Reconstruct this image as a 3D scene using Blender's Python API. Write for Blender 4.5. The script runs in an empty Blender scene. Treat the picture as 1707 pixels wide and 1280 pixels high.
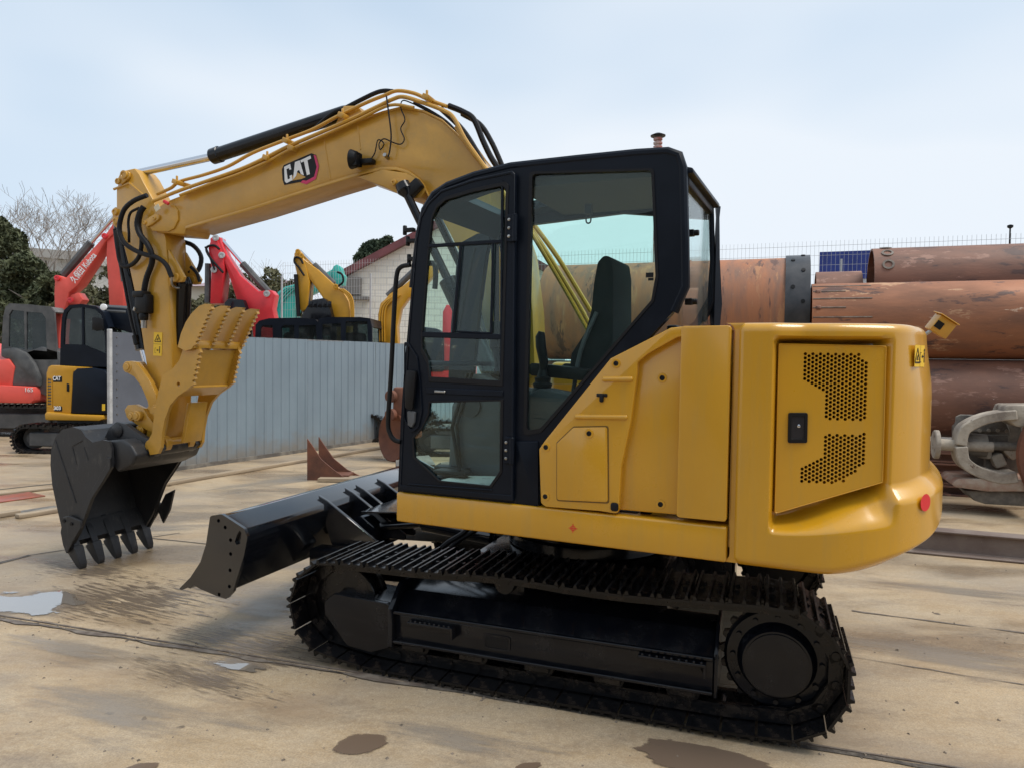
import bpy, bmesh, math, random
from mathutils import Vector, Matrix, noise
from mathutils.geometry import tessellate_polygon
random.seed(7)
R = math.radians
scene = bpy.context.scene
COL = scene.collection

# ------------------------------------------------------------------ camera
FPX, CX, CY, HORIZON, ROLL, CAMH = 1200.0, 853.5, 640.0, 600.0, 0.86, 1.7
_p = math.atan((CY - HORIZON) / FPX); _r = R(ROLL)
CF = Vector((0, math.cos(_p), -math.sin(_p))); _U0 = Vector((0, math.sin(_p), math.cos(_p))); _R0 = Vector((1, 0, 0))
CR = _R0 * math.cos(_r) + _U0 * math.sin(_r); CU = -_R0 * math.sin(_r) + _U0 * math.cos(_r)
CC = Vector((0, 0, CAMH))
cam = bpy.data.objects.new('camera', bpy.data.cameras.new('camera')); COL.objects.link(cam)
cam.data.sensor_width = 36; cam.data.sensor_fit = 'HORIZONTAL'
cam.data.lens = FPX / 1707 * 36; cam.data.clip_end = 3000; cam.data.clip_start = 0.05
cam.matrix_world = Matrix(((CR.x, CU.x, -CF.x, 0), (CR.y, CU.y, -CF.y, 0), (CR.z, CU.z, -CF.z, CAMH), (0, 0, 0, 1)))
scene.camera = cam

# ------------------------------------------------------------------ light
SUN_EL, SUN_AZ = 62.0, 108.0          # azimuth measured from +Y towards +X
world = bpy.data.worlds.new('World'); scene.world = world; world.use_nodes = True
nt = world.node_tree; nt.nodes.clear()
def wn(t, **kw):
    n = nt.nodes.new(t)
    for k, v in kw.items(): setattr(n, k, v)
    return n
wout = wn('ShaderNodeOutputWorld'); wbg = wn('ShaderNodeBackground'); wbg.inputs[1].default_value = 0.1
sky = wn('ShaderNodeTexSky', sky_type='NISHITA', sun_disc=False)
sky.sun_elevation = R(SUN_EL); sky.sun_rotation = R(SUN_AZ); sky.air_density = 1.0; sky.dust_density = 2.0; sky.ozone_density = 1.5
tc = wn('ShaderNodeTexCoord'); mp = wn('ShaderNodeMapping'); mp.inputs['Scale'].default_value = (1.1, 1.1, 2.6); mp.inputs['Location'].default_value = (-1.15, 0.3, 0.35)
nz = wn('ShaderNodeTexNoise'); nz.inputs['Scale'].default_value = 1.1; nz.inputs['Detail'].default_value = 3; nz.inputs['Roughness'].default_value = 0.5
rp = wn('ShaderNodeValToRGB'); rp.color_ramp.elements[0].position = 0.30; rp.color_ramp.elements[1].position = 0.66
sp_ = wn('ShaderNodeSeparateXYZ'); hz = wn('ShaderNodeMapRange'); hz.inputs[1].default_value = 0.0; hz.inputs[2].default_value = 0.42; hz.inputs[3].default_value = 0.97; hz.inputs[4].default_value = 0.72
mx0 = wn('ShaderNodeMath', operation='MULTIPLY'); mx0.inputs[1].default_value = 0.25
mx1 = wn('ShaderNodeMath', operation='ADD', use_clamp=True)
cloud = wn('ShaderNodeMix', data_type='RGBA'); cloud.inputs[6].default_value = (5.15, 6.6, 8.1, 1); cloud.inputs[7].default_value = (7.2, 7.6, 8.1, 1)
mixs = wn('ShaderNodeMix', data_type='RGBA')
L = nt.links.new
L(tc.outputs['Generated'], mp.inputs[0]); L(mp.outputs[0], nz.inputs['Vector']); L(nz.outputs[0], rp.inputs[0])
L(tc.outputs['Generated'], sp_.inputs[0]); L(sp_.outputs[2], hz.inputs[0])
L(rp.outputs[0], mx0.inputs[0]); L(mx0.outputs[0], mx1.inputs[0]); L(hz.outputs[0], mx1.inputs[1])
hz2 = wn('ShaderNodeMapRange'); hz2.inputs[1].default_value = 0.02; hz2.inputs[2].default_value = 0.40; hz2.inputs[3].default_value = 0.75; hz2.inputs[4].default_value = 0.0; L(sp_.outputs[2], hz2.inputs[0])
mx2 = wn('ShaderNodeMath', operation='ADD', use_clamp=True); L(rp.outputs[0], mx2.inputs[0]); L(hz2.outputs[0], mx2.inputs[1]); mx3 = wn('ShaderNodeMath', operation='MULTIPLY'); mx3.inputs[1].default_value = 0.85; L(mx2.outputs[0], mx3.inputs[0]); L(mx3.outputs[0], cloud.inputs[0])
L(mx1.outputs[0], mixs.inputs[0]); L(sky.outputs[0], mixs.inputs[6]); L(cloud.outputs[2], mixs.inputs[7])
L(mixs.outputs[2], wbg.inputs[0]); L(wbg.outputs[0], wout.inputs[0])
sun = bpy.data.objects.new('sun', bpy.data.lights.new('sun', 'SUN')); COL.objects.link(sun)
sun.data.energy = 2.5; sun.data.angle = R(30); sun.data.color = (1, 0.95, 0.87)
sd = Vector((math.sin(R(SUN_AZ)) * math.cos(R(SUN_EL)), math.cos(R(SUN_AZ)) * math.cos(R(SUN_EL)), math.sin(R(SUN_EL))))
sun.rotation_euler = sd.to_track_quat('Z', 'Y').to_euler(); sun.location = sd * 30
scene.view_settings.view_transform = 'Standard'; scene.view_settings.look = 'None'
scene.view_settings.exposure = 0.29; scene.view_settings.gamma = 1.0
scene.render.engine = 'CYCLES'
scene.cycles.transparent_max_bounces = 24; scene.cycles.max_bounces = 8

# ------------------------------------------------------------------ frames
def ray(px, py): return CF + CR * ((px - CX) / FPX) + CU * ((CY - py) / FPX)
def gz(px, py, z=0.0):
    d = ray(px, py); return CC + d * ((z - CAMH) / d.z)
def at(px, py, Y):                       # world point on the plane y = Y
    d = ray(px, py); return CC + d * (Y / d.y)
class Frame:                             # x forward, y to the machine's left, z up
    def __init__(s, o, yaw):
        s.o = Vector((o[0], o[1], o[2] if len(o) > 2 else 0)); a = R(yaw)
        s.x = Vector((-math.cos(a), math.sin(a), 0)); s.y = Vector((-math.sin(a), -math.cos(a), 0))
        z = Vector((0, 0, 1))
        s.M = Matrix(((s.x.x, s.y.x, z.x, s.o.x), (s.x.y, s.y.y, z.y, s.o.y), (s.x.z, s.y.z, z.z, s.o.z), (0, 0, 0, 1)))
    def loc(s, P): q = P - s.o; return Vector((q @ s.x, q @ s.y, q.z))
    def __call__(s, px, py, Y):          # pixel -> local point on the local plane y = Y
        d = ray(px, py); P = s.o + s.y * Y
        t = (P - CC) @ s.y / (d @ s.y); return s.loc(CC + d * t)
    def zz(s, px, py, z): return s.loc(gz(px, py, z))
    def xz(s, pts, Y): return [(q.x, q.z) for q in (s(a, b, Y) for a, b in pts)]
FO = Vector((0.494, 4.561, 0))
FU = Frame(FO, 19.7)                     # undercarriage
FS = Frame(FO, 24.4)                     # superstructure
_k = FS.M @ Vector((0.8, 0.0, 0))
FK = Frame(_k, 19.4)                     # boom plane
ID = Matrix.Identity(4)

# ------------------------------------------------------------------ materials
MATS = {}
def new_mat(name):
    m = bpy.data.materials.new(name); m.use_nodes = True; MATS[name] = m
    n = m.node_tree.nodes; return m, m.node_tree, n['Principled BSDF'], m.node_tree.links.new
def mat(name, col, rough=0.5, metal=0.0, var=0.0, scale=4.0, col2=None, bump=0.0, bscale=40.0, coat=0.0, rvar=0.0, spec=0.5, stretch=(1, 1, 1), lo=0.4, hi=0.65, spots=None):
    m, t, b, L = new_mat(name)
    b.inputs['Base Color'].default_value = (*col, 1); b.inputs['Roughness'].default_value = rough; b.inputs['Metallic'].default_value = metal
    b.inputs['Coat Weight'].default_value = coat; b.inputs['Coat Roughness'].default_value = 0.12; b.inputs['Specular IOR Level'].default_value = spec
    tc = t.nodes.new('ShaderNodeTexCoord'); mp = t.nodes.new('ShaderNodeMapping'); mp.inputs['Scale'].default_value = stretch
    L(tc.outputs['Object'], mp.inputs[0])
    colout = None
    if col2 or var:
        nz = t.nodes.new('ShaderNodeTexNoise'); nz.inputs['Scale'].default_value = scale; nz.inputs['Detail'].default_value = 8; nz.inputs['Roughness'].default_value = 0.62
        L(mp.outputs[0], nz.inputs['Vector'])
        rp = t.nodes.new('ShaderNodeValToRGB'); rp.color_ramp.elements[0].position = lo; rp.color_ramp.elements[1].position = hi
        c2 = col2 or tuple(c * (1 - var) for c in col)
        rp.color_ramp.elements[0].color = (*col, 1); rp.color_ramp.elements[1].color = (*c2, 1)
        L(nz.outputs[0], rp.inputs[0]); colout = rp.outputs[0]
        if rvar:
            mr = t.nodes.new('ShaderNodeMapRange'); mr.inputs[1].default_value = lo; mr.inputs[2].default_value = hi
            mr.inputs[3].default_value = rough; mr.inputs[4].default_value = rough + rvar
            L(nz.outputs[0], mr.inputs[0]); L(mr.outputs[0], b.inputs['Roughness'])
    for scol, sscale, thr in ([] if not spots else spots if isinstance(spots, list) else [spots]):
        n2 = t.nodes.new('ShaderNodeTexNoise'); n2.inputs['Scale'].default_value = sscale; n2.inputs['Detail'].default_value = 6; n2.inputs['Roughness'].default_value = 0.7
        L(mp.outputs[0], n2.inputs['Vector'])
        r2 = t.nodes.new('ShaderNodeValToRGB'); r2.color_ramp.elements[0].position = thr; r2.color_ramp.elements[1].position = thr + 0.04
        L(n2.outputs[0], r2.inputs[0])
        mx = t.nodes.new('ShaderNodeMix'); mx.data_type = 'RGBA'; L(r2.outputs[0], mx.inputs[0])
        if colout: L(colout, mx.inputs[6])
        else: mx.inputs[6].default_value = (*col, 1)
        mx.inputs[7].default_value = (*scol, 1); colout = mx.outputs[2]
    if colout: L(colout, b.inputs['Base Color'])
    if bump:
        nb = t.nodes.new('ShaderNodeTexNoise'); nb.inputs['Scale'].default_value = bscale; nb.inputs['Detail'].default_value = 3
        L(mp.outputs[0], nb.inputs['Vector'])
        bp = t.nodes.new('ShaderNodeBump'); bp.inputs['Strength'].default_value = bump; bp.inputs['Distance'].default_value = 0.01
        L(nb.outputs[0], bp.inputs['Height']); L(bp.outputs[0], b.inputs['Normal'])
    return m
def glass(name, tint, rough=0.0, ior=1.45, dirt=0.0):
    m, t, b, L = new_mat(name); t.nodes.remove(b)
    out = t.nodes['Material Output']
    tr = t.nodes.new('ShaderNodeBsdfTransparent'); tr.inputs[0].default_value = (*tint, 1)
    gl = t.nodes.new('ShaderNodeBsdfGlossy'); gl.inputs['Roughness'].default_value = rough; gl.inputs[0].default_value = (0.9, 0.95, 0.95, 1)
    f0 = ((ior - 1) / (ior + 1)) ** 2; lw_ = t.nodes.new('ShaderNodeLayerWeight'); lw_.inputs[0].default_value = .5
    pw_ = t.nodes.new('ShaderNodeMath'); pw_.operation = 'POWER'; pw_.inputs[1].default_value = 5; L(lw_.outputs['Facing'], pw_.inputs[0])
    fr = t.nodes.new('ShaderNodeMath'); fr.operation = 'MULTIPLY_ADD'; fr.inputs[1].default_value = .6; fr.inputs[2].default_value = f0; L(pw_.outputs[0], fr.inputs[0])
    mx = t.nodes.new('ShaderNodeMixShader'); L(fr.outputs[0], mx.inputs[0]); L(tr.outputs[0], mx.inputs[1]); L(gl.outputs[0], mx.inputs[2])
    last = mx.outputs[0]
    if dirt:
        df = t.nodes.new('ShaderNodeBsdfDiffuse'); df.inputs[0].default_value = (0.4, 0.42, 0.4, 1)
        nz = t.nodes.new('ShaderNodeTexNoise'); nz.inputs['Scale'].default_value = 6; nz.inputs['Detail'].default_value = 8
        tcx = t.nodes.new('ShaderNodeTexCoord'); L(tcx.outputs['Object'], nz.inputs['Vector'])
        mr = t.nodes.new('ShaderNodeMapRange'); mr.inputs[1].default_value = 0.45; mr.inputs[2].default_value = 0.8; mr.inputs[3].default_value = dirt * 0.25; mr.inputs[4].default_value = dirt
        L(nz.outputs[0], mr.inputs[0]); m2 = t.nodes.new('ShaderNodeMixShader')
        L(mr.outputs[0], m2.inputs[0]); L(last, m2.inputs[1]); L(df.outputs[0], m2.inputs[2]); last = m2.outputs[0]
    L(last, out.inputs[0]); return m

M_YEL = mat('paint_yellow', (0.60, 0.303, 0.013), 0.25, var=0.12, scale=1.6, bump=0.015, bscale=30, coat=0.6, rvar=0.14, lo=0.35, hi=0.75, spots=((.70, .50, .22), 75, .715))
M_YELB = mat('paint_yellow_boom', (0.56, 0.293, 0.029), 0.31, var=0.24, scale=3.0, bump=0.06, bscale=45, coat=0.35, rvar=0.2, lo=0.35, hi=0.75)
M_BLK = mat('paint_black', (0.005, 0.0076, 0.0135), 0.32, var=-0.4, scale=3, bump=0.03, bscale=60, rvar=0.14, spec=.16)
M_BLKM = mat('black_metal', (0.0042, 0.005, 0.0078), 0.16, col2=(0.012, 0.012, 0.014), scale=7, bump=0.03, bscale=25, rvar=0.16, spec=.22, coat=.22, lo=0.45, hi=0.7)
M_BLKG = mat('blade_enamel', (0.0042, 0.0052, 0.0085), 0.10, col2=(0.010, 0.0105, 0.013), scale=5, bump=0.02, bscale=20, rvar=.1, spec=.4, coat=1.0)
M_TRACK = mat('track_steel', (0.004, 0.004, 0.005), 0.20, col2=(0.040, 0.030, 0.023), scale=9, bump=0.2, bscale=50, rvar=0.25, spec=.34, lo=0.5, hi=0.72)
M_BUCK = mat('bucket_black', (0.012, 0.0125, 0.015), 0.42, col2=(0.032, 0.032, 0.034), scale=2.5, bump=0.12, bscale=50, rvar=0.25, lo=0.42, hi=0.75)
def add_streaks(m, k, stretch, lo=.5, hi=.75):
    t = m.node_tree; b = t.nodes['Principled BSDF']; L = t.links.new; src = b.inputs['Base Color'].links[0].from_socket
    tc = t.nodes.new('ShaderNodeTexCoord'); mp = t.nodes.new('ShaderNodeMapping'); mp.inputs['Scale'].default_value = stretch; L(tc.outputs['Object'], mp.inputs[0])
    nz = t.nodes.new('ShaderNodeTexNoise'); nz.inputs['Scale'].default_value = 3; nz.inputs['Detail'].default_value = 9; nz.inputs['Roughness'].default_value = .7; L(mp.outputs[0], nz.inputs['Vector'])
    mr = t.nodes.new('ShaderNodeMapRange'); mr.inputs[1].default_value = lo; mr.inputs[2].default_value = hi; mr.inputs[3].default_value = 0; mr.inputs[4].default_value = 1; L(nz.outputs[0], mr.inputs[0])
    mx = t.nodes.new('ShaderNodeMix'); mx.data_type = 'RGBA'; L(mr.outputs[0], mx.inputs[0]); L(src, mx.inputs[6]); mx.inputs[7].default_value = (*k, 1); L(mx.outputs[2], b.inputs['Base Color'])
add_streaks(M_YEL, (.47, .27, .045), (6, 6, .55), .50, .95); add_streaks(M_YELB, (.40, .235, .05), (3, 3, 3), .50, .9); add_streaks(M_BUCK, (.10, .093, .082), (5, 5, 1.6), .56, .85)
M_RUB = mat('rubber_black', (0.007, 0.007, 0.009), 0.5, bump=0.1, bscale=90, spec=.25)
M_INT = mat('cab_interior', (0.055, 0.058, 0.065), 0.7, spec=.25)
M_SEAT = mat('seat_cloth', (0.020, 0.023, 0.025), 0.85, spec=.2)
M_GRYP = mat('grey_plastic', (0.085, 0.09, 0.098), 0.6, bump=0.05)
M_CHR = mat('chrome', (0.62, 0.62, 0.64), 0.16, metal=1.0)
M_STEEL = mat('bare_steel', (0.42, 0.41, 0.39), 0.35, metal=1.0, var=0.4, scale=20)
M_DECY = mat('sticker_yellow', (0.80, 0.50, 0.02), 0.45)
M_INK = mat('ink_black', (0.007, 0.007, 0.008), 0.45, spec=.25)
M_WHT = mat('ink_white', (0.78, 0.78, 0.78), 0.45)
M_REDD = mat('ink_red', (0.66, 0.012, 0.018), 0.4)
M_REDL = mat('ink_magenta', (0.55, 0.02, 0.10), 0.4)
M_MAT = mat('floor_film', (0.80, 0.84, 0.80), 0.4, col2=(0.10, 0.10, 0.08), scale=7, lo=0.55, hi=0.68)
M_GLASS = glass('cab_glass', (0.89, 0.985, 0.962), ior=1.35, dirt=0.008)
M_GLASSD = glass('cab_glass_dark', (0.48, 0.55, 0.56), dirt=0.07)
M_CLEAR = glass('clear_film', (0.93, 0.95, 0.96), rough=0.05, dirt=0.06)
M_LENS = mat('lamp_lens', (0.02, 0.02, 0.025), 0.15)

# ------------------------------------------------------------------ mesh tools
def fillet(pts, r, seg=4):
    """round the corners of a closed 2-D polygon; r is one radius or a list"""
    out = []; n = len(pts)
    for i, p in enumerate(pts):
        rr = r[i] if isinstance(r, (list, tuple)) else r
        p = Vector(p); a = Vector(pts[i - 1]) - p; b = Vector(pts[(i + 1) % n]) - p
        if rr <= 0 or a.length < 1e-6 or b.length < 1e-6: out.append(tuple(p)); continue
        ang = a.angle(b)
        if ang > 2.95: out.append(tuple(p)); continue
        d = min(rr / math.tan(ang / 2), a.length * 0.46, b.length * 0.46)
        A = p + a.normalized() * d; B = p + b.normalized() * d
        for k in range(seg + 1):
            t = k / seg; out.append(tuple(A * (1 - t) ** 2 + p * 2 * t * (1 - t) + B * t * t))
    return out
def circ(c, r, n=16, ph=0.0): return [(c[0] + r * math.cos(ph + 2 * math.pi * i / n), c[1] + r * math.sin(ph + 2 * math.pi * i / n)) for i in range(n)]
class MB:
    def __init__(s): s.bm = bmesh.new()
    def faces(s, vs, fs):
        v = [s.bm.verts.new(p) for p in vs]
        for f in fs:
            try: s.bm.faces.new([v[i] for i in f])
            except ValueError: pass
        return s
    def box(s, c, d, M=None):
        x, y, z = d[0] / 2, d[1] / 2, d[2] / 2; c = Vector(c)
        vs = [Vector((i * x, j * y, k * z)) for i in (-1, 1) for j in (-1, 1) for k in (-1, 1)]
        vs = [(M @ v if M else v) + c for v in vs]
        return s.faces(vs, [(0, 1, 3, 2), (4, 6, 7, 5), (0, 4, 5, 1), (2, 3, 7, 6), (0, 2, 6, 4), (1, 5, 7, 3)])
    def prism(s, pts, y0, y1):            # outline in x,z extruded along y
        n = len(pts)
        vs = [(p[0], y0, p[1]) for p in pts] + [(p[0], y1, p[1]) for p in pts]
        return s.faces(vs, [tuple(range(n)), tuple(range(2 * n - 1, n - 1, -1))] + [(i, i + n, (i + 1) % n + n, (i + 1) % n) for i in range(n)])
    def prismz(s, pts, z0, z1):           # outline in x,y extruded along z
        n = len(pts)
        vs = [(p[0], p[1], z0) for p in pts] + [(p[0], p[1], z1) for p in pts]
        return s.faces(vs, [tuple(range(n - 1, -1, -1)), tuple(range(n, 2 * n))] + [(i, (i + 1) % n, (i + 1) % n + n, i + n) for i in range(n)])
    def prismx(s, pts, x0, x1):           # outline in y,z extruded along x
        n = len(pts)
        vs = [(x0, p[0], p[1]) for p in pts] + [(x1, p[0], p[1]) for p in pts]
        return s.faces(vs, [tuple(range(n)), tuple(range(2 * n - 1, n - 1, -1))] + [(i, i + n, (i + 1) % n + n, (i + 1) % n) for i in range(n)])
    def ring(s, outer, inner, y0, y1):    # frame between two outlines with the same number of points
        n = len(outer)
        vs = [(p[0], y, p[1]) for y in (y0, y1) for q in (outer, inner) for p in q]
        f = []
        for i in range(n):
            j = (i + 1) % n
            f += [(i, j, n + j, n + i), (2 * n + i, 3 * n + i, 3 * n + j, 2 * n + j), (i, 2 * n + i, 2 * n + j, j), (n + i, n + j, 3 * n + j, 3 * n + i)]
        return s.faces(vs, f)
    def plate(s, outer, holes, y0, y1):   # flat plate with holes, outline in x,z
        loops = [outer] + holes; flat = [p for l in loops for p in l]; N = len(flat)
        tri = tessellate_polygon([[Vector((p[0], p[1], 0)) for p in l] for l in loops])
        vs = [(p[0], y0, p[1]) for p in flat] + [(p[0], y1, p[1]) for p in flat]
        f = [tuple(t) for t in tri] + [tuple(i + N for i in reversed(t)) for t in tri]
        k = 0
        for l in loops:
            n = len(l)
            f += [(k + i, k + (i + 1) % n, k + (i + 1) % n + N, k + i + N) for i in range(n)]; k += n
        return s.faces(vs, f)
    def tube(s, path, r, n=8, cap=True, closed=False):
        P = [Vector(p) for p in path]; m = len(P); rows = []
        up = None
        for i in range(m):
            if closed: t = (P[(i + 1) % m] - P[i - 1]).normalized()
            else: t = (P[min(i + 1, m - 1)] - P[max(i - 1, 0)]).normalized()
            if up is None:
                up = Vector((0, 0, 1)) if abs(t.z) < 0.9 else Vector((1, 0, 0))
            u = (up - t * (up @ t)).normalized(); up = u; w = t.cross(u)
            rr = r[i] if isinstance(r, (list, tuple)) else r
            rows.append([s.bm.verts.new(P[i] + (u * math.cos(2 * math.pi * k / n) + w * math.sin(2 * math.pi * k / n)) * rr) for k in range(n)])
        for i in range(m if closed else m - 1):
            A, B = rows[i], rows[(i + 1) % m]
            for k in range(n): s.bm.faces.new((A[k], A[(k + 1) % n], B[(k + 1) % n], B[k]))
        if cap and not closed: s.bm.faces.new(rows[0][::-1]); s.bm.faces.new(rows[-1])
        return s
    def cyl(s, a, b, r, n=16, r2=None): return s.tube([a, b], [r, r2 if r2 is not None else r], n)
    def lathe(s, prof, a, b, n=20):       # profile (t along a->b in metres, radius)
        a = Vector(a); d = (Vector(b) - a).normalized(); return s.tube_prof([a + d * t for t, _ in prof], [q for _, q in prof], d, n)
    def tube_prof(s, P, rs, t, n):
        up = Vector((0, 0, 1)) if abs(t.z) < 0.9 else Vector((1, 0, 0)); u = (up - t * (up @ t)).normalized(); w = t.cross(u); rows = []
        for p, r in zip(P, rs): rows.append([s.bm.verts.new(p + (u * math.cos(2 * math.pi * k / n) + w * math.sin(2 * math.pi * k / n)) * max(r, 1e-4)) for k in range(n)])
        for A, B in zip(rows, rows[1:]):
            for k in range(n): s.bm.faces.new((A[k], A[(k + 1) % n], B[(k + 1) % n], B[k]))
        s.bm.faces.new(rows[0][::-1]); s.bm.faces.new(rows[-1]); return s
    def loft(s, rows, capa=True, capb=True, closed=True):
        V = [[s.bm.verts.new(p) for p in r] for r in rows]; n = len(rows[0])
        for A, B in zip(V, V[1:]):
            for k in range(n if closed else n - 1): s.bm.faces.new((A[k], A[(k + 1) % n], B[(k + 1) % n], B[k]))
        if capa: s.bm.faces.new(V[0][::-1])
        if capb: s.bm.faces.new(V[-1])
        return s
    def bevel(s, w, seg=2, ang=30):
        s.bm.normal_update(); bmesh.ops.recalc_face_normals(s.bm, faces=s.bm.faces)
        e = [x for x in s.bm.edges if len(x.link_faces) == 2 and x.calc_face_angle(0) > R(ang)]
        bmesh.ops.bevel(s.bm, geom=e, offset=w, offset_type='OFFSET', segments=seg, profile=0.5, affect='EDGES', clamp_overlap=True)
        return s
    def mesh(s, name, m, smooth=35):
        bmesh.ops.recalc_face_normals(s.bm, faces=s.bm.faces)
        me = bpy.data.meshes.new(name); s.bm.to_mesh(me); s.bm.free(); me.materials.append(m)
        if smooth:
            me.polygons.foreach_set('use_smooth', [True] * len(me.polygons)); me.set_sharp_from_angle(angle=R(smooth))
        return me
WM = {}
def link(o, parent=None, M=ID):
    COL.objects.link(o); WM[o.name] = M
    if parent is not None:
        o.parent = parent; o.matrix_local = WM[parent.name].inverted() @ M
    else: o.matrix_local = M
    return o
def put(mb, name, m, parent=None, F=ID, smooth=35):
    M = F.M if isinstance(F, Frame) else F
    me = mb if isinstance(mb, bpy.types.Mesh) else mb.mesh(name, m, smooth)
    return link(bpy.data.objects.new(name, me), parent, M)
def tag(o, label=None, cat=None, group=None, kind=None):
    if label: o['label'] = label
    if cat: o['category'] = cat
    if group: o['group'] = group
    if kind: o['kind'] = kind
    return o
def empty(name, loc, label, cat, group=None):
    o = bpy.data.objects.new(name, None); o.empty_display_size = 0.2
    return tag(link(o, None, Matrix.Translation(loc)), label, cat, group)
def smooth_path(pts, k=6):                # Catmull-Rom through the points
    P = [Vector(p) for p in pts]; P = [P[0] * 2 - P[1]] + P + [P[-1] * 2 - P[-2]]; out = []
    for i in range(1, len(P) - 2):
        a, b, c, d = P[i - 1:i + 3]
        for j in range(k):
            t = j / k; out.append(0.5 * ((2 * b) + (c - a) * t + (2 * a - 5 * b + 4 * c - d) * t * t + (3 * b - a - 3 * c + d) * t ** 3))
    return out + [P[-2]]
def text_mesh(name, body, size, m, extrude=0.002, bold=0.0, shear=0.0, width=1.0):
    cu = bpy.data.curves.new(name, 'FONT'); cu.body = body; cu.size = size; cu.extrude = extrude; cu.offset = bold; cu.shear = shear
    cu.align_x = 'CENTER'; cu.align_y = 'CENTER'
    o = bpy.data.objects.new(name, cu); COL.objects.link(o)
    dg = bpy.context.evaluated_depsgraph_get(); dg.update()
    me = bpy.data.meshes.new_from_object(o.evaluated_get(dg)); me.name = name
    bpy.data.objects.remove(o); bpy.data.curves.remove(cu)
    for v in me.vertices: v.co.x *= width
    me.materials.clear(); me.materials.append(m); return me
def face_mat(p, xdir, ydir):              # text plane: x along xdir, y along ydir
    x = Vector(xdir).normalized(); y = Vector(ydir); y = (y - x * (y @ x)).normalized(); z = x.cross(y)
    return Matrix(((x.x, y.x, z.x, p[0]), (x.y, y.y, z.y, p[1]), (x.z, y.z, z.z, p[2]), (0, 0, 0, 1)))
# ================================================================== ground (quick)
def ground_mat():
    m, t, b, L = new_mat('wet_concrete')
    N = t.nodes.new; tc = N('ShaderNodeTexCoord')
    def noise_(scale, det=8, rough=.6, stretch=(1, 1, 1), rot=0.0):
        mp = N('ShaderNodeMapping'); mp.inputs['Scale'].default_value = stretch; mp.inputs['Rotation'].default_value = (0, 0, rot); L(tc.outputs['Object'], mp.inputs[0])
        n = N('ShaderNodeTexNoise'); n.inputs['Scale'].default_value = scale; n.inputs['Detail'].default_value = det; n.inputs['Roughness'].default_value = rough; L(mp.outputs[0], n.inputs['Vector']); return n.outputs[0]
    def ramp(src, a, b_, ca, cb):
        r = N('ShaderNodeValToRGB'); r.color_ramp.elements[0].position = a; r.color_ramp.elements[1].position = b_; r.color_ramp.elements[0].color = (*ca, 1); r.color_ramp.elements[1].color = (*cb, 1); L(src, r.inputs[0]); return r.outputs[0]
    def mix(f, a, b_, mode='MIX'):
        x = N('ShaderNodeMix'); x.data_type = 'RGBA'; x.blend_type = mode
        for s, v in ((0, f), (6, a), (7, b_)):
            if isinstance(v, (int, float)): x.inputs[s].default_value = v
            elif isinstance(v, tuple): x.inputs[s].default_value = (*v, 1)
            else: L(v, x.inputs[s])
        return x.outputs[2]
    big = noise_(.7, 7, .65, (1, 1.3, 1), .35); med = noise_(2.1, 9, .68, (.8, 1.4, 1), .35); fine = noise_(34, 7, .75); streak = noise_(1.5, 9, .72, (.75, 1.7, 1), -.35); grit = noise_(120, 4, .7)
    c = ramp(big, .38, .64, (.56, .43, .27), (.37, .315, .245))
    c = mix(ramp(med, .44, .66, (0, 0, 0), (.9, .9, .9)), c, (.41, .30, .175))
    c = mix(ramp(streak, .50, .70, (0, 0, 0), (.85, .85, .85)), c, (.22, .17, .125))
    c = mix(ramp(fine, .42, .68, (.0, .0, .0), (.55, .55, .55)), c, (.64, .54, .40))
    c = mix(ramp(grit, .42, .66, (.0, .0, .0), (.6, .6, .6)), c, (.20, .165, .125))
    c = mix(ramp(noise_(.9, 8, .68, (.9, 1.5, 1), .9), .50, .70, (0, 0, 0), (.6, .6, .6)), c, (.30, .195, .105))
    c = mix(ramp(noise_(.45, 6, .6, (1, 1.2, 1), 1.7), .50, .66, (0, 0, 0), (.55, .55, .55)), c, (.27, .235, .205))
    # scattered drips
    vo = N('ShaderNodeTexVoronoi'); vo.inputs['Scale'].default_value = 2.3; vo.inputs['Randomness'].default_value = 1; 
    wob = N('ShaderNodeMapping'); L(tc.outputs['Object'], wob.inputs[0]); ad = N('ShaderNodeVectorMath'); ad.operation = 'ADD'; nv = N('ShaderNodeTexNoise'); nv.inputs['Scale'].default_value = 14; L(tc.outputs['Object'], nv.inputs['Vector']); sc_ = N('ShaderNodeVectorMath'); sc_.operation = 'SCALE'; sc_.inputs['Scale'].default_value = .05; L(nv.outputs['Color'], sc_.inputs[0]); L(wob.outputs[0], ad.inputs[0]); L(sc_.outputs[0], ad.inputs[1]); L(ad.outputs[0], vo.inputs['Vector'])
    drip = ramp(vo.outputs['Distance'], .045, .065, (.8, .8, .8), (0, 0, 0))
    c = mix(drip, c, (.06, .045, .035))
    wet = noise_(.8, 5, .55, (.7, 1.9, 1), .3)
    wetm = ramp(wet, .47, .64, (0, 0, 0), (1, 1, 1))
    c = mix(wetm, c, mix(1.0, c, (.70, .68, .68), 'MULTIPLY'))
    c = mix(1.0, c, (.90, .865, .815), 'MULTIPLY'); L(c, b.inputs['Base Color'])
    mr = N('ShaderNodeMapRange'); mr.inputs[1].default_value = 0; mr.inputs[2].default_value = 1; mr.inputs[3].default_value = .62; mr.inputs[4].default_value = .16; L(wetm, mr.inputs[0]); L(mr.outputs[0], b.inputs['Roughness'])
    bp = N('ShaderNodeBump'); bp.inputs['Strength'].default_value = .4; bp.inputs['Distance'].default_value = .006; L(noise_(45, 6, .7), bp.inputs['Height']); L(bp.outputs[0], b.inputs['Normal'])
    return m
M_CON = ground_mat()
mb = MB(); mb.faces([(-400, -60, 0), (400, -60, 0), (400, 600, 0), (-400, 600, 0)], [(0, 1, 2, 3)])
ground = tag(put(mb, 'ground', M_CON), kind='structure')
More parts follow.
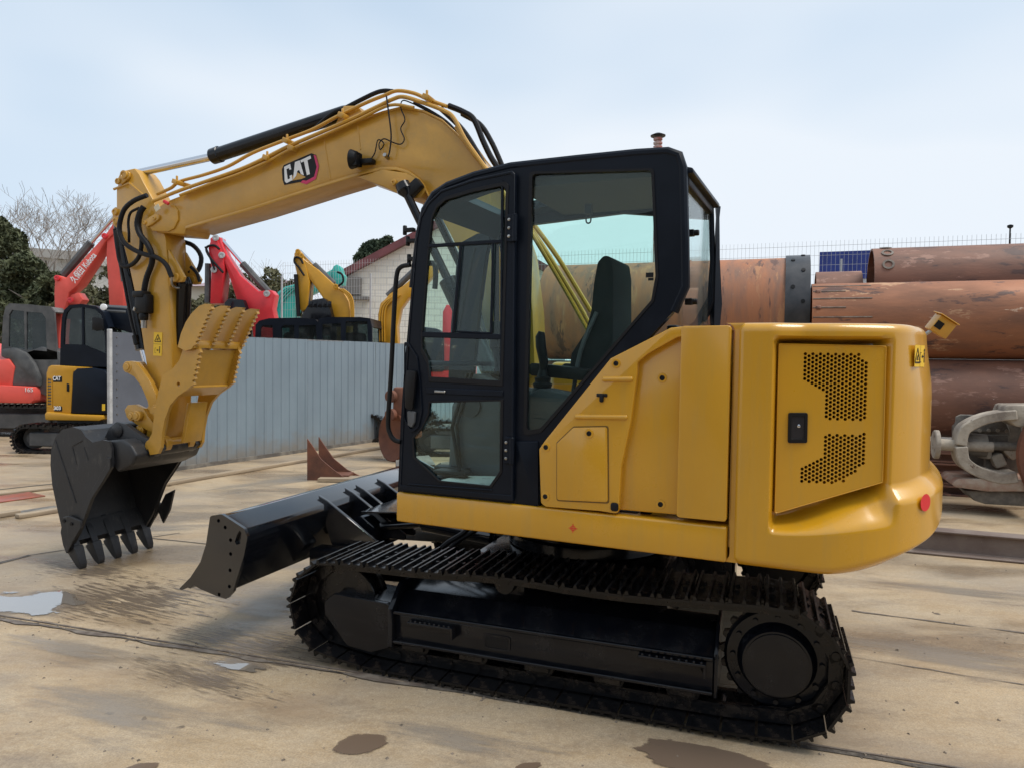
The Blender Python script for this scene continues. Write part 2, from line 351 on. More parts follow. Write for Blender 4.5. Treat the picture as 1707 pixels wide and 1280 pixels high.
# ================================================================== yard: joints, puddles, fence, pipes
FW = Frame((0, 0, 0), 0.0)               # local x = -X, local y = -Y
FP = Frame((0, 0, 0), 20.3)              # direction of the pipes and slab joints
M_JNT = mat('joint_dirt', (.05, .042, .035), .7, col2=(.13, .11, .09), scale=18, bump=.5, bscale=60)
M_RSTE = mat('rusty_edge', (.10, .075, .06), .55, col2=(.20, .17, .14), scale=12, bump=.3, bscale=50)
M_RUST = mat('rusty_steel', (.175, .062, .032), .6, col2=(.085, .036, .024), scale=2.2, bump=.25, bscale=30, rvar=.2, spots=((.36, .22, .14), 9, .69))
M_RUSTP = mat('rusty_pipe', (.40, .148, .060), .55, col2=(.20, .090, .052), scale=1.3, bump=.2, bscale=25, rvar=.25, stretch=(.5, 1, 1.8), lo=.36, hi=.66, spots=[((.10, .05, .038), 2.1, .57), ((.47, .27, .15), 1.7, .58), ((.56, .40, .29), 5, .645), ((.62, .52, .43), 17, .70)])
M_RUSTD = mat('rusty_pipe_dark', (.215, .098, .062), .6, col2=(.125, .060, .042), scale=1.9, bump=.2, bscale=25, stretch=(.6, 1, 1.8), spots=[((.085, .045, .038), 1.9, .57), ((.30, .16, .115), 2.6, .575), ((.62, .50, .44), 13, .675)])
M_RUSTL = mat('rusty_pipe_streaked', (.37, .148, .068), .6, col2=(.21, .115, .078), scale=2.4, bump=.2, bscale=25, stretch=(2.4, 1, .35), spots=[((.12, .06, .045), 1.7, .58), ((.40, .19, .09), 2.3, .57), ((.5, .36, .25), 8, .67)])
M_FENCE = mat('fence_sheet', (.215, .275, .32), .42, col2=(.17, .218, .258), scale=1.1, rvar=.15, bump=.04, bscale=6, stretch=(1, 1, .4))
M_FDARK = mat('fence_sheet_dark', (.115, .125, .150), .5, var=.2, scale=2)
M_PALE = mat('pale_edge', (.5, .5, .5), .5, var=.3, scale=8)
M_TIMB = mat('grey_timber', (.36, .28, .19), .7, col2=(.22, .17, .12), scale=4, stretch=(.3, 3, 3), bump=.3, bscale=40)
M_CEM = mat('dried_cement', (.42, .37, .30), .8, col2=(.20, .165, .135), scale=3.5, bump=.8, bscale=18, spots=((.10, .06, .045), 5, .62))
M_CEMD = mat('dirty_steel', (.10, .09, .08), .6, col2=(.22, .20, .17), scale=6, bump=.3)
def splash(m, top, col):
    t = m.node_tree; b = t.nodes['Principled BSDF']; L = t.links.new; src = b.inputs['Base Color'].links[0].from_socket
    tc = t.nodes.new('ShaderNodeTexCoord'); sx = t.nodes.new('ShaderNodeSeparateXYZ'); L(tc.outputs['Object'], sx.inputs[0])
    nz = t.nodes.new('ShaderNodeTexNoise'); nz.inputs['Scale'].default_value = 5; nz.inputs['Detail'].default_value = 8; L(tc.outputs['Object'], nz.inputs['Vector'])
    ma = t.nodes.new('ShaderNodeMath'); ma.operation = 'MULTIPLY_ADD'; ma.inputs[1].default_value = -1.6 * top; L(nz.outputs[0], ma.inputs[0]); L(sx.outputs[2], ma.inputs[2])
    mr = t.nodes.new('ShaderNodeMapRange'); mr.inputs[1].default_value = -.75 * top; mr.inputs[2].default_value = .15 * top; mr.inputs[3].default_value = .8; mr.inputs[4].default_value = 0; L(ma.outputs[0], mr.inputs[0])
    mx = t.nodes.new('ShaderNodeMix'); mx.data_type = 'RGBA'; L(mr.outputs[0], mx.inputs[0]); L(src, mx.inputs[6]); mx.inputs[7].default_value = (*col, 1); L(mx.outputs[2], b.inputs['Base Color'])
splash(M_FENCE, .42, (.20, .175, .145))
def strip(a, b, w, z, name, m, wob=.0, h=.0):
    A = gz(*a); B = gz(*b); d = (B - A); ln = d.length; d.normalize(); n = Vector((-d.y, d.x, 0)); K = max(2, int(ln / .08)) if wob else 1
    l_, r_ = [], []
    for i in range(K + 1):
        p = A + d * ln * i / K
        l_.append(p + n * (w / 2 + wob * noise.noise(p * 6))); r_.append(p - n * (w / 2 + wob * noise.noise(p * 6 + Vector((9, 3, 1)))))
    mb = MB()
    if h:
        for i in range(K): mb.faces([l_[i] + Vector((0, 0, .0)), l_[i + 1], r_[i + 1], r_[i], l_[i] + Vector((0, 0, h)), l_[i + 1] + Vector((0, 0, h)), r_[i + 1] + Vector((0, 0, h)), r_[i] + Vector((0, 0, h))], [(4, 5, 6, 7), (0, 1, 5, 4), (2, 3, 7, 6)])
        mb.faces([l_[0], r_[0], r_[0] + Vector((0, 0, h)), l_[0] + Vector((0, 0, h))], [(0, 1, 2, 3)])
    else:
        mb.faces([p + Vector((0, 0, z)) for p in l_ + r_], [(i, i + 1, K + 2 + i, K + 1 + i) for i in range(K)])
    return put(mb, name, m, ground, smooth=0)
strip((-260, 989), (1900, 1335), .030, .004, 'slab_joint', M_JNT, .016)
strip((-260, 992), (700, 1143), .030, .0065, 'joint_filler', M_RSTE, .035)
strip((-260, 984.5), (1900, 1329), .012, 0, 'steel_edge', M_RSTE, 0, .007)
strip((-40, 948), (50, 925), .04, .004, 'slab_joint', M_JNT, .03); strip((50, 925), (300, 888), .012, .004, 'slab_joint', M_JNT, .008)
strip((245, 896), (620, 935), .016, .004, 'slab_joint', M_JNT, .004)
strip((-60, 822), (90, 806), .045, .004, 'slab_joint', M_JNT, .004)
strip((1420, 1018), (1760, 1062), .012, .004, 'slab_joint', M_RSTE, .02)
strip((1390, 1090), (1760, 1150), .008, .004, 'slab_joint', M_RSTE, .02)
def decal_mat(name, col, rough, amp, soft, nscale, streak=None, dens=1.0, spec=.5, seed=0.0):
    """thin film on the slab whose ragged edge fades out; object coords run -1..1"""
    m, t, b, L = new_mat(name); N = t.nodes.new; out = t.nodes['Material Output']
    b.inputs['Base Color'].default_value = (*col, 1); b.inputs['Roughness'].default_value = rough; b.inputs['Specular IOR Level'].default_value = spec
    tc = N('ShaderNodeTexCoord'); ln = N('ShaderNodeVectorMath'); ln.operation = 'LENGTH'; L(tc.outputs['Object'], ln.inputs[0])
    mp = N('ShaderNodeMapping'); mp.inputs['Location'].default_value = (seed, seed * .7, 0); mp.inputs['Scale'].default_value = streak or (1, 1, 1); L(tc.outputs['Object'], mp.inputs[0])
    nz = N('ShaderNodeTexNoise'); nz.inputs['Scale'].default_value = nscale; nz.inputs['Detail'].default_value = 7; nz.inputs['Roughness'].default_value = .6; L(mp.outputs[0], nz.inputs['Vector'])
    ma = N('ShaderNodeMath'); ma.operation = 'MULTIPLY_ADD'; ma.inputs[1].default_value = amp; L(nz.outputs[0], ma.inputs[0]); L(ln.outputs['Value'], ma.inputs[2])
    mr = N('ShaderNodeMapRange'); mr.interpolation_type = 'SMOOTHSTEP'; c0 = .72 + amp * .5; mr.inputs[1].default_value = c0 - soft; mr.inputs[2].default_value = c0; mr.inputs[3].default_value = dens; mr.inputs[4].default_value = 0; L(ma.outputs[0], mr.inputs[0])
    if spec > .9: b.inputs['Coat Weight'].default_value = 1.0; b.inputs['Coat Roughness'].default_value = .01; b.inputs['Coat IOR'].default_value = 1.6
    tr = N('ShaderNodeBsdfTransparent'); mx = N('ShaderNodeMixShader'); L(mr.outputs[0], mx.inputs[0]); L(tr.outputs[0], mx.inputs[1]); L(b.outputs[0], mx.inputs[2]); L(mx.outputs[0], out.inputs[0]); return m
def blot(c, rx, ry, name, m, lab, cat, rot=.35, z=.004, parent=None, kind=None):
    C = gz(*c); M = Matrix.Translation((C.x, C.y, z)) @ Matrix.Rotation(rot, 4, 'Z') @ Matrix.Diagonal((rx, ry, 1, 1))
    mb = MB(); mb.faces([(1.3 * math.cos(i * math.pi / 24), 1.3 * math.sin(i * math.pi / 24), 0) for i in range(48)], [tuple(range(48))])
    o = put(mb, name, m, parent, M, smooth=0); return tag(o, lab, cat, kind=kind) if lab else o
D_DAMP = decal_mat('damp_margin', (.22, .17, .125), .25, 1.6, .45, 1.8, dens=.7); D_WATER = decal_mat('standing_water', (.20, .17, .14), .015, 2.2, .08, 1.3, spec=1.0, seed=3.1)
D_OIL = decal_mat('oil_film', (.145, .102, .072), .25, .5, .12, 2.2, dens=.9, seed=1.2); D_WET = decal_mat('wet_film', (.155, .112, .082), .18, 1.8, .12, 1.4, dens=.9, seed=5.0)
D_SMEAR = decal_mat('wet_smear', (.16, .122, .09), .3, 6.0, .5, 2.6, (1.0, 7, 1), dens=.75, seed=2.0); D_GREY = decal_mat('grey_damp', (.31, .27, .225), .22, 3.0, .9, 1.5, (1, 1.6, 1), dens=.65, seed=7.0)
p_ = blot((52, 1004), .52, .30, 'puddle', D_WATER, 'shallow puddle mirroring the sky at the left edge, in front of the bucket', 'puddle', -.2, .0055)
blot((70, 1004), .70, .42, 'damp_margin', D_DAMP, None, None, -.2, .004, p_)
blot((602, 1240), .170, .120, 'oil_stain', D_OIL, 'round dark brown stain alone on the concrete below the track', 'stain')
blot((1190, 1272), .46, .17, 'wet_patch', D_WET, 'large dark wet patch at the bottom edge beside the near track', 'stain', -.35)
p_ = blot((400, 1112), .22, .06, 'puddle', D_WATER, 'thin patchy puddle beside the slab joint left of the track', 'puddle', -.25, .0055)
blot((395, 1108), .36, .14, 'damp_margin', D_DAMP, None, None, -.25, .004, p_)
blot((235, 1280), .10, .05, 'oil_stain', D_OIL, 'faint dark stain at the very bottom edge, left of the round stain', 'stain')
blot((880, 1278), .09, .04, 'oil_stain', D_OIL, 'tiny dark blot at the bottom edge between round stain and wet patch', 'stain')
for k_, (c_, rx_, ry_, ro_) in enumerate((((225, 1000), .62, .42, 2.7), ((405, 1075), .55, .22, 2.75), ((150, 950), .5, .2, 2.8), ((330, 1130), .5, .12, 2.7))):
    blot(c_, rx_, ry_, 'wet_smear', D_SMEAR, None, None, ro_, .0035 + k_ * .0003, ground)
for k_, (c_, rx_, ry_, ro_) in enumerate((((440, 1010), 1.0, .5, -.3), ((200, 1180), 1.1, .4, -.3), ((1560, 1090), 1.4, .45, -.35), ((760, 1230), .7, .25, -.3), ((480, 800), 2.2, .7, .9), ((1600, 985), 1.2, .3, -.3), ((120, 1080), 1.0, .25, -.3), ((250, 880), 1.2, .4, .2))):
    blot(c_, rx_, ry_, 'damp_patch', D_GREY, None, None, ro_, .0015 + k_ * .00018, ground)

# grit and mud crumbs along the joint and around the machine
mb = MB(); rnd = random.Random(9)
for i in range(420):
    t_ = rnd.random()
    if i < 220: P = gz(-40 + t_ * 1560, 1028 + (t_ * 1560 - 40) * .1602 + rnd.gauss(0, 5))
    else: P = gz(rnd.uniform(0, 1700), rnd.uniform(830, 1278))
    s_ = rnd.uniform(.003, .011) * (1.5 if rnd.random() < .06 else 1); n0 = Vector((rnd.uniform(-1, 1), rnd.uniform(-1, 1), 0)) * s_ * .5
    mb.faces([P + Vector((-s_, 0, 0)), P + Vector((0, -s_ * 1.2, 0)), P + Vector((s_, 0, 0)), P + Vector((0, s_ * .9, 0)), P + n0 + Vector((0, 0, s_ * .8))], [(0, 1, 4), (1, 2, 4), (2, 3, 4), (3, 0, 4)])
tag(put(mb, 'grit', mat('grit', (.10, .08, .06), .85, col2=(.26, .21, .16), scale=9), None, smooth=0), 'scattered grit and mud crumbs on the concrete', 'grit', kind='stuff')

# ---- hoarding fence ---------------------------------------------------------
fA = gz(180, 800.5); fB = gz(800, 714); fd = (fB - fA); flen = fd.length; fd.normalize()
fyaw = math.degrees(math.atan2(fd.y, -fd.x))
_a = gz(322, 780); _b = gz(610, 738); fd = (_b - _a).normalized(); fA = _a - fd * 2.0; flen = 16.0
FF = Matrix(((fd.x, fd.y, 0, fA.x), (fd.y, -fd.x, 0, fA.y), (0, 0, 1, 0), (0, 0, 0, 1)))   # local x along, local y towards camera side
if (FF.to_3x3() @ Vector((0, 1, 0))) @ (CC - fA) < 0: FF = Matrix(((fd.x, -fd.y, 0, fA.x), (fd.y, fd.x, 0, fA.y), (0, 0, 1, 0), (0, 0, 0, 1)))
fence = empty('hoarding_fence', fA, 'light grey ribbed sheet metal hoarding behind the dozer blade', 'fence')
PW = 0.95
def sheet_mesh(w, ribs, h0, h1, name, m):
    prof = []; n = ribs
    for i in range(n):
        x0 = w * i / n; p = w / n; prof += [(x0, 0), (x0 + p * .62, 0), (x0 + p * .70, .013), (x0 + p * .93, .013)]
    prof.append((w - .003, 0)); mb = MB(); k = len(prof)
    vs = [(x, y, z) for z in (h0, h1) for x, y in prof] + [(x, y - .004, z) for z in (h0, h1) for x, y in prof]
    mb.faces(vs, [(i, i + 1, k + i + 1, k + i) for i in range(k - 1)] + [(2 * k + i, 3 * k + i, 3 * k + i + 1, 2 * k + i + 1) for i in range(k - 1)] + [(k + i, k + i + 1, 3 * k + i + 1, 3 * k + i) for i in range(k - 1)])
    return mb.mesh(name, m, 30)
sm_ = sheet_mesh(PW, 5, .05, 2.0, 'panel', M_FENCE)
for i in range(15):
    link(bpy.data.objects.new('panel', sm_), fence, FF @ Matrix.Translation((1.55 + i * PW, random.uniform(-.006, .006), random.uniform(-.012, .012))) @ Matrix.Rotation(random.uniform(-.006, .006), 4, 'Y'))
mb = MB(); mb.box((8.5, -.03, 1.995), (14.3, .04, .03)); put(mb, 'top_rail', M_STEEL, fence, FF)
mb = MB(); mb.box((8.5, .0, .03), (14.3, .06, .06)); put(mb, 'bottom_rail', M_CEMD, fence, FF)
for i in range(6):
    mb = MB(); mb.cyl((1.6 + i * 2.5, -.07, 0), (1.6 + i * 2.5, -.07, 2.0), .03, 8); put(mb, 'post', M_STEEL, fence, FF)
gate = empty('gate_panel', FF @ Vector((0, 0, 0)), 'dark grey riveted flat steel panel with pale edge post, behind the bucket', 'gate panel')
x0 = (FF.inverted() @ gz(180, 800)).x
mb = MB(); mb.box(((x0 + 1.5) / 2, .0, 1.03), (1.5 - x0 - .03, .03, 1.92)); put(mb, 'leaf', M_FDARK, gate, FF)
mb = MB(); mb.box((x0 + .01, .0, 1.03), (.045, .06, 2.0)); mb.bevel(.006, 1); put(mb, 'edge_post', M_PALE, gate, FF)
for i in range(16):
    mb = MB(); mb.cyl((x0 + .10, .015, .2 + i * .115), (x0 + .10, .022, .2 + i * .115), .010, 6); put(mb, 'rivet', M_STEEL, gate, FF)
# kerb strip and timber in front of the fence, rubble at the left
def bar3(a, b, w, h, name, m, lab, cat, bev=.01, z=0.0):
    A = gz(*a); B = gz(*b); d = B - A; ln = d.length; d.normalize()
    M = Matrix(((d.x, -d.y, 0, (A.x + B.x) / 2), (d.y, d.x, 0, (A.y + B.y) / 2), (0, 0, 1, z), (0, 0, 0, 1)))
    mb = MB(); mb.box((0, 0, h / 2 + .002), (ln, w, h)); mb.bevel(bev, 2); return tag(put(mb, name, m, None, M), lab, cat)
bar3((265, 811), (640, 747), .10, .05, 'kerb_strip', M_TIMB, 'long low pale kerb strip lying in front of the hoarding', 'kerb')
bar3((28, 864), (110, 851), .10, .045, 'timber_plank', M_TIMB, 'weathered timber plank on the ground left of the bucket', 'plank')
bar3((-60, 871), (32, 857), .09, .05, 'timber_plank', M_TIMB, 'timber plank cut off by the left edge, end to end with another plank', 'plank')
bar3((30, 856), (95, 846), .12, .02, 'steel_plate', M_CEMD, 'dark flat steel strip beside the timber plank', 'steel strip')
bar3((-40, 838), (62, 824), .40, .012, 'red_sheet', mat('red_sheet', (.34, .085, .05), .35, col2=(.22, .09, .06), scale=5), 'faded red sheet lying flat at the left edge', 'sheet', .003)
bar3((-60, 832), (100, 814), .06, .03, 'timber_plank', M_TIMB, 'long thin plank behind the faded red sheet', 'plank', z=0.0)

# ---- pipes -------------------------------------------------------------------
def pipe(name, lab, xa, xb, yl, zc, r, m, th=.03, group=None):
    root = empty(name, FP.M @ Vector(((xa + xb) / 2, yl, 0)), lab, 'pipe', group)
    mb = MB(); n = 64; rows = []
    for x, rr in ((xb, r - th), (xa, r - th), (xa, r), (xb, r), (xb, r - th)):
        rows.append([(x, yl + rr * math.cos(2 * math.pi * k / n), zc + rr * math.sin(2 * math.pi * k / n)) for k in range(n)])
    mb.loft(rows, False, False); put(mb, 'barrel', m, root, FP, 50); return root
def hoop(root, xa, xb, yl, zc, r, m, name='collar'):
    mb = MB(); n = 64; rows = []
    for x, rr in ((xa, r - .03), (xa, r), (xb, r), (xb, r - .03), (xa, r - .03)): rows.append([(x, yl + rr * math.cos(2 * math.pi * k / n), zc + rr * math.sin(2 * math.pi * k / n)) for k in range(n)])
    mb.loft(rows, False, False); return put(mb, name, m, root, FP, 40)
PD = -11.45
p1 = pipe('casing_pipe', 'rusty orange-brown casing pipe with slotted end, above the speckled bottom pipe', -9.0, -.42, PD, 2.335, .535, M_RUSTP)
# slots at its end: raised seam bars with bolt blocks
for k in range(9):
    a = R(62 - k * 15)
    y_, z_ = PD + .535 * math.cos(a), 2.335 + .535 * math.sin(a)
    ln = .75 if k % 2 == 0 else .42
    mb = MB(); mb.tube([(-.43, y_, z_), (-.43 - ln, y_, z_)], .010, 5); put(mb, 'seam_bar', M_RSTE, p1, FP)
    if k % 2:
        mb = MB(); mb.box((-.50, y_, z_), (.07, .05, .05)); mb.bevel(.01, 1); put(mb, 'lock_block', M_RUSTD, p1, FP)
pipe('casing_pipe', 'dark red-brown bottom casing pipe speckled with pale paint, beside the drilling tool', -9.0, -.2, PD + .02, 1.262, .535, M_RUSTD)
p3 = pipe('casing_pipe', 'topmost dark brown casing pipe with bolt holes at its left end', -9.5, -1.33, -12.75, 2.98, .56, M_RUSTD)
for k, a in enumerate((78, 52, 26)):
    a = R(a); y_, z_ = -12.75 + .56 * math.cos(a), 2.98 + .56 * math.sin(a)
    mb = MB(); nrm = Vector((0, math.cos(a), math.sin(a))); c = Vector((-1.52, y_, z_)); mb.lathe([(-.01, .085), (.012, .085), (.014, .055), (-.004, .05), (-.004, .02)], c, c + nrm, 18); put(mb, 'bolt_hole_ring', M_RSTE, p3, FP)
p4 = pipe('casing_pipe', 'wide rusty streaked casing pipe with black collar, seen behind the cab', -.12, 3.7, -11.9, 2.52, .80, M_RUSTL)
cl = hoop(p4, -.40, -.06, -11.9, 2.52, .835, mat('collar_black', (.022, .026, .032), .4, col2=(.05, .05, .055), scale=4))
hoop(p4, 1.35, 1.42, -11.9, 2.52, .812, M_RUSTL, 'weld_band')
for a in (74, 58, 40, 20, 5):
    for x in (-.16, -.30):
        if (a in (58, 20)) == (x < -.2): continue
        aa = R(a); c = Vector((x, -11.9 + .835 * math.cos(aa), 2.52 + .835 * math.sin(aa))); nrm = Vector((0, math.cos(aa), math.sin(aa)))
        mb = MB(); mb.cyl(c - nrm * .01, c + nrm * .012, .03, 10); put(mb, 'collar_bolt', M_INK, cl, FP)
pipe('casing_pipe', 'rusty casing pipe carrying the wide streaked pipe behind the cab', -.1, 3.8, -11.85, .88, .82, M_RUSTD)
pipe('casing_pipe', 'open casing pipe end seen between the black collar and the topmost pipe', -1.25, -.55, -13.4, 2.75, .52, M_RUSTD)
for i, (yy, zz) in enumerate(((PD + .5, .07), (PD + .46, .21), (PD + .42, .35), (PD + .38, .49), (PD + .36, .62))):
    mb = MB(); x0, x1 = -9.0, -.2 + .03 * i
    hsec = [(yy - .11, zz - .065), (yy + .11, zz - .065), (yy + .11, zz - .045), (yy + .012, zz - .04), (yy + .012, zz + .04), (yy + .11, zz + .045), (yy + .11, zz + .064), (yy - .11, zz + .064)]
    mb.prismx(hsec, x0, x1); tag(put(mb, 'steel_beam', M_RUSTD, None, FP, 30), ('lowest', 'second lowest', 'middle', 'second highest', 'topmost')[i] + ' of the five stacked steel beams under the speckled pipe', 'beam', 'stacked beams under the pipes')
# H-beam lying on the ground at the right
mb = MB(); yb_ = -7.45; hs = [(yb_ - .12, .003), (yb_ + .10, .003), (yb_ + .10, .022), (yb_ + .02, .030), (yb_ + .005, .19), (yb_ + .05, .20), (yb_ + .05, .218), (yb_ - .12, .218)]
mb.prismx(hs, -6.5, -.85); mb.bevel(.005, 1); tag(put(mb, 'steel_beam', mat('beam_brown', (.135, .095, .080), .6, col2=(.20, .155, .13), scale=3, bump=.2, spots=[((.45, .40, .34), 9, .66)]), None, FP, 30), 'purple-brown steel beam flecked with cement, lying on the concrete at the right', 'beam')

# ---- cement-covered drilling tool ------------------------------------------------
TD = -9.7
tool = empty('drilling_tool', FP.M @ Vector((-2.6, TD, 0)), 'cement-caked drilling tool with curved arms and shaft, at the right edge', 'drilling tool')
def tp(pts, Y=TD): return FP.xz(pts, Y)
mb = MB(); mb.prism(fillet(tp([(1581, 803), (1592, 795), (1625, 794), (1720, 797), (1720, 815), (1640, 815), (1588, 808)]), .03, 3), TD - .55, TD + .15); mb.bevel(.015, 2); put(mb, 'base_slab', mat('slab_rusty', (.25, .13, .09), .7, col2=(.36, .30, .24), scale=4, bump=.5), tool, FP)
mb = MB(); mb.prism(tp([(1604, 815), (1712, 817), (1712, 842), (1640, 838), (1622, 832), (1612, 822)]), TD - .5, TD + .08); mb.bevel(.02, 2); put(mb, 'keel', M_CEMD, tool, FP)
def arm_(pts, w, y0, y1, name, m):
    P = [Vector(q) for q in tp(pts)]; l_, r_ = [], []
    sp = [Vector((q.x, q.z)) for q in smooth_path([(p.x, 0, p.y) for p in P], 4)]
    for i, p in enumerate(sp):
        t = (sp[min(i + 1, len(sp) - 1)] - sp[max(i - 1, 0)]).normalized(); n = Vector((-t.y, t.x)); l_.append(tuple(p + n * w)); r_.append(tuple(p - n * w))
    mb = MB(); mb.prism(l_ + r_[::-1], y0, y1); mb.bevel(.01, 1); return put(mb, name, m, tool, FP)
arm_([(1598, 740), (1603, 718), (1616, 707), (1640, 697), (1665, 692), (1690, 690)], .055, TD - .14, TD + .14, 'curved_arm', M_CEM)
arm_([(1598, 742), (1602, 765), (1620, 780), (1640, 788), (1664, 794), (1690, 792)], .062, TD - .14, TD + .16, 'curved_arm', M_CEM)
mb = MB(); mb.prism(tp([(1606, 705), (1606, 698), (1614, 694), (1650, 695), (1690, 700), (1700, 724), (1604, 724), (1602, 716)]), TD - .42, TD - .36); mb.bevel(.006, 1); put(mb, 'rear_plate', M_CEMD, tool, FP)
mb = MB(); mb.prism(fillet(tp([(1606, 716), (1630, 700), (1725, 690), (1725, 800), (1645, 796), (1608, 774)]), .04, 3), TD - .62, TD - .44); mb.bevel(.02, 1); put(mb, 'back_body', M_CEMD, tool, FP)
for k_ in range(3):
    mb = MB(); q = FP(1640 + k_ * 22, 752 + (k_ % 2) * 14, TD - .2); mb.box((q.x, TD - .25, q.z), (.13, .3, .16), Matrix.Rotation(.4 * k_, 3, 'Y')); mb.bevel(.03, 2); put(mb, 'cement_lump', M_CEM, tool, FP)
mb = MB(); mb.prism(tp([(1665, 692), (1672, 674), (1735, 674), (1735, 712), (1690, 710)]), TD - .35, TD + .10); mb.bevel(.03, 2); put(mb, 'hood', M_CEM, tool, FP)
a = FP(1556, 740, TD); b = FP(1626, 740, TD)
mb = MB(); mb.lathe([(0, .16), (.012, .17), (.05, .17), (.06, .07), (.22, .065), (.30, .085), (.34, .085), (.35, .06), (.60, .06)], (a.x, TD, a.z), (b.x - 9, TD, a.z), 24); put(mb, 'shaft_flange', M_CEM, tool, FP)
a2 = FP(1608, 742, TD); mb = MB(); mb.lathe([(0, .10), (.02, .135), (.24, .135), (.25, .05), (.62, .05)], (a2.x, TD - .12, a2.z), (a2.x - 9, TD - .12, a2.z), 28); put(mb, 'drum', M_CEMD, tool, FP)
mb = MB(); c = FP(1822, 762, TD); mb.lathe([(0, .70), (.05, .72), (.09, .70), (.10, .5), (.02, .45)], (c.x + .05, TD + .12, c.z + .02), (c.x + .09, 9, c.z + .02), 40); put(mb, 'end_disc', M_RUST, tool, FP)
mb = MB(); mb.prism(tp([(1650, 728), (1690, 728), (1690, 790), (1652, 790)]), TD - .30, TD - .22); put(mb, 'inner_plate', M_CEMD, tool, FP)
for px, py in ((1633, 717), (1648, 717), (1663, 717), (1678, 718)):
    q = FP(px, py, TD - .36); mb = MB(); mb.cyl((q.x, TD - .37, q.z), (q.x, TD - .345, q.z), .022, 8); put(mb, 'bolt', M_CEM, tool, FP)

# ---- rusty bits behind the blade -----------------------------------------------------
RD = gz(515, 800).y
o = empty('bucket_wing', gz(540, 803), 'rusty curved steel wing plates standing on the concrete behind the dozer blade', 'steel plate')
def wp(pts, Y): return FW.xz(pts, -Y)
w1 = [(512, 800), (512, 731), (520, 742), (535, 765), (555, 782), (580, 800)]
mb = MB(); mb.prism(wp(w1, RD), -RD, -RD - .03); put(mb, 'plate', M_RUST, o, FW)
mb = MB(); mb.prism(wp([(531, 792), (531, 728), (539, 740), (556, 764), (578, 782), (602, 794)], RD + .35), -RD - .35, -RD - .38); put(mb, 'plate', M_RUST, o, FW)
cv = [Vector((q[0], q[1])) for q in wp(w1[1:], RD)]
mb = MB(); a_ = wp([(514, 797), (586, 797)], RD); mb.box(((a_[0][0] + a_[1][0]) / 2, -RD - .19, .05), (.5, .32, .04)); put(mb, 'tie_strip', M_RUST, o, FW)
mb = MB(); mb.box((0, 0, 0), (.55, .3, .04)); g_ = gz(560, 806); put(mb, 'foot', M_TIMB, o, Matrix.Translation((g_.x, g_.y + .25, .03)))
dD = gz(650, 772).y; dc = at(655, 735, dD + .25)
o = empty('rusty_dish', (dc.x, dc.y, 0), 'rusty round dished steel head leaning behind the cab grab rail', 'steel part')
mb = MB(); prof = [(0, .08), (.02, .2), (.06, .32), (.12, .40), (.16, .42), (.17, .40), (.10, .30), (.06, .12)]
mb.lathe(prof, (dc.x + .1, dc.y + .12, .40), (dc.x - .6, dc.y - .5, .44), 36); put(mb, 'dish', M_RUST, o)
mb = MB(); mb.cyl((dc.x + .12, dc.y, .42), (dc.x + .45, dc.y + .1, .50), .10, 16); mb.box((dc.x + .14, dc.y, .95), (.26, .2, .55)); mb.bevel(.03, 2); put(mb, 'body', M_RUST, o)
for zz_ in (.78, 1.08):
    mb = MB(); mb.lathe([(0, .05), (.02, .10), (.10, .10), (.11, .04)], (dc.x + .02, dc.y - .1, zz_), (dc.x - .1, dc.y - .3, zz_), 16); put(mb, 'lug', M_RUST, o)
# rubble heap behind, seen through the cab's lower panes
mb = MB()
for i in range(60):
    p = Vector((random.uniform(-1.6, .6), random.uniform(8.6, 10.4), 0)); s = random.uniform(.06, .22)
    Mr = Matrix.Rotation(random.uniform(0, 3), 3, 'Z') @ Matrix.Rotation(random.uniform(-.6, .6), 3, 'X'); mb.box(p + Vector((0, 0, s * .35 + random.uniform(0, .3))), (s * 1.6, s, s * .7), Mr)
tag(put(mb, 'scrap_heap', M_CEMD, None, smooth=0), 'heap of grey scrap and rubble on the ground behind the cab', 'scrap', kind='stuff')

# ---- perimeter: painted hoarding and wire mesh ---------------------------------------------
MD = -17.2
ph = empty('painted_hoarding', FP.M @ Vector((0, MD - .5, 0)), 'white hoarding with blue top band behind the pipes', 'hoarding')
zt = FP(1420, 419, MD - .5).z
mb = MB(); mb.box((-7.4, MD - .52, (zt - .62) / 2), (13.2, .04, zt - .62)); put(mb, 'lower_boards', mat('board_white', (.68, .68, .68), .6, var=.15), ph, FP)
mb = MB(); mb.box((-7.4, MD - .5, zt - .31), (13.2, .04, .62)); put(mb, 'top_band', mat('board_blue', (.022, .045, .25), .5, var=.2), ph, FP)
mf = empty('wire_mesh_fence', FP.M @ Vector((0, MD, 0)), 'tall grey wire mesh fence running behind the pipes and cab', 'fence')
zm = FP(1500, 397, MD).z; x0, x1 = -13.0, 13.5
M_WIRE = mat('wire_grey', (.48, .49, .49), .5)
mb = MB(); x = x0
while x < x1: mb.box((x, MD, zm / 2), (.005, .005, zm)); x += .085
tag(put(mb, 'upright_wires', M_WIRE, mf, FP, 0), kind='stuff')
mb = MB(); z = .3
while z < zm: mb.box(((x0 + x1) / 2, MD, z), (x1 - x0, .006, .006)); z += .21
tag(put(mb, 'cross_wires', M_WIRE, mf, FP, 0), kind='stuff')
for i in range(10):
    mb = MB(); xx = x0 + i * (x1 - x0) / 9; mb.box((xx, MD - .04, zm / 2 - .2), (.04, .04, zm - .4)); put(mb, 'post', M_WIRE, mf, FP)
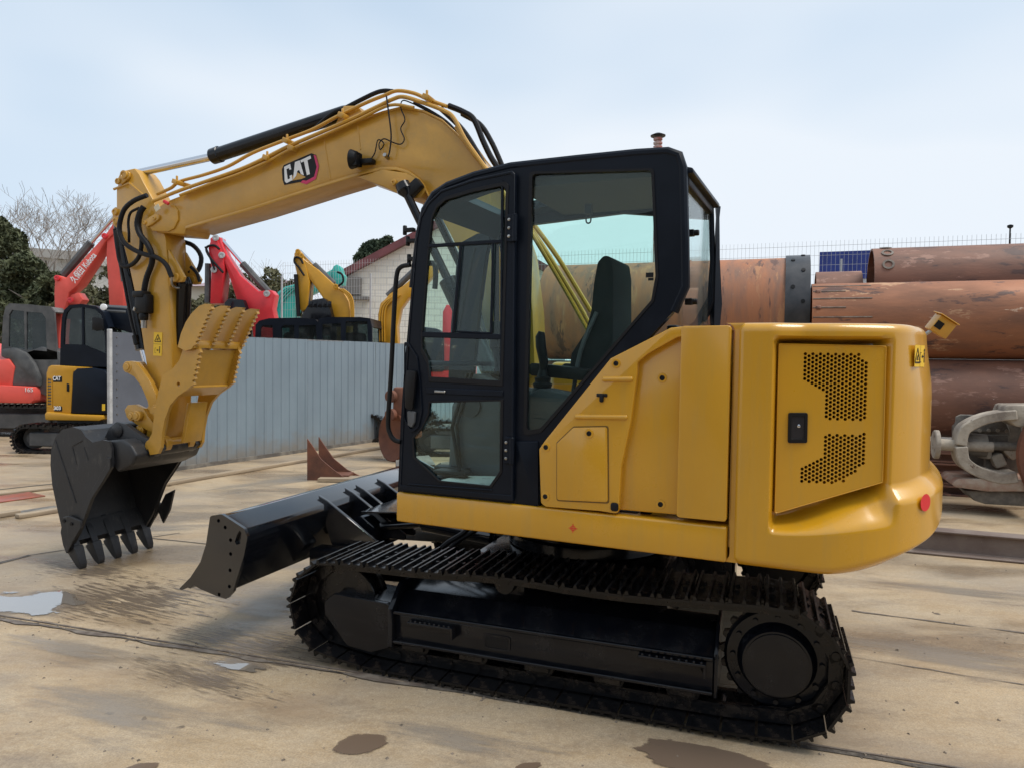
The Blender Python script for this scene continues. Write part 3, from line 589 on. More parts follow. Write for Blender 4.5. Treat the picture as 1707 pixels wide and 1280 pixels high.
# lamp on a thin pole at far right, chimney behind the cab
q = at(1684, 380, 19.0); cm = empty('thin_mast', (q.x, q.y, 0), 'thin dark mast with a small round lamp at the far right', 'mast')
mb = MB(); mb.cyl((q.x, q.y, 0), (q.x, q.y, q.z), .02, 8); put(mb, 'pole', M_INK, cm); mb = MB(); mb.lathe([(0, .03), (.03, .07), (.08, .07), (.1, .02)], (q.x, q.y, q.z - .02), (q.x, q.y, 99), 12); put(mb, 'lamp', M_INK, cm)
q = at(1097, 224, 24.0); ch_ = empty('vent_stack', (q.x, q.y, 0), 'ribbed red vent stack with flat dark cap rising behind the cab roof', 'chimney')
prof = [(0, .09)]; 
for k in range(5): prof += [(q.z - .75 + k * .13, .09), (q.z - .72 + k * .13, .15), (q.z - .66 + k * .13, .15), (q.z - .64 + k * .13, .09)]
mb = MB(); mb.lathe(prof, (q.x, q.y, 0), (q.x, q.y, 99), 14); put(mb, 'stack', mat('stack_red', (.32, .10, .08), .6, col2=(.5, .45, .42), scale=3), ch_)
mb = MB(); mb.lathe([(0, .24), (.03, .25), (.10, .10), (.12, .03)], (q.x, q.y, q.z - .08), (q.x, q.y, 99), 16); put(mb, 'cap', M_INK, ch_)
# ================================================================== the excavator: undercarriage
EX = empty('excavator', FO, 'large yellow excavator with black cab, black tracks and dozer blade, nearest the camera', 'excavator')
def track(sgn):
    """one track: sgn=+1 near side, -1 far side; returns the part"""
    yc = sgn * 0.90
    tr_c, tr_r, sp_c, sp_r = (1.165, 0.318), 0.262, (-1.135, 0.335), 0.300
    pts = []
    def arc(c, r, a0, a1, n=14):
        for i in range(n + 1):
            a = R(a0 + (a1 - a0) * i / n); pts.append((c[0] + r * math.cos(a), c[1] + r * math.sin(a)))
    pts += [(-0.9, 0.034), (0.0, 0.030), (0.92, 0.034)]
    arc(tr_c, tr_r, -72, 84)
    pts += [(0.95, 0.582), (0.72, 0.584), (0.5, 0.594), (0.3, 0.608), (0.2, 0.613), (0.08, 0.612), (-0.2, 0.600), (-0.5, 0.600), (-0.8, 0.616)]
    arc(sp_c, sp_r, 96, 250)
    P = [Vector((a, 0, b)) for a, b in pts]
    # resample
    cum = [0.0]
    for i in range(len(P)): cum.append(cum[-1] + (P[(i + 1) % len(P)] - P[i]).length)
    N = 41; pitch = cum[-1] / N
    def samp(d):
        d %= cum[-1]; i = max(k for k in range(len(P)) if cum[k] <= d + 1e-9)
        t = (d - cum[i]) / max(cum[i + 1] - cum[i], 1e-9); return P[i].lerp(P[(i + 1) % len(P)], t)
    chain = MB(); mats = []
    for k in range(N):
        a = samp(k * pitch); b = samp((k + 1) * pitch); c = (a + b) / 2; t = (b - a).normalized(); nrm = Vector((t.z, 0, -t.x))
        Mx = Matrix(((t.x, 0, nrm.x, c.x), (0, 1, 0, yc), (t.z, 0, nrm.z, c.z), (0, 0, 0, 1)))
        mats.append(Mx)
        for s in (-1, 1):
            Rm = Matrix(((t.x, 0, nrm.x), (0, 1, 0), (t.z, 0, nrm.z)))
            chain.box(c - nrm * 0.042 + Vector((0, yc + s * 0.075, 0)), (pitch * 1.02, 0.034, 0.06), Rm)
        chain.cyl(a - nrm * 0.045 + Vector((0, yc - 0.10, 0)), a - nrm * 0.045 + Vector((0, yc + 0.10, 0)), 0.019, 8)
    ch = put(chain, 'track', M_TRACK, EX, FU)
    return ch, mats, pitch
_shoe = {}
M_WORN = mat('worn_grouser', (.10, .095, .09), .32, metal=.7, col2=(.02, .018, .016), scale=14, lo=.42, hi=.6)
def shoe_mesh(pitch):
    if 'm' in _shoe: return _shoe['m']
    mb = MB(); L2 = pitch * 0.462
    mb.box((0, 0, 0), (L2 * 2, 0.45, 0.012))
    prof = lambda x, h: [(x - 0.011, 0.004), (x + 0.011, 0.004), (x + 0.005, h), (x - 0.005, h)]
    for x, h in ((-L2 + 0.012, 0.025), (0.0, 0.022), (L2 - 0.012, 0.025)): mb.prism(prof(x, h), -0.225, 0.225)
    for sx in (-0.036, 0.036):
        for sy in (-0.05, 0.05): mb.cyl((sx, sy, 0.005), (sx, sy, 0.016), 0.010, 6)
    # the turned-down lip at the shoe's ends
    me = mb.mesh('track_shoe', M_TRACK, 30); me.materials.append(M_WORN)
    for p in me.polygons:
        if p.center.z > .0205 and p.normal.z > .8: p.material_index = 1
    _shoe['m'] = me; return me
for sgn in (1, -1):
    ch, mats, pitch = track(sgn)
    me = shoe_mesh(pitch)
    for Mx in mats: link(bpy.data.objects.new('track_shoe', me), ch, FU.M @ Mx)
    yo = sgn
    # idler wheel
    mb = MB(); c = (1.165, 0.318)
    for s in (-1, 1):
        mb.lathe([(0, 0.10), (0.005, 0.205), (0.05, 0.205), (0.055, 0.16), (0.07, 0.15)], (c[0], yo * 0.90 + s * 0.075, c[1]), (c[0], yo * 0.90, c[1]), 28)
    mb.cyl((c[0], yo * 0.90 - 0.13, c[1]), (c[0], yo * 0.90 + 0.13, c[1]), 0.06, 16); mb.bevel(0.004, 1)
    put(mb, 'idler', M_TRACK, EX, FU)
    # sprocket with final drive
    mb = MB(); c = (-1.135, 0.335); teeth = []
    for k in range(21 * 4):
        a = 2 * math.pi * k / 84; rr = 0.255 if (k % 4) in (0, 1) else 0.225; teeth.append((c[0] + rr * math.cos(a), c[1] + rr * math.sin(a)))
    mb.prism(teeth, yo * 0.90 - 0.02, yo * 0.90 + 0.02)
    put(mb, 'sprocket', M_TRACK, EX, FU)
    mb = MB(); mb.lathe([(0, 0.21), (0.03, 0.235), (0.07, 0.235), (0.085, 0.222), (0.088, 0.175), (0.10, 0.165), (0.135, 0.160), (0.148, 0.15), (0.150, 0.10)], (c[0], yo * 0.86, c[1]), (c[0], yo * 1.2, c[1]), 40)
    mb.cyl((c[0], yo * 1.009, c[1]), (c[0], yo * 1.018, c[1]), 0.14, 36)
    fd = put(mb, 'final_drive', M_BLKM, EX, FU)
    bm_ = MB().cyl((0, yo * 0.944, 0), (0, yo * 0.962, 0), 0.013, 6).mesh('hub_bolt', M_BLKM)
    for k in range(12):
        a = 2 * math.pi * k / 12; link(bpy.data.objects.new('hub_bolt', bm_), fd, FU.M @ Matrix.Translation((c[0] + 0.195 * math.cos(a), 0, c[1] + 0.195 * math.sin(a))))
    # track frame beam
    sec = [(yo * 0.70, 0.17), (yo * 1.045, 0.17), (yo * 1.052, 0.19), (yo * 1.052, 0.325), (yo * 1.03, 0.345), (yo * 0.93, 0.425), (yo * 0.75, 0.445), (yo * 0.70, 0.42)]
    mb = MB(); mb.prismx(sec, -0.86, 0.80); mb.bevel(0.008, 2)
    fr = put(mb, 'track_frame', M_BLKM, EX, FU)
    mb = MB()
    for z in (0.178, 0.338): mb.box((-0.03, yo * 1.060, z), (1.66, 0.028, 0.016))
    mb.bevel(0.003, 1); put(mb, 'edge_strip', M_BLKM, fr, FU)
    # flange plate at the front of the beam, idler yoke
    mb = MB(); mb.prismx([(yo * 0.70, 0.15), (yo * 1.085, 0.15), (yo * 1.085, 0.36), (yo * 0.97, 0.47), (yo * 0.70, 0.47)], 0.80, 0.826); mb.bevel(0.004, 1)
    put(mb, 'flange_plate', M_BLKM, fr, FU)
    mb = MB()
    yk = fillet([(0.83, 0.13), (0.83, 0.37), (1.19, 0.385), (1.25, 0.33), (1.25, 0.26), (1.10, 0.10), (0.95, 0.085)], 0.03)
    mb.prism(yk, yo * 1.02, yo * 1.045); mb.prism([(0.83, 0.37), (1.17, 0.385), (1.17, 0.375), (0.83, 0.36)], yo * 0.76, yo * 1.02); mb.bevel(0.004, 1)
    put(mb, 'idler_yoke', M_BLKM, fr, FU)
    # steps welded on the beam
    for x0, x1, z in ((0.44, 0.70, 0.305), (-0.83, -0.52, 0.315)):
        mb = MB(); mb.box(((x0 + x1) / 2, yo * 1.078, z), (x1 - x0, 0.055, 0.014)); mb.box((x0 + 0.006, yo * 1.075, z - 0.03), (0.012, 0.05, 0.06))
        for i in range(9): mb.box((x0 + 0.02 + i * (x1 - x0 - 0.04) / 8, yo * 1.095, z + 0.011), (0.012, 0.014, 0.010))
        mb.bevel(0.002, 1); put(mb, 'step', M_BLKM, fr, FU)
    # inspection slot: flat black plate painted in for the hole's shade, with rim
    o_ = fillet([(0.135, 0.215), (0.28, 0.215), (0.28, 0.295), (0.135, 0.295)], 0.02); i_ = fillet([(0.146, 0.226), (0.269, 0.226), (0.269, 0.284), (0.146, 0.284)], 0.016)
    mb = MB(); mb.ring(o_, i_, yo * 1.051, yo * 1.058); put(mb, 'slot_rim', M_BLKM, fr, FU)
    mb = MB(); mb.prism(i_, yo * 1.0505, yo * 1.0535); put(mb, 'slot', M_INK, fr, FU)
    for x in (-0.72, -0.36, 0.0, 0.36, 0.70):
        mb = MB(); cc = (x, 0.135)
        for s in (-1, 1): mb.lathe([(0, 0.05), (0.003, 0.085), (0.03, 0.085), (0.04, 0.07), (0.075, 0.068)], (x, yo * 0.90 + s * 0.10, 0.155), (x, yo * 0.90, 0.155), 18)
        mb.box((x, yo * 0.90 + 0.125, 0.16), (0.13, 0.03, 0.06)); mb.bevel(0.003, 1); put(mb, 'track_roller', M_TRACK, EX, FU)
    mb = MB(); mb.cyl((0.2, yo * 0.82, 0.535), (0.2, yo * 0.98, 0.535), 0.055, 18); mb.box((0.2, yo * 0.80, 0.47), (0.12, 0.05, 0.16)); mb.bevel(0.004, 1); put(mb, 'carrier_roller', M_TRACK, EX, FU)
    # rear hub guard of the beam
    mb = MB(); mb.prismx([(yo * 0.70, 0.15), (yo * 1.05, 0.15), (yo * 1.05, 0.36), (yo * 0.93, 0.46), (yo * 0.70, 0.46)], -0.88, -0.862); mb.bevel(0.004, 1); put(mb, 'end_plate', M_BLKM, fr, FU)
# centre frame and slewing ring
mb = MB()
mb.loft([[(0.62, 0.66, 0.30), (-0.62, 0.66, 0.30), (-0.62, -0.66, 0.30), (0.62, -0.66, 0.30)], [(0.55, 0.55, 0.56), (-0.55, 0.55, 0.56), (-0.55, -0.55, 0.56), (0.55, -0.55, 0.56)]])
for sx in (-1, 1):
    for sy in (-1, 1): mb.box((sx * 0.42, sy * 0.60, 0.36), (0.24, 0.34, 0.16))
mb.bevel(0.012, 2); cf = put(mb, 'centre_frame', M_BLKM, EX, FU)
mb = MB(); mb.lathe([(0, 0.46), (0.01, 0.50), (0.07, 0.50), (0.08, 0.47), (0.10, 0.47), (0.11, 0.52), (0.17, 0.52), (0.28, 0.50)], (0, 0, 0.56), (0, 0, 1), 56); put(mb, 'slew_ring', M_BLKM, EX, FU)
# hydraulic hoses bending up from the centre joint
for i, (a, b) in enumerate(((0.62, 0.5), (0.58, 0.42))):
    mb = MB(); mb.tube(smooth_path([(a + 0.30, b, 0.40), (a + 0.16, b - 0.03, 0.56), (a, b - 0.02, 0.68), (a - 0.08, b - 0.04, 0.84)], 5), 0.017, 8); put(mb, 'hose', M_RUB, EX, FU)

# ------------------------------------------------------------------ dozer blade
BW = 1.20
prof_end = FU.xz([(355, 858), (374, 855), (411, 879), (417, 893), (411, 925), (400, 960), (393, 984), (382, 996), (366, 991), (338, 979), (328, 973), (308, 981), (303, 979), (322, 960), (339, 934), (348, 905)], BW)
body = FU.xz([(359, 860), (376, 859), (408, 881), (413, 893), (407, 925), (396, 960), (389, 982), (372, 986), (352, 972), (330, 966), (342, 934), (351, 905)], BW)
mb = MB(); mb.prism(body, -BW, BW - 0.004); mb.bevel(0.006, 2)
bl = put(mb, 'dozer_blade', M_BLKG, EX, FU)
def bl_end(y0, y1):
    hs = [circ(FU.xz([q], BW)[0], 0.011, 8) for q in ((369, 866), (380, 877), (389, 898), (389, 921), (388, 948), (387, 975), (370, 988))]
    slot = FU.xz([(400, 888), (404, 882), (407, 886), (405, 904), (399, 906), (396, 901)], BW)
    mb = MB(); mb.plate(fillet(prof_end, 0.02, 3), hs + [slot], y0, y1); return put(mb, 'end_plate', M_BLKG, bl, FU)
bl_end(BW, BW + 0.022); bl_end(-BW - 0.022, -BW)
edge = FU.xz([(300, 979), (311, 983), (332, 962), (340, 938), (334, 941), (320, 961)], BW)
mb = MB(); mb.prism(edge, -BW, BW - 0.03); put(mb, 'cutting_edge', M_BLKG, bl, FU)
# slanted top strip, lighter where the sky is mirrored
top = FU.xz([(360, 858), (375, 854), (412, 877), (405, 884)], BW)
# gussets on the back
xb, zb = body[3]; 
for gp in ((499, 818), (545, 806), (564, 801), (598, 791)):
    y = FU.zz(gp[0], gp[1], 0.80).y
    x_, z_ = body[2]
    tri = [(x_ + 0.06, z_ + 0.05), (x_ - 0.01, z_ + 0.02), (x_ - 0.42, 0.50), (x_ - 0.42, 0.46), (x_ - 0.05, 0.46), (x_ + 0.02, z_ - 0.10)]
    mb = MB(); mb.prism(tri, y - 0.014, y + 0.014); mb.bevel(0.004, 1); put(mb, 'gusset', M_BLKG, bl, FU)
for y in (0.50, -0.50):
    x_ = body[4][0]
    mb = MB(); mb.prism([(x_ + 0.02, 0.30), (x_ + 0.02, 0.47), (0.95, 0.49), (0.45, 0.42), (0.45, 0.28), (0.95, 0.33)], y - 0.07, y + 0.07); mb.bevel(0.012, 2)
    put(mb, 'push_arm', M_BLKG, bl, FU)
for y in (0.12, -0.12):
    mb = MB(); mb.cyl((1.55, y, 0.52), (1.08, y, 0.60), 0.028, 12); mb.lathe([(0, 0.05), (0.01, 0.058), (0.5, 0.058), (0.51, 0.04)], (1.10, y, 0.60), (0.56, y, 0.55), 18)
    put(mb, 'blade_cylinder', M_BLKG, EX, FU)
mb = MB(); mb.prism([(1.60, 0.60), (1.62, 0.40), (1.40, 0.40), (1.42, 0.56), (1.52, 0.63)], -0.22, 0.22); mb.bevel(0.015, 2); put(mb, 'cylinder_bracket', M_BLKG, bl, FU)
mb = MB(); mb.prism([(1.50, 0.655), (1.50, 0.668), (1.05, 0.70), (1.05, 0.688)], -0.26, 0.26); mb.bevel(0.003, 1); put(mb, 'cylinder_guard', M_BLKG, EX, FU)
# ================================================================== superstructure
YS = 1.16
skz0 = 0.838; skz1 = 0.995
xf = FS(660, 845, YS).x; xr = FS(1211, 905, YS).x
mb = MB(); mb.box(((xf + xr) / 2, YS - 0.10, (skz0 + skz1) / 2), (xf - xr, 0.20, skz1 - skz0)); mb.bevel(0.012, 3)
skirt = put(mb, 'side_skirt', M_YEL, EX, FS)
# target mark printed on the skirt
p = FS(955, 880, YS + 0.001)
mb = MB(); mb.ring(circ((p.x, p.z), 0.0125, 20), circ((p.x, p.z), 0.0095, 20), YS, YS + 0.0015)
mb.box((p.x, YS + 0.0008, p.z), (0.042, 0.0015, 0.003)); mb.box((p.x, YS + 0.0008, p.z), (0.003, 0.0016, 0.042))
put(mb, 'target_mark', M_REDD, skirt, FS)
# deck / main frame under everything
mb = MB(); mb.prismz([(xf - 0.02, YS - 0.20), (xf - 0.02, -0.10), (0.9, -0.16), (0.9, -0.45), (xf - 0.1, -1.1), (-1.0, -1.1), (-1.45, -0.9), (-1.6, 0), (-1.45, 0.9), (-1.0, YS - 0.21)], 0.80, 0.96); mb.bevel(0.01, 1)
put(mb, 'main_frame', M_BLKM, EX, FS)
mb = MB(); mb.box((-0.35, -0.75, 1.32), (1.6, 0.62, 0.74)); mb.bevel(0.04, 3); put(mb, 'right_housing', M_YEL, EX, FS)

# ---- left side cover -------------------------------------------------------
def pl(pts, Y=YS): return FS.xz(pts, Y)
base = pl([(904, 748), (1020, 603), (1122, 553), (1219, 547), (1210, 868), (905, 841)])
mb = MB(); mb.prism(base, YS - 0.10, YS - 0.035); mb.bevel(0.01, 2); cover = put(mb, 'side_cover', M_YEL, EX, FS)
blk = [(902, 838), (899, 748), (908, 735), (1018, 598), (1118, 547), (1144, 544), (1144, 560), (1128, 563), (1080, 590), (1063, 604), (1062, 622), (1052, 700), (1036, 775), (1031, 856), (1000, 851), (910, 844)]
pocket = pl([(1005, 634), (1054, 634), (1046, 692), (962, 690)])
outl = fillet(pl(blk), 0.02, 3)
mb = MB(); mb.prism(outl, YS - 0.05, YS + 0.004); mb.bevel(0.016, 3)
lp = put(mb, 'cover_panel', M_YEL, cover, FS)
# pressed pocket: two slanted ridges above and below it
for a, b in (((1004, 632), (1056, 632)), ((958, 694), (1047, 695))):
    A = FS(*a, YS); B = FS(*b, YS)
    mb = MB(); mb.prism([(A.x, A.z - 0.012), (A.x, A.z + 0.012), (B.x, B.z + 0.012), (B.x, B.z - 0.012)], YS - 0.01, YS + 0.016); mb.bevel(0.011, 3); put(mb, 'pressed_ridge', M_YEL, lp, FS)
colm = [(1136, 544), (1219, 543), (1211, 869), (1128, 861)]
mb = MB(); mb.prism(fillet(pl(colm), 0.015, 3), YS - 0.05, YS + 0.006); mb.bevel(0.018, 3); put(mb, 'cover_panel', M_YEL, cover, FS)
# fuel flap
fl = fillet(pl([(930, 832), (930, 738), (957, 712), (1013, 711), (1014, 836)]), 0.012, 3)
g = [((x - fl[0][0]) * 1.0 + fl[0][0], z) for x, z in fl]
cxm = sum(q[0] for q in fl) / len(fl); czm = sum(q[1] for q in fl) / len(fl)
mb = MB(); mb.prism([(cxm + (x - cxm) * 1.045, czm + (z - czm) * 1.035) for x, z in fl], YS, YS + 0.0052); put(mb, 'flap_seam_shade', mat('seam_shadow', (0.16, 0.085, 0.012), 0.6), cover, FS)  # darker yellow rim: the seam's shade put into colour
mb = MB(); mb.prism(fl, YS - 0.002, YS + 0.014); mb.bevel(0.006, 2); flap = put(mb, 'fuel_flap', M_YEL, cover, FS)
def bolt(px, py, parent, y=YS, r=0.010):
    q = FS(px, py, y); 
    mb = MB(); mb.lathe([(0, r * 2.2), (0.003, r * 2.1), (0.0035, r * 1.25), (0.001, r * 1.2), (0.001, r * .9)], (q.x, y, q.z), (q.x, y + 1, q.z), 18); w = put(mb, 'washer', M_YEL, parent, FS)
    mb = MB(); mb.lathe([(0, r * 1.15), (0.004, r * 1.1), (0.006, r * 0.8), (0.003, r * 0.6)], (q.x, y, q.z), (q.x, y + 1, q.z), 14); put(mb, 'bolt', M_INK, parent, FS)
for b in ((910, 745), (909, 827), (1027, 606)): bolt(*b, cover, YS + 0.004)
bolt(982, 722, flap, YS + 0.014)
for b in ((1104, 630), (1101, 840)): bolt(*b, cover, YS - 0.035)
q = FS(1004, 660, YS)
mb = MB(); mb.box((q.x, YS + 0.006, q.z + 0.004), (0.052, 0.008, 0.016)); mb.prism(fillet([(q.x - 0.009, q.z - 0.028), (q.x + 0.009, q.z - 0.028), (q.x + 0.009, q.z + 0.006), (q.x - 0.009, q.z + 0.006)], 0.008), YS + 0.002, YS + 0.018); mb.bevel(0.003, 2)
put(mb, 'key_latch', M_INK, cover, FS)
q = FS(1025, 844, YS)
mb = MB(); mb.prism(fillet([(q.x - 0.019, q.z - 0.02), (q.x + 0.019, q.z - 0.02), (q.x + 0.019, q.z + 0.02), (q.x - 0.019, q.z + 0.02)], 0.014), YS, YS + 0.012); mb.bevel(0.006, 2); put(mb, 'rubber_plug', M_RUB, cover, FS)

# ---- counterweight and engine housing: one moulded shell ------------------
CWT = 1.872
plan = [(-1.035, 1.02), (-1.035, 1.166), (-1.10, 1.172), (-1.22, 1.172), (-1.33, 1.170), (-1.42, 1.162), (-1.51, 1.140), (-1.60, 1.105), (-1.69, 1.050), (-1.765, 0.970), (-1.82, 0.870), (-1.86, 0.72), (-1.885, 0.52), (-1.905, 0.26)]
plan += [(-1.912, 0.0)] + [(x, -y) for x, y in plan[:2:-1]] + [(-1.035, -1.17), (-1.035, -1.0)]
# resample evenly, finer on the visible part
_sp = smooth_path([(x, y, 0) for x, y in plan[2:-2]], 5); pv = [Vector(p) for p in plan[:2]] + [Vector((q.x, q.y)) for q in _sp] + [Vector(p) for p in plan[-2:]]; cum = [0]
for a, b in zip(pv, pv[1:]): cum.append(cum[-1] + (b - a).length)
def pat(s):
    i = max(k for k in range(len(pv) - 1) if cum[k] <= s + 1e-9); t = (s - cum[i]) / (cum[i + 1] - cum[i]); return pv[i].lerp(pv[i + 1], t)
def sm(x, a, b):
    t = min(max((x - a) / (b - a), 0), 1); return t * t * (3 - 2 * t)
ss = []; s = 0.0
while s < cum[-1]:
    ss.append(s); s += 0.0065 if s < 1.25 else 0.04
ss.append(cum[-1])
S_L, S_R = 0.146 + 0.160, None            # arc positions of the door opening
def s_at_px(px, off_=0.0):                          # arc position where the plan meets a pixel column at door height
    best = None
    for k in ss:
        p = pat(k); n_ = (pat(min(k + .03, cum[-1])) - pat(max(k - .03, 0))); n_ = Vector((-n_.y, n_.x)).normalized(); n_ = n_ if n_ @ Vector((p.x + 1.0, p.y)) > 0 else -n_; p = p - n_ * off_; w = FS.M @ Vector((p.x, p.y, 1.45)); d = w - CC; x = CX + FPX * (d @ CR) / (d @ CF)
        if k > 0.15 and k < 1.3 and (best is None or abs(x - px) < best[0]): best = (abs(x - px), k)
    return best[1]
S_L, S_R = s_at_px(1290), s_at_px(1486, .055)
NZ = 170
def shell(s, t):
    p = pat(s); e = 0.002; n = (pat(min(s + 0.03, cum[-1])) - pat(max(s - 0.03, 0))); n = Vector((-n.y, n.x)).normalized()
    if n @ Vector((p.x + 1.0, p.y)) < 0: n = -n
    f = sm(s, 0.50, 1.05)
    u_ = min(max((min(s, cum[-1] - s) - 0.50) / 1.05, 0), 1); zb = 0.838 + 0.235 * (u_ * (1 - math.exp(-u_ * 6)))
    z = zb + (CWT - zb) * t
    # ledge height rises towards the tail
    zl = 1.045 + 0.150 * sm(s, S_L, S_R + 0.02) + 0.03 * sm(s, S_R, S_R + .3)
    zl0 = 1.015 + 0.06 * sm(s, S_L, S_R + 0.1)
    wall = sm(s, S_L - 0.012, S_L + 0.010) * (1 - sm(s, S_R - 0.045, S_R + 0.008))     # door opening
    above = sm(z, zl0, zl)
    o = 0.0
    # body above the ledge is set back behind the bulge, except at the front column
    o -= 0.055 * sm(s, S_L - 0.03, S_L + 0.12) * sm(z, zl - 0.06, zl + 0.02) * (1 - 0.0)
    rec = wall * (1 - sm(z, 1.790, 1.815))
    o -= rec * (0.100 - 0.030 * sm(s, S_L, S_R) + 0.05 * sm(s, S_L + .1, S_R) * (1 - sm(s, S_R - .1, S_R))) * sm(z, zl0 - 0.03, zl + 0.005)
    # rounded top
    r = 0.038; u = (z - (CWT - r)) / r
    if u > 0: o -= r * (1 - math.sqrt(max(1 - u * u, 0.0)))
    o -= 0.03 * sm(z, 1.55, CWT) * sm(s, S_R, S_R + 0.3)
    # underside tuck
    v = (zb + 0.035 - z) / 0.035
    if v > 0: o -= 0.025 * v * v
    o -= 0.05 * f * sm(-z, -(zb + 0.05), -zb)
    o -= 0.012 * (1 - sm(s, 0.146, 0.172))
    q = p + n * o
    return (q.x, q.y, z)
rows = []
for i in range(NZ + 1):
    t = i / NZ
    if t > 0.93: t = 0.93 + 0.07 * math.sin((t - 0.93) / 0.07 * math.pi / 2)
    rows.append([shell(s, t) for s in ss])
mb = MB(); mb.loft(rows, capa=True, capb=True, closed=True)
cw = put(mb, 'counterweight', M_YEL, EX, FS, smooth=40)

# ---- engine door with honeycomb vents ------------------------------------
pL = Vector(shell(S_L + 0.02, 0.6)); pR = Vector(shell(S_R - 0.035, 0.6))
dx = Vector((pR.x - pL.x, pR.y - pL.y, 0)); dW = dx.length; dx.normalize(); dn = Vector((-dx.y, dx.x, 0)); dn = dn if dn.y > 0 else -dn
DO = Vector((pL.x, pL.y, 0)) + dn * 0.052
# local frame of the door: x = -dx (so that x runs forward), y = dn
DM = FS.M @ Matrix(((-dx.x, dn.x, 0, DO.x), (-dx.y, dn.y, 0, DO.y), (0, 0, 1, 0), (0, 0, 0, 1)))
DI = DM.inverted()
def dpx(px, py):                           # pixel -> door x,z
    d = ray(px, py); o = DM.translation; n = (DM.to_3x3() @ Vector((0, 1, 0)))
    P = CC + d * ((o - CC) @ n / (d @ n)); q = DI @ P; return (q.x, q.z)
dout = fillet([dpx(*q) for q in ((1297, 573), (1476, 577), (1470, 803), (1290, 855))], 0.008, 3)
def inside(p, poly):
    c = False; n = len(poly)
    for i in range(n):
        a, b = poly[i], poly[i - 1]
        if (a[1] > p[1]) != (b[1] > p[1]) and p[0] < (b[0] - a[0]) * (p[1] - a[1]) / (b[1] - a[1]) + a[0]: c = not c
    return c
v1 = [dpx(*q) for q in ((1338, 589), (1428, 589), (1447, 603), (1445, 700), (1375, 699), (1372, 650), (1338, 631))]
v2 = [dpx(*q) for q in ((1374, 724), (1444, 722), (1444, 768), (1402, 803), (1334, 804), (1334, 779), (1374, 757))]
hp = 0.0172; holes = []
xs = [p[0] for p in v1 + v2]; zs = [p[1] for p in v1 + v2]
j = 0; x = min(xs)
while x < max(xs):
    z = min(zs) + (hp / 2 if j % 2 else 0)
    while z < max(zs):
        if inside((x, z), v1) or inside((x, z), v2): holes.append((x, z))
        z += hp
    x += hp * 0.866; j += 1
mb = MB(); mb.plate(dout, [circ(h, hp * 0.43, 6, 0) for h in holes], -0.012, 0.012)
door = put(mb, 'engine_door', M_YEL, EX, DM, smooth=20)
mb = MB(); gx = [q[0] for q in dout]; mb.prism([(max(gx) - 0.03, dout[-1][1] + 0.07), (min(gx) + .05, 1.27), (min(gx) + .05, 1.74), (max(gx) - .03, 1.74)], -0.028, -0.020)
put(mb, 'vent_backing', mat('radiator_dark', (0.03, 0.02, 0.012), 0.7), door, DM)
# door edge return
mb = MB(); cxd = sum(q[0] for q in dout) / len(dout); czd = sum(q[1] for q in dout) / len(dout)
mb.ring(dout, [(cxd + (x - cxd) * 0.985, czd + (z - czd) * 0.99) for x, z in dout], 0.0115, 0.0165); mb.bevel(0.002, 1); put(mb, 'door_rim', M_YEL, door, DM)
# latch
o_ = fillet([dpx(*q) for q in ((1313, 687), (1345, 687), (1344, 737), (1312, 737))], 0.008, 3); i_ = fillet([dpx(*q) for q in ((1318, 693), (1340, 693), (1339, 730), (1317, 730))], 0.004, 3)
mb = MB(); mb.ring(o_, i_, 0.011, 0.021); mb.bevel(0.002, 1); la = put(mb, 'latch', M_INK, door, DM)
mb = MB(); mb.prism(i_, 0.006, 0.0145); put(mb, 'latch_paddle', M_LENS, la, DM)
q = dpx(1330, 709); mb = MB(); mb.lathe([(0, 0.007), (0.006, 0.0068), (0.007, 0.003), (0.004, 0.002)], (q[0], 0.0145, q[1]), (q[0], 1, q[1]), 14); put(mb, 'key_cylinder', M_CHR, la, DM)
# surface stickers follow the shell
def on_shell(px, py):
    best = None
    for s in ss:
        if s > 1.75: break
        for k in range(8, NZ, 2):
            v = Vector(shell(s, k / NZ)); w = FS.M @ v - CC; zz = w @ CF; v2 = Vector(shell(s + .01, k / NZ)); tt_ = v2 - v; nn_ = Vector((-tt_.y, tt_.x, 0)); nn_ = nn_ if nn_ @ Vector((v.x + 1.0, v.y, 0)) > 0 else -nn_
            if nn_.normalized() @ (FS.loc(CC) - v).normalized() < .15: continue
            x = CX + FPX * (w @ CR) / zz; y = CY - FPX * (w @ CU) / zz; e = (x - px) ** 2 + (y - py) ** 2
            if best is None or e < best[0] - 1e-6: best = (e, s, k / NZ)
    _, s, t = best
    v = Vector(shell(s, t)); a = Vector(shell(s + 0.02, t)); b = Vector(shell(s, t + 0.02))
    tx = (a - v).normalized(); tz = (b - v).normalized(); n = tx.cross(tz); 
    if n.y < 0: n = -n
    return v + n.normalized() * 0.006, -tx, tz
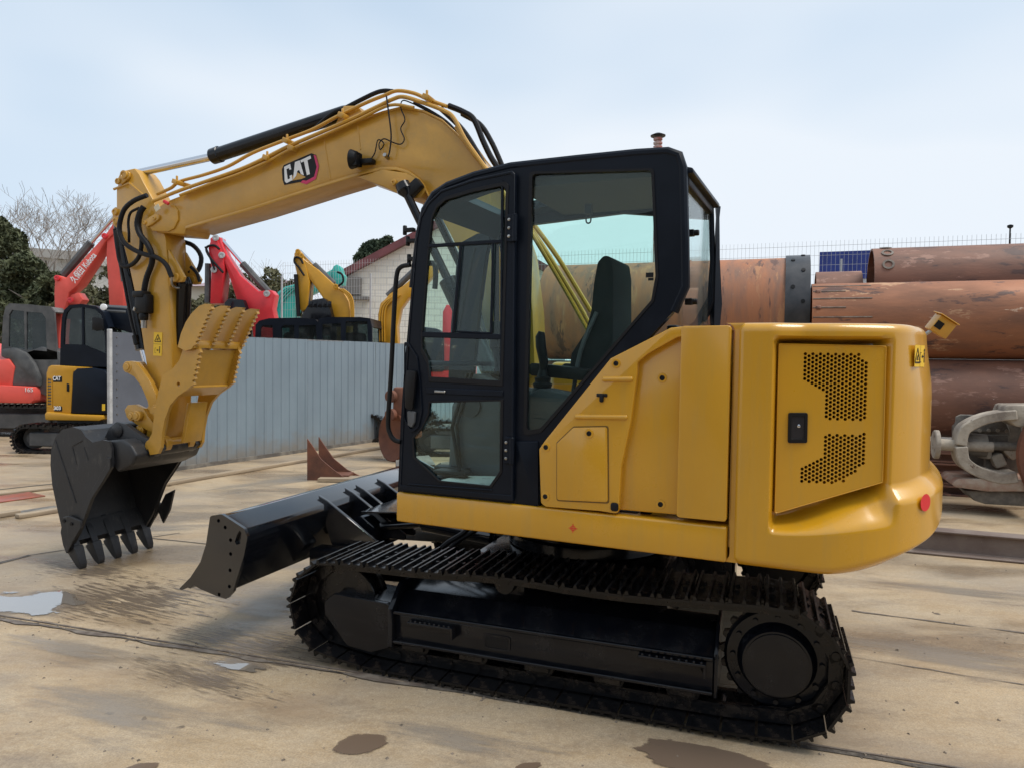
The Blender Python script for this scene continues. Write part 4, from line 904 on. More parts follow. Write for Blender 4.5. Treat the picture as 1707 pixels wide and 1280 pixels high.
def sticker(parent, M, w, h, horiz):
    mb = MB(); mb.box((0, 0, 0), (w, h, 0.0016)); st = put(mb, 'warning_sticker', M_DECY, parent, M)
    mb = MB()
    def poly(ps, t=0.0022): 
        n = len(ps); mb.faces([(a, b, t) for a, b in ps], [tuple(range(n))])
    def line(a, b, wd):
        a = Vector(a); b = Vector(b); d = (b - a).normalized(); n = Vector((-d.y, d.x)) * wd / 2
        poly([a + n, b + n, b - n, a - n])
    k = (w if horiz else h) / 2; u = min(w, h)
    c1 = (-w * 0.24, 0) if horiz else (0, h * 0.24); c2 = (w * 0.26, 0) if horiz else (0, -h * 0.25)
    tri = [(c1[0] - u * .36, c1[1] - u * .30), (c1[0] + u * .36, c1[1] - u * .30), (c1[0], c1[1] + u * .36)]
    for a, b in zip(tri, tri[1:] + tri[:1]): line(a, b, u * 0.07)
    line((c1[0] - u * .12, c1[1] - u * .12), (c1[0] + u * .10, c1[1] + u * .06), u * .05); line((c1[0] + u * .10, c1[1] + u * .06), (c1[0] - u * 0.02, c1[1] - u * .2), u * .05)
    line((c1[0] - u * .16, c1[1] - u * .16), (c1[0] + u * .12, c1[1] - u * .16), u * .04)
    poly([(c2[0] + u * .22, c2[1] - u * .30), (c2[0] + u * .30, c2[1] - u * .30), (c2[0] + u * .31, c2[1] + u * .18), (c2[0] + u * .21, c2[1] + u * .18)])
    poly([(c2[0] + u * .26 + u * .07 * math.cos(a), c2[1] + u * .27 + u * .07 * math.sin(a)) for a in [i * math.pi / 4 for i in range(8)]])
    line((c2[0] - u * .10, c2[1] - u * .02), (c2[0] + u * .16, c2[1] - u * .02), u * .06); poly([(c2[0] + u * .02, c2[1] - u * .12), (c2[0] + u * .02, c2[1] + u * .08), (c2[0] - u * .12, c2[1] - u * .02)])
    for a, b in (((-.30, -.28), (-.30, .16)), ((-.30, .16), (-.16, .16)), ((-.30, -.28), (-.16, -.28))): line((c2[0] + a[0] * u, c2[1] + a[1] * u), (c2[0] + b[0] * u, c2[1] + b[1] * u), u * .03)
    if horiz: line((w * 0.03, -h / 2), (w * 0.03, h / 2), u * .02)
    else: line((-w / 2, 0), (w / 2, 0), u * .02)
    put(mb, 'pictogram', M_INK, st, M, smooth=0)
    return st
p_, tx, tz = on_shell(1530, 595); sticker(cw, FS.M @ face_mat(p_, -tx if (-tx).x < 0 else tx, tz) if False else FS.M @ face_mat(p_, Vector((-abs(tx.x), -tx.y if tx.x > 0 else tx.y, 0)), Vector((0, 0, 1))), 0.125, 0.090, True)
p_, tx, tz = on_shell(1541, 838)
xd = tx if tx.x < 0 else -tx
mb = MB(); mb.faces([(0.036 * math.cos(i * math.pi / 14), 0.036 * math.sin(i * math.pi / 14), 0.001) for i in range(28)], [tuple(range(28))]); put(mb, 'red_reflector', M_REDD, cw, FS.M @ face_mat(p_, xd, Vector((0, 0, 1))))
# seam between cover and counterweight: dark gap is real space; small hinge
mb = MB(); mb.box((-1.022, YS - 0.05, 1.35), (0.012, 0.03, 0.9)); put(mb, 'seam_post', M_YEL, EX, FS)
# rear camera / lamp housing on the far rear corner
q = FS(1568, 544, 0.1)
mb = MB(); mb.box((0, 0, 0), (0.13, 0.10, 0.12)); mb.bevel(0.008, 2)
Mb = FS.M @ Matrix.Translation((q.x, 0.1, q.z + 0.0)) @ Matrix.Rotation(R(-34), 4, 'Y') @ Matrix.Rotation(R(20), 4, 'Z') @ Matrix.Scale(.74, 4)
lh = put(mb, 'lamp_housing', M_YELB, EX, Mb)
mb = MB(); mb.box((0.005, 0.006, 0.063), (0.15, 0.125, 0.006)); mb.bevel(0.002, 1); put(mb, 'housing_lid', M_YELB, lh, Mb)
mb = MB(); mb.box((0.035, 0.052, -0.005), (0.05, 0.006, 0.05)); put(mb, 'lamp_opening', M_INK, lh, Mb)
mb = MB(); mb.cyl((0.03, 0, -0.05), (0.06, -0.02, -0.16), 0.012, 10); put(mb, 'bracket', M_STEEL, lh, Mb)
# engine hood top and exhaust
mb = MB(); mb.prismz([(-0.74, 0.80), (-1.5, 0.80), (-1.72, 0.4), (-1.72, -0.4), (-1.5, -1.0), (-0.72, -1.0)], 1.2, 1.79); mb.bevel(0.04, 3); put(mb, 'engine_hood', M_YEL, EX, FS)
# ================================================================== cab
YC = 1.135; YCI = 1.085; YF = 0.31
def cp(pts, Y=YC): return FS.xz(pts, Y)
cabO = cp([(663, 820), (668, 700), (675, 600), (686, 480), (697, 390), (706, 350), (722, 324), (745, 309), (790, 292), (850, 277), (960, 265), (1060, 255), (1112, 252), (1130, 258), (1137, 280), (1140, 400), (1141, 478), (1122, 520), (1085, 560), (1050, 600), (906, 745), (899, 844)])
cabO[0] = (cabO[0][0], 0.975); cabO[-1] = (cabO[-1][0], 0.975)
dopen = cp([(676, 812), (690, 560), (703, 400), (715, 346), (735, 322), (790, 305), (851, 292), (849, 826)])
rwin = fillet(cp([(883, 287), (1090, 281), (1098, 461), (1090, 503), (903, 720), (873, 726)]), 0.02, 3)
fwin_far = cp([(752, 640), (757, 540), (766, 440), (776, 405), (800, 392), (832, 386), (832, 640)], YF)
_xr = cabO[15][0] + .014; rwin_far = cp([(880, 378), (1040, 358)], YF) + [(_xr + .01, cabO[13][1] - .14), (_xr, cabO[15][1]), (cabO[16][0] + .03, cabO[16][1] + .02), (cabO[17][0] + .05, cabO[17][1])] + cp([(1020, 640), (880, 640)], YF)
mb = MB(); mb.plate(cabO, [dopen, rwin], YCI, YC); cab = put(mb, 'cab', M_BLK, EX, FS, smooth=30)
# rounded outer edge of the side frame
mb = MB(); mb.tube([(x, YC - 0.016, z) for x, z in cabO[3:18]], 0.022, 10); put(mb, 'edge_tube', M_BLK, cab, FS)
mb = MB(); mb.plate(cabO, [fwin_far, rwin_far], YF, YF + 0.04); put(mb, 'far_side_frame', M_BLK, cab, FS, smooth=30)
mb = MB(); mb.tube([(x, YF + 0.016, z) for x, z in cabO[3:18]], 0.012, 8); put(mb, 'edge_tube', M_BLK, cab, FS)
mb = MB(); mb.prism(rwin_far, YF + 0.015, YF + 0.02); put(mb, 'far_rear_pane', M_GLASS, cab, FS)
mb = MB(); mb.prism(fwin_far, YF + 0.015, YF + 0.02); put(mb, 'far_front_pane', M_GLASS, cab, FS)
# rear pane on the near side, set in a raised frame
rw_i = fillet(cp([(888, 291), (1086, 285), (1093, 461), (1086, 501), (902, 713), (878, 718)]), 0.02, 3)
mb = MB(); mb.ring(rwin, rw_i, YC - 0.02, YC + 0.006); put(mb, 'window_seal', M_RUB, cab, FS)
mb = MB(); mb.prism(rwin, YC - 0.016, YC - 0.011); put(mb, 'side_pane', M_GLASS, cab, FS)
# lower filler plate behind door (B-pillar foot)
A = cp([(860, 735), (898, 735), (899, 843), (858, 838)])
mb = MB(); mb.prism(fillet(A, 0.01), YC - 0.002, YC + 0.012); mb.bevel(0.004, 2); put(mb, 'pillar_cover', M_BLK, cab, FS)
# roof band
inner = []
def band(pts, th, y0, y1):
    P = [Vector(p) for p in pts]; off = []
    for i, p in enumerate(P):
        t = (P[min(i + 1, len(P) - 1)] - P[max(i - 1, 0)]).normalized(); off.append((p.x - t.y * th, p.y + t.x * th) if -t.x * -1 == 0 else (p + Vector((t.y, -t.x)) * th * (1 if (Vector((t.y, -t.x)) @ (Vector((0, 1.6)) - p)) > 0 else -1)).to_tuple())
    return MB().prism(list(pts) + off[::-1], y0, y1)
i0, i1, i2 = 5, 7, 9
rb = cabO[4:15]
fr_ = cabO[5:8]; mid = cabO[7:10]; rear = cabO[9:14]
for nm, seg, y0, y1 in (('roof_front', fr_, YF + 0.04, YCI), ('roof_rear', rear, YF + 0.04, YCI), ('roof_rail', mid, YF + 0.04, YF + 0.16), ('roof_rail', mid, YCI - 0.14, YCI)):
    mb = band(seg, 0.05, y0 + .001, y1 - .001); put(mb, nm, M_BLK, cab, FS)
mb = band([(x, z - 0.012) for x, z in mid], 0.008, YF + 0.16, YCI - 0.14); put(mb, 'roof_hatch_glass', M_GLASS, cab, FS)
# headliner a little below the rear roof
mb = band([(x, z - 0.055) for x, z in rear[:-1]], 0.04, YF + 0.06, YCI - 0.02); put(mb, 'headliner', M_INT, cab, FS)
# rear wall and window
rz = cabO[14:17]; xr_ = (cabO[14][0] + cabO[16][0]) / 2
z0, z1 = 1.86, cabO[14][1] - 0.05
mb = MB(); mb.box((xr_ + 0.02, (YF + YCI) / 2, z1 + 0.03), (0.05, YCI - YF - 0.08, 0.08)); mb.bevel(0.01, 2); put(mb, 'rear_header', M_BLK, cab, FS)
mb = MB(); mb.box((xr_ + 0.06, (YF + YCI) / 2, z0 - 0.02), (0.05, YCI - YF - 0.08, 0.06)); mb.bevel(0.01, 2); put(mb, 'rear_sill', M_BLK, cab, FS)
mb = MB(); mb.box((xr_ + 0.16, (YF + YCI) / 2, 1.40), (0.05, YCI - YF - 0.04, 0.84)); mb.bevel(0.01, 2)
put(mb, 'rear_wall', M_BLK, cab, FS)
mb = MB(); mb.box((xr_ + 0.015, (YF + YCI) / 2, (z0 + z1) / 2), (0.005, YCI - YF - 0.09, z1 - z0)); put(mb, 'rear_pane', M_CLEAR, cab, FS)
for k in (0.34, 0.82):
    mb = MB(); mb.box((xr_ - 0.012, YCI - 0.06, z1 + (z0 - z1) * k), (0.035, 0.03, 0.03)); mb.cyl((xr_ - 0.02, YCI - 0.06, z1 + (z0 - z1) * k), (xr_ - 0.05, YCI - 0.06, z1 + (z0 - z1) * k), 0.014, 10); mb.bevel(0.003, 1); put(mb, 'pane_clamp', M_INK, cab, FS)
# far rear corner fairing (dark leaf-shaped pillar)
mb = MB(); rows = []
for z, w in ((z0 - 0.10, 0.005), (z0 + 0.02, 0.05), (z0 + 0.16, 0.07), (z0 + 0.40, 0.035), (z1 - 0.02, 0.02), (z1 + 0.04, 0.03)):
    rows.append([(xr_ - 0.02 - w * 0.5, YF + 0.0, z), (xr_ - 0.02, YF + 0.03, z), (xr_ - 0.02 + w * 0.5, YF + 0.0, z), (xr_ - 0.02, YF - 0.03, z)])
mb.loft(rows); put(mb, 'rear_corner_pillar', M_BLK, cab, FS)
# roof rear visor
mb = MB(); mb.prism([(xr_ + 0.03, z1 + 0.07), (xr_ - 0.03, z1 + 0.055), (xr_ - 0.035, z1 + 0.03), (xr_ + 0.02, z1 + 0.025)], YF + 0.02, YCI + 0.02); mb.bevel(0.008, 2); put(mb, 'roof_visor', M_BLK, cab, FS)
# windshield
fp = cabO[0:6]
mb = MB(); mb.faces([(x - 0.02, y, z) for x, z in fp for y in (YF + 0.05, YCI)] , [(2 * i, 2 * i + 1, 2 * i + 3, 2 * i + 2) for i in range(len(fp) - 1)]); put(mb, 'windshield', M_GLASS, cab, FS)
x1, zz1 = fp[2]
mb = MB(); mb.cyl((fp[0][0] - 0.03, YF + 0.04, 1.0), (fp[0][0] - 0.03, YCI, 1.0), 0.03, 8); mb.cyl((fp[2][0] - 0.03, YF + 0.04, fp[2][1] - 0.02), (fp[2][0] - 0.03, YCI, fp[2][1] - 0.02), 0.016, 8); put(mb, 'windshield_bar', M_BLK, cab, FS)
mb = MB(); mb.tube(smooth_path([(fp[4][0] - 0.06, YF + 0.3, fp[4][1]), (fp[3][0] - 0.06, YF + 0.33, fp[3][1] + .05), (fp[2][0] - 0.06, YF + 0.36, fp[2][1] + 0.15)]), 0.012, 6); put(mb, 'wiper', M_INK, cab, FS)
# floor
mb = MB(); mb.box(((cabO[0][0] + cabO[-1][0]) / 2 - 0.25, (YF + YCI) / 2, 0.985), (1.25, YCI - YF - 0.02, 0.03)); put(mb, 'floor', M_INT, cab, FS)
mb = MB(); w0 = FS.zz(728, 772, 1.01); mb.prismz([(0.62, 0.62), (0.62, 1.0), (0.25, 1.05), (0.08, 0.98), (0.12, 0.55), (0.4, 0.5)], 1.003, 1.010); put(mb, 'floor_film', M_MAT, cab, FS)

# ---- door ---------------------------------------------------------------
dO = cp([(668, 816), (674, 690), (683, 560), (696, 400), (703, 362), (716, 338), (737, 318), (790, 300), (855, 286), (860, 291), (856, 834)], YC + 0.02)
up = cp([(704, 560), (715, 417), (721, 362), (729, 344), (744, 331), (790, 317), (842, 306), (848, 312), (838, 641), (717, 634), (714, 604), (704, 585)], YC + 0.02)
low = cp([(717, 669), (839, 666), (837, 786), (820, 811), (734, 802), (691, 762), (689, 729), (704, 713), (715, 690)], YC + 0.02)
mb = MB(); mb.plate(dO, [up, low], YC + 0.003, YC + 0.026); dr = put(mb, 'cab_door', M_BLK, EX, FS, smooth=30)
def grow(poly, k):
    cx = sum(q[0] for q in poly) / len(poly); cz = sum(q[1] for q in poly) / len(poly); return [(cx + (x - cx) * k, cz + (z - cz) * k) for x, z in poly]
mb = MB(); mb.ring(grow(dO, 1.0), grow(dO, 0.975), YC + 0.024, YC + 0.032); mb.bevel(0.003, 1); put(mb, 'door_rim', M_BLK, dr, FS)
for poly in (up, low):
    mb = MB(); mb.prism(grow(poly, 1.01), YC + 0.012, YC + 0.016); put(mb, 'door_pane', M_GLASS, dr, FS)
    mb = MB(); mb.ring(grow(poly, 1.015), grow(poly, 0.965), YC + 0.025, YC + 0.031); mb.bevel(0.002, 1); put(mb, 'pane_seal', M_RUB, dr, FS)
def dbar(a, b, w, y0=0.014, y1=0.03, name='window_bar', m=None):
    A = Vector(cp([a], YC + .02)[0]); B = Vector(cp([b], YC + .02)[0]); d = (B - A).normalized(); n = Vector((-d.y, d.x)) * w / 2
    mb = MB(); mb.prism([A + n, B + n, B - n, A - n], YC + y0, YC + y1); mb.bevel(0.003, 1); return put(mb, name, m or M_BLK, dr, FS)
dbar((713, 411), (838, 403), 0.018); dbar((703, 558), (838, 562), 0.028); dbar((769, 408), (756, 556), 0.016)
dbar((823, 405), (819, 556), 0.012); dbar((762, 553), (820, 556), 0.010); dbar((838, 300), (836, 640), 0.012)
dbar((712, 651), (840, 656), 0.030, 0.026, 0.034)
dbar((727, 652), (745, 653), 0.012, 0.032, 0.042, 'latch_tab', M_STEEL)
dbar((682, 806), (822, 816), 0.008, 0.026, 0.034, 'door_rib')
# handle and its recess
rec = fillet(cp([(676, 570), (683, 572), (698, 596), (703, 640), (706, 685), (700, 712), (688, 722), (676, 700)], YC + .02), 0.02, 3)
mb = MB(); mb.ring(rec, grow(rec, 0.93), YC + 0.024, YC + 0.036); mb.bevel(0.003, 1); hr = put(mb, 'handle_recess', M_BLK, dr, FS)
hb = fillet(cp([(680, 617), (696, 619), (694, 640), (690, 683), (678, 680), (677, 640)], YC + .04), 0.012, 3)
mb = MB(); mb.prism(hb, YC + 0.040, YC + 0.058); mb.bevel(0.006, 2); put(mb, 'door_handle', M_INK, dr, FS)
hl = fillet(cp([(681, 684), (694, 686), (692, 704), (688, 712), (682, 708)], YC + .03), 0.008, 3)
mb = MB(); mb.prism(hl, YC + 0.026, YC + 0.044); mb.bevel(0.004, 2); put(mb, 'handle_cup', M_GRYP, dr, FS)
for a, b in (((853, 358), (852, 404)), ((848, 728), (847, 772))):
    A = cp([a], YC + .03)[0]; B = cp([b], YC + .03)[0]
    mb = MB(); mb.box(((A[0] + B[0]) / 2, YC + 0.034, (A[1] + B[1]) / 2), (0.036, 0.014, A[1] - B[1])); mb.cyl((A[0] - 0.02, YC + 0.036, A[1]), (A[0] - 0.02, YC + 0.036, B[1]), 0.013, 10); mb.bevel(0.003, 1); h = put(mb, 'hinge', M_BLK, dr, FS)
    for t in (0.2, 0.5, 0.8):
        z = A[1] + (B[1] - A[1]) * t; mb = MB(); mb.lathe([(0, 0.008), (0.004, 0.0075), (0.006, 0.004)], (A[0] + 0.008, YC + 0.041, z), (A[0] + 0.008, 9, z), 10); put(mb, 'hinge_screw', M_STEEL, h, FS)
# grab rail and mirror stub in front of the cab
gr = [FS(a, b, YC + 0.0) for a, b in ((684, 442), (668, 446), (661, 462), (657, 520), (652, 620), (647, 700), (650, 722), (658, 733), (668, 736))]
mb = MB(); mb.tube(smooth_path(gr, 5), 0.0125, 10); put(mb, 'grab_rail', M_INK, EX, FS)
for px, py in ((683, 384), (688, 402), (690, 432)):
    q = FS(px, py, YC - 0.04); mb = MB(); mb.box((q.x, q.y, q.z), (0.06, 0.03, 0.02)); mb.cyl((q.x + 0.03, q.y, q.z - 0.025), (q.x + 0.03, q.y, q.z + 0.025), 0.012, 8); mb.bevel(0.003, 1); put(mb, 'mirror_bracket', M_INK, cab, FS)

# ---- interior ------------------------------------------------------------
YS0 = 0.62
def ip(pts, Y=YS0): return FS.xz(pts, Y)
sb = fillet(ip([(1000, 640), (948, 630), (952, 590), (975, 555), (985, 520), (990, 470), (996, 438), (1006, 426), (1018, 428), (1022, 455), (1022, 560), (1016, 640)], YS0 + .18), 0.03, 3)
mb = MB(); mb.prism(sb, YS0 - 0.18, YS0 + 0.18); mb.bevel(0.05, 4); seat = put(mb, 'seat', M_SEAT, EX, FS)
cx_ = sum(q[0] for q in sb) / len(sb)
mb = MB(); mb.box((cx_ + 0.22, YS0, 1.40), (0.52, 0.46, 0.13)); mb.bevel(0.045, 4); put(mb, 'seat_cushion', M_SEAT, seat, FS)
for y_ in (YS0 - .25, YS0 + .25):
    mb = MB(); mb.prism(fillet([(cx_ + .02, 1.60), (cx_ + .30, 1.62), (cx_ + .34, 1.655), (cx_ + .30, 1.685), (cx_ - .02, 1.66)], .02, 3), y_ - .035, y_ + .035); mb.bevel(.012, 2); put(mb, 'armrest', M_RUB, seat, FS)
mb = MB(); mb.tube(smooth_path([(cx_ - .02, YS0 + .19, 1.95), (cx_ + .06, YS0 + .20, 1.75), (cx_ + .10, YS0 + .21, 1.50)], 4), .012, 6); put(mb, 'seat_belt', M_GRYP, seat, FS)
for z_ in (1.62, 1.74, 1.86):
    mb = MB(); mb.cyl((cx_ + .03 - (z_ - 1.62) * .25, YS0 - .13, z_), (cx_ + .03 - (z_ - 1.62) * .25, YS0 + .13, z_), .012, 8); put(mb, 'seat_seam', M_INT, seat, FS)
mb = MB(); mb.box((cx_ + 0.18, YS0, 1.18), (0.40, 0.36, 0.34)); mb.bevel(0.03, 2); put(mb, 'seat_base', M_INT, seat, FS)
for nm, Y, pj in (('near', 0.94, (906, 545)), ('far', 0.34, (830, 560))):
    q = FS(pj[0], pj[1], Y); xc = q.x
    mb = MB(); mb.prism(fillet([(xc + 0.12, 1.10), (xc + 0.14, 1.48), (xc - 0.02, 1.56), (xc - 0.40, 1.50), (xc - 0.42, 1.10)], 0.04, 3), Y - 0.09, Y + 0.09); mb.bevel(0.02, 2); co = put(mb, 'console', M_INT, EX, FS)
    mb = MB(); mb.lathe([(0, 0.06), (0.02, 0.055), (0.03, 0.045), (0.05, 0.05), (0.06, 0.038), (0.08, 0.042), (0.09, 0.028), (0.12, 0.02)], (xc, Y, 1.53), (xc, Y, 9), 14); put(mb, 'boot', M_RUB, co, FS)
    mb = MB(); mb.tube([(xc, Y, 1.62), (xc - 0.005, Y, 1.69), (xc + 0.012, Y, 1.77), (xc + 0.016, Y, 1.82), (xc + 0.01, Y, 1.845)], [0.014, 0.024, 0.027, 0.026, 0.016], 12); put(mb, 'joystick', M_RUB, co, FS)
# front right column with monitor
q = FS(800, 640, 0.36)
mb = MB(); mb.prism(fillet([(q.x + 0.14, 1.0), (q.x + 0.12, 1.42), (q.x - 0.02, 1.62), (q.x - 0.20, 1.55), (q.x - 0.22, 1.0)], 0.04, 3), 0.26, 0.50); mb.bevel(0.02, 2); co = put(mb, 'front_console', M_GRYP, EX, FS)
mb = MB(); mb.cyl((q.x - 0.01, 0.50, 1.42), (q.x - 0.01, 0.515, 1.42), 0.07, 24); put(mb, 'speaker_grille', M_INT, co, FS)
q2 = FS(836, 560, 0.34); mb = MB(); mb.box((q2.x, 0.34, q2.z), (0.06, 0.22, 0.17)); mb.bevel(0.012, 2); put(mb, 'monitor', M_INK, EX, FS)
for dy, lean in ((0.52, 0.0), (0.66, 0.03)):
    b = FS(768, 760, dy)
    mb = MB(); mb.tube([(b.x, dy, 1.02), (b.x + 0.03 + lean, dy, 1.30), (b.x - 0.07 + lean, dy, 1.62)], 0.012, 8); lv = put(mb, 'travel_lever', M_INK, EX, FS)
    mb = MB(); mb.box((b.x + 0.05, dy, 1.035), (0.22, 0.10, 0.03)); mb.bevel(0.01, 2); put(mb, 'pedal', M_RUB, lv, FS)
q3 = FS(905, 640, 0.9)
for k_ in range(4):
    mb = MB(); mb.box((q3.x - .06 * k_, .94, 1.565 - .012 * k_), (.035, .06, .012)); mb.bevel(.003, 1); put(mb, 'switch', M_GRYP, EX, FS)
mb = MB(); mb.tube(smooth_path([(q2.x - .02, .36, q2.z - .08), (q2.x - .08, .34, q2.z - .25), (q2.x - .04, .33, 1.5)], 5), .008, 6); put(mb, 'monitor_cable', M_RUB, EX, FS)
for px_, py_, w_, h_ in ((1083, 459, .035, .022), (1085, 466, .025, .012)):
    q4 = FS(px_, py_, YC - .010); mb = MB(); mb.box((q4.x, YC - .0095, q4.z), (w_, .001, h_)); put(mb, 'pane_label', M_INK, cab, FS)
# roof hook and lever inside
q = FS(981, 366, 0.9); mb = MB(); mb.tube(smooth_path([(q.x - .012, .9, q.z + 0.03), (q.x - 0.012, .9, q.z - 0.01), (q.x, .9, q.z - 0.02), (q.x + 0.012, .9, q.z - 0.01), (q.x + 0.012, .9, q.z + 0.03)], 3), 0.004, 6); mb.box((q.x, .9, q.z + 0.05), (0.035, 0.02, 0.05)); put(mb, 'coat_hook', M_INK, cab, FS)
q = FS(724, 455, 0.5); mb = MB(); mb.tube(smooth_path([(q.x + 0.05, .5, q.z + 0.06), (q.x, .5, q.z + 0.05), (q.x - 0.01, .5, q.z - 0.02), (q.x - 0.005, .5, q.z - 0.1)], 4), 0.017, 8); put(mb, 'window_lever', M_INK, cab, FS)
# ================================================================== boom, arm, bucket
BY = 0.13
def kb(pts, Y=BY): return FK.xz(pts, Y)
boom_up = [(266, 345), (285, 333), (311, 323), (385, 291), (459, 259), (539, 229), (598, 202), (638, 188), (670, 180), (706, 186), (738, 202), (762, 224), (790, 256), (814, 284), (848, 340), (876, 420), (888, 520), (892, 620)]
boom_lo = [(860, 665), (830, 640), (812, 560), (794, 490), (768, 425), (745, 380), (722, 340), (708, 311), (700, 301), (682, 288), (662, 282), (638, 282), (610, 288), (578, 298), (539, 310), (419, 349), (311, 380), (307, 391), (262, 388), (252, 372)]
mb = MB(); mb.prism(kb(boom_up + boom_lo), -BY, BY); mb.bevel(0.008, 2); boom = put(mb, 'boom', M_YELB, EX, FK)
# overhanging bottom flange along the lower edge and top flange
fl = kb(boom_lo[6:17])
mb = MB()
for (a, b) in zip(fl, fl[1:]):
    pass
P = [Vector(p) for p in fl]
lo2 = [(p.x, p.y - 0.014) for p in P]; hi2 = [(p.x, p.y + 0.010) for p in P]
mb.prism(hi2 + lo2[::-1], -BY - 0.018, BY + 0.018); mb.bevel(0.005, 2); put(mb, 'bottom_flange', M_YELB, boom, FK)
P = [Vector(p) for p in kb(boom_up[2:15])]
mb = MB(); mb.prism([(p.x, p.y + 0.008) for p in P] + [(p.x, p.y - 0.008) for p in P][::-1], -BY - 0.008, BY + 0.008); mb.bevel(0.003, 1); put(mb, 'top_flange', M_YELB, boom, FK)
# nose boss, pin with keeper, weld seams
q = FK(284, 363, BY)
nb = kb([(262, 350), (276, 340), (290, 342), (298, 352), (299, 368), (292, 382), (282, 387), (256, 386), (250, 378)])
mb = MB(); mb.prism(fillet(nb, 0.02, 3), BY - 0.004, BY + 0.014); mb.bevel(0.005, 2); put(mb, 'nose_plate', M_YELB, boom, FK)
pc = FK(252, 371, BY)
kp_ = kb([(243, 375), (250, 380), (258, 376), (270, 367), (270, 360), (264, 358), (250, 366)])
mb = MB(); mb.prism(fillet(kp_, 0.015, 3), BY + 0.012, BY + 0.032); mb.bevel(0.004, 2); kp = put(mb, 'pin_keeper', M_YELB, boom, FK)
for px, py in ((247, 373), (263, 366)):
    q = FK(px, py, BY); mb = MB(); mb.lathe([(0, 0.017), (0.008, 0.016), (0.010, 0.010), (0.006, 0.005)], (q.x, BY + 0.032, q.z), (q.x, 9, q.z), 12); put(mb, 'bolt', M_YELB, kp, FK)
for a, b in (((540, 232), (551, 300)), ((596, 206), (601, 250))):
    A = FK(*a, BY); B = FK(*b, BY); mb = MB(); mb.tube([(A.x, BY, A.z), (B.x, BY, B.z)], 0.005, 6); put(mb, 'weld_seam', M_YELB, boom, FK)
# lug for the boom cylinder with pin bosses
lug = kb([(598, 297), (640, 284), (680, 290), (700, 302), (712, 318), (704, 331), (690, 333), (660, 322), (640, 312)], BY)
mb = MB(); mb.prism(lug, -BY - 0.03, BY + 0.02); mb.bevel(0.006, 2); put(mb, 'cylinder_lug', M_YELB, boom, FK)
lk = kb([(655, 305), (660, 300), (680, 301), (688, 307), (684, 313), (662, 313)]); mb = MB(); mb.prism(fillet(lk, .01, 3), BY + 0.02, BY + 0.036); mb.bevel(0.004, 2); put(mb, 'pin_keeper', M_YELB, boom, FK)
for px in (661, 677):
    q = FK(px, 307, BY); mb = MB(); mb.lathe([(0, 0.022), (0.012, 0.020), (0.014, 0.010), (0.008, 0.006)], (q.x, BY + 0.036, q.z), (q.x, 9, q.z), 14); put(mb, 'bolt', M_YELB, boom, FK)
# boom cylinder: rod up to the lug, black barrel down to the foot (twin)
for y in (0.19, -0.19):
    A = FK(692, 318, 0.0); B = FK(765, 470, 0.0); C = FK(845, 640, 0.0)
    mb = MB(); mb.lathe([(0, 0.05), (0.05, 0.055), (0.09, 0.03), (0.10, 0.028), ((B - A).length, 0.028)], (A.x, y, A.z), (B.x, y, B.z), 18); put(mb, 'boom_cylinder_rod', M_BLKM, EX, FK)
    mb = MB(); mb.lathe([(0, 0.045), (0.01, 0.062), ((C - B).length, 0.062), ((C - B).length + 0.02, 0.05)], (B.x, y, B.z), (C.x, y, C.z), 20); put(mb, 'boom_cylinder', M_BLKM, EX, FK)
mb = MB(); q = FK(690, 315, BY + .05); mb.box((q.x, BY + 0.05, q.z), (0.13, 0.06, 0.08), Matrix.Rotation(R(40), 3, 'Y')); mb.bevel(0.015, 2); put(mb, 'cylinder_head', M_INK, EX, FK)
# arm cylinder on top of the boom
A = FK(221, 291, 0); B = FK(353, 262, 0); C = FK(585, 186, 0)
mb = MB(); mb.cyl((A.x, 0, A.z), (B.x, 0, B.z), 0.030, 20); put(mb, 'arm_cylinder_rod', M_CHR, EX, FK)
ln = (C - B).length; mb = MB(); mb.lathe([(0, 0.05), (0.01, 0.060), (0.08, 0.062), (0.085, 0.054), (ln - 0.05, 0.054), (ln, 0.045)], (B.x, 0, B.z), (C.x, 0, C.z), 24); put(mb, 'arm_cylinder', M_BLKM, EX, FK)
mb = MB(); mb.prism(kb([(560, 212), (575, 178), (598, 178), (612, 196)], .07), -0.09, 0.09); mb.bevel(.008, 2); put(mb, 'cylinder_lug', M_YELB, boom, FK)

# ---- steel lines and hoses on the boom ------------------------------------
def line(pts, Y, r, m, name, parent, k=5, n=8):
    mb = MB(); mb.tube(smooth_path([FK(a, b, Y) for a, b in pts], k), r, n); return put(mb, name, m, parent, FK)
L1 = [(262, 324), (285, 314), (300, 303), (340, 292), (380, 278), (420, 256), (470, 236), (520, 217), (560, 196), (610, 172), (640, 160), (662, 152), (690, 156), (715, 167), (745, 178)]
L2 = [(255, 336), (300, 318), (340, 304), (400, 283), (440, 265), (480, 245), (540, 219), (590, 197), (630, 178), (655, 166), (672, 162), (700, 170), (740, 185), (757, 198), (775, 232), (800, 268), (830, 310), (880, 380), (940, 480), (985, 560)]
L3 = [(300, 326), (345, 309), (400, 290), (450, 268), (480, 252), (540, 226), (600, 199), (650, 176), (690, 180)]
L4 = [(760, 212), (785, 250), (812, 283), (860, 350), (910, 420), (960, 500), (985, 545)]
line(L1, BY - 0.02, 0.013, M_YELB, 'steel_line', boom); line(L2, BY + 0.03, 0.014, M_YELB, 'steel_line', boom); line(L3, BY + 0.035, 0.011, M_YELB, 'steel_line', boom)
line(L4, BY + 0.02, 0.013, M_YELB, 'steel_line', boom)
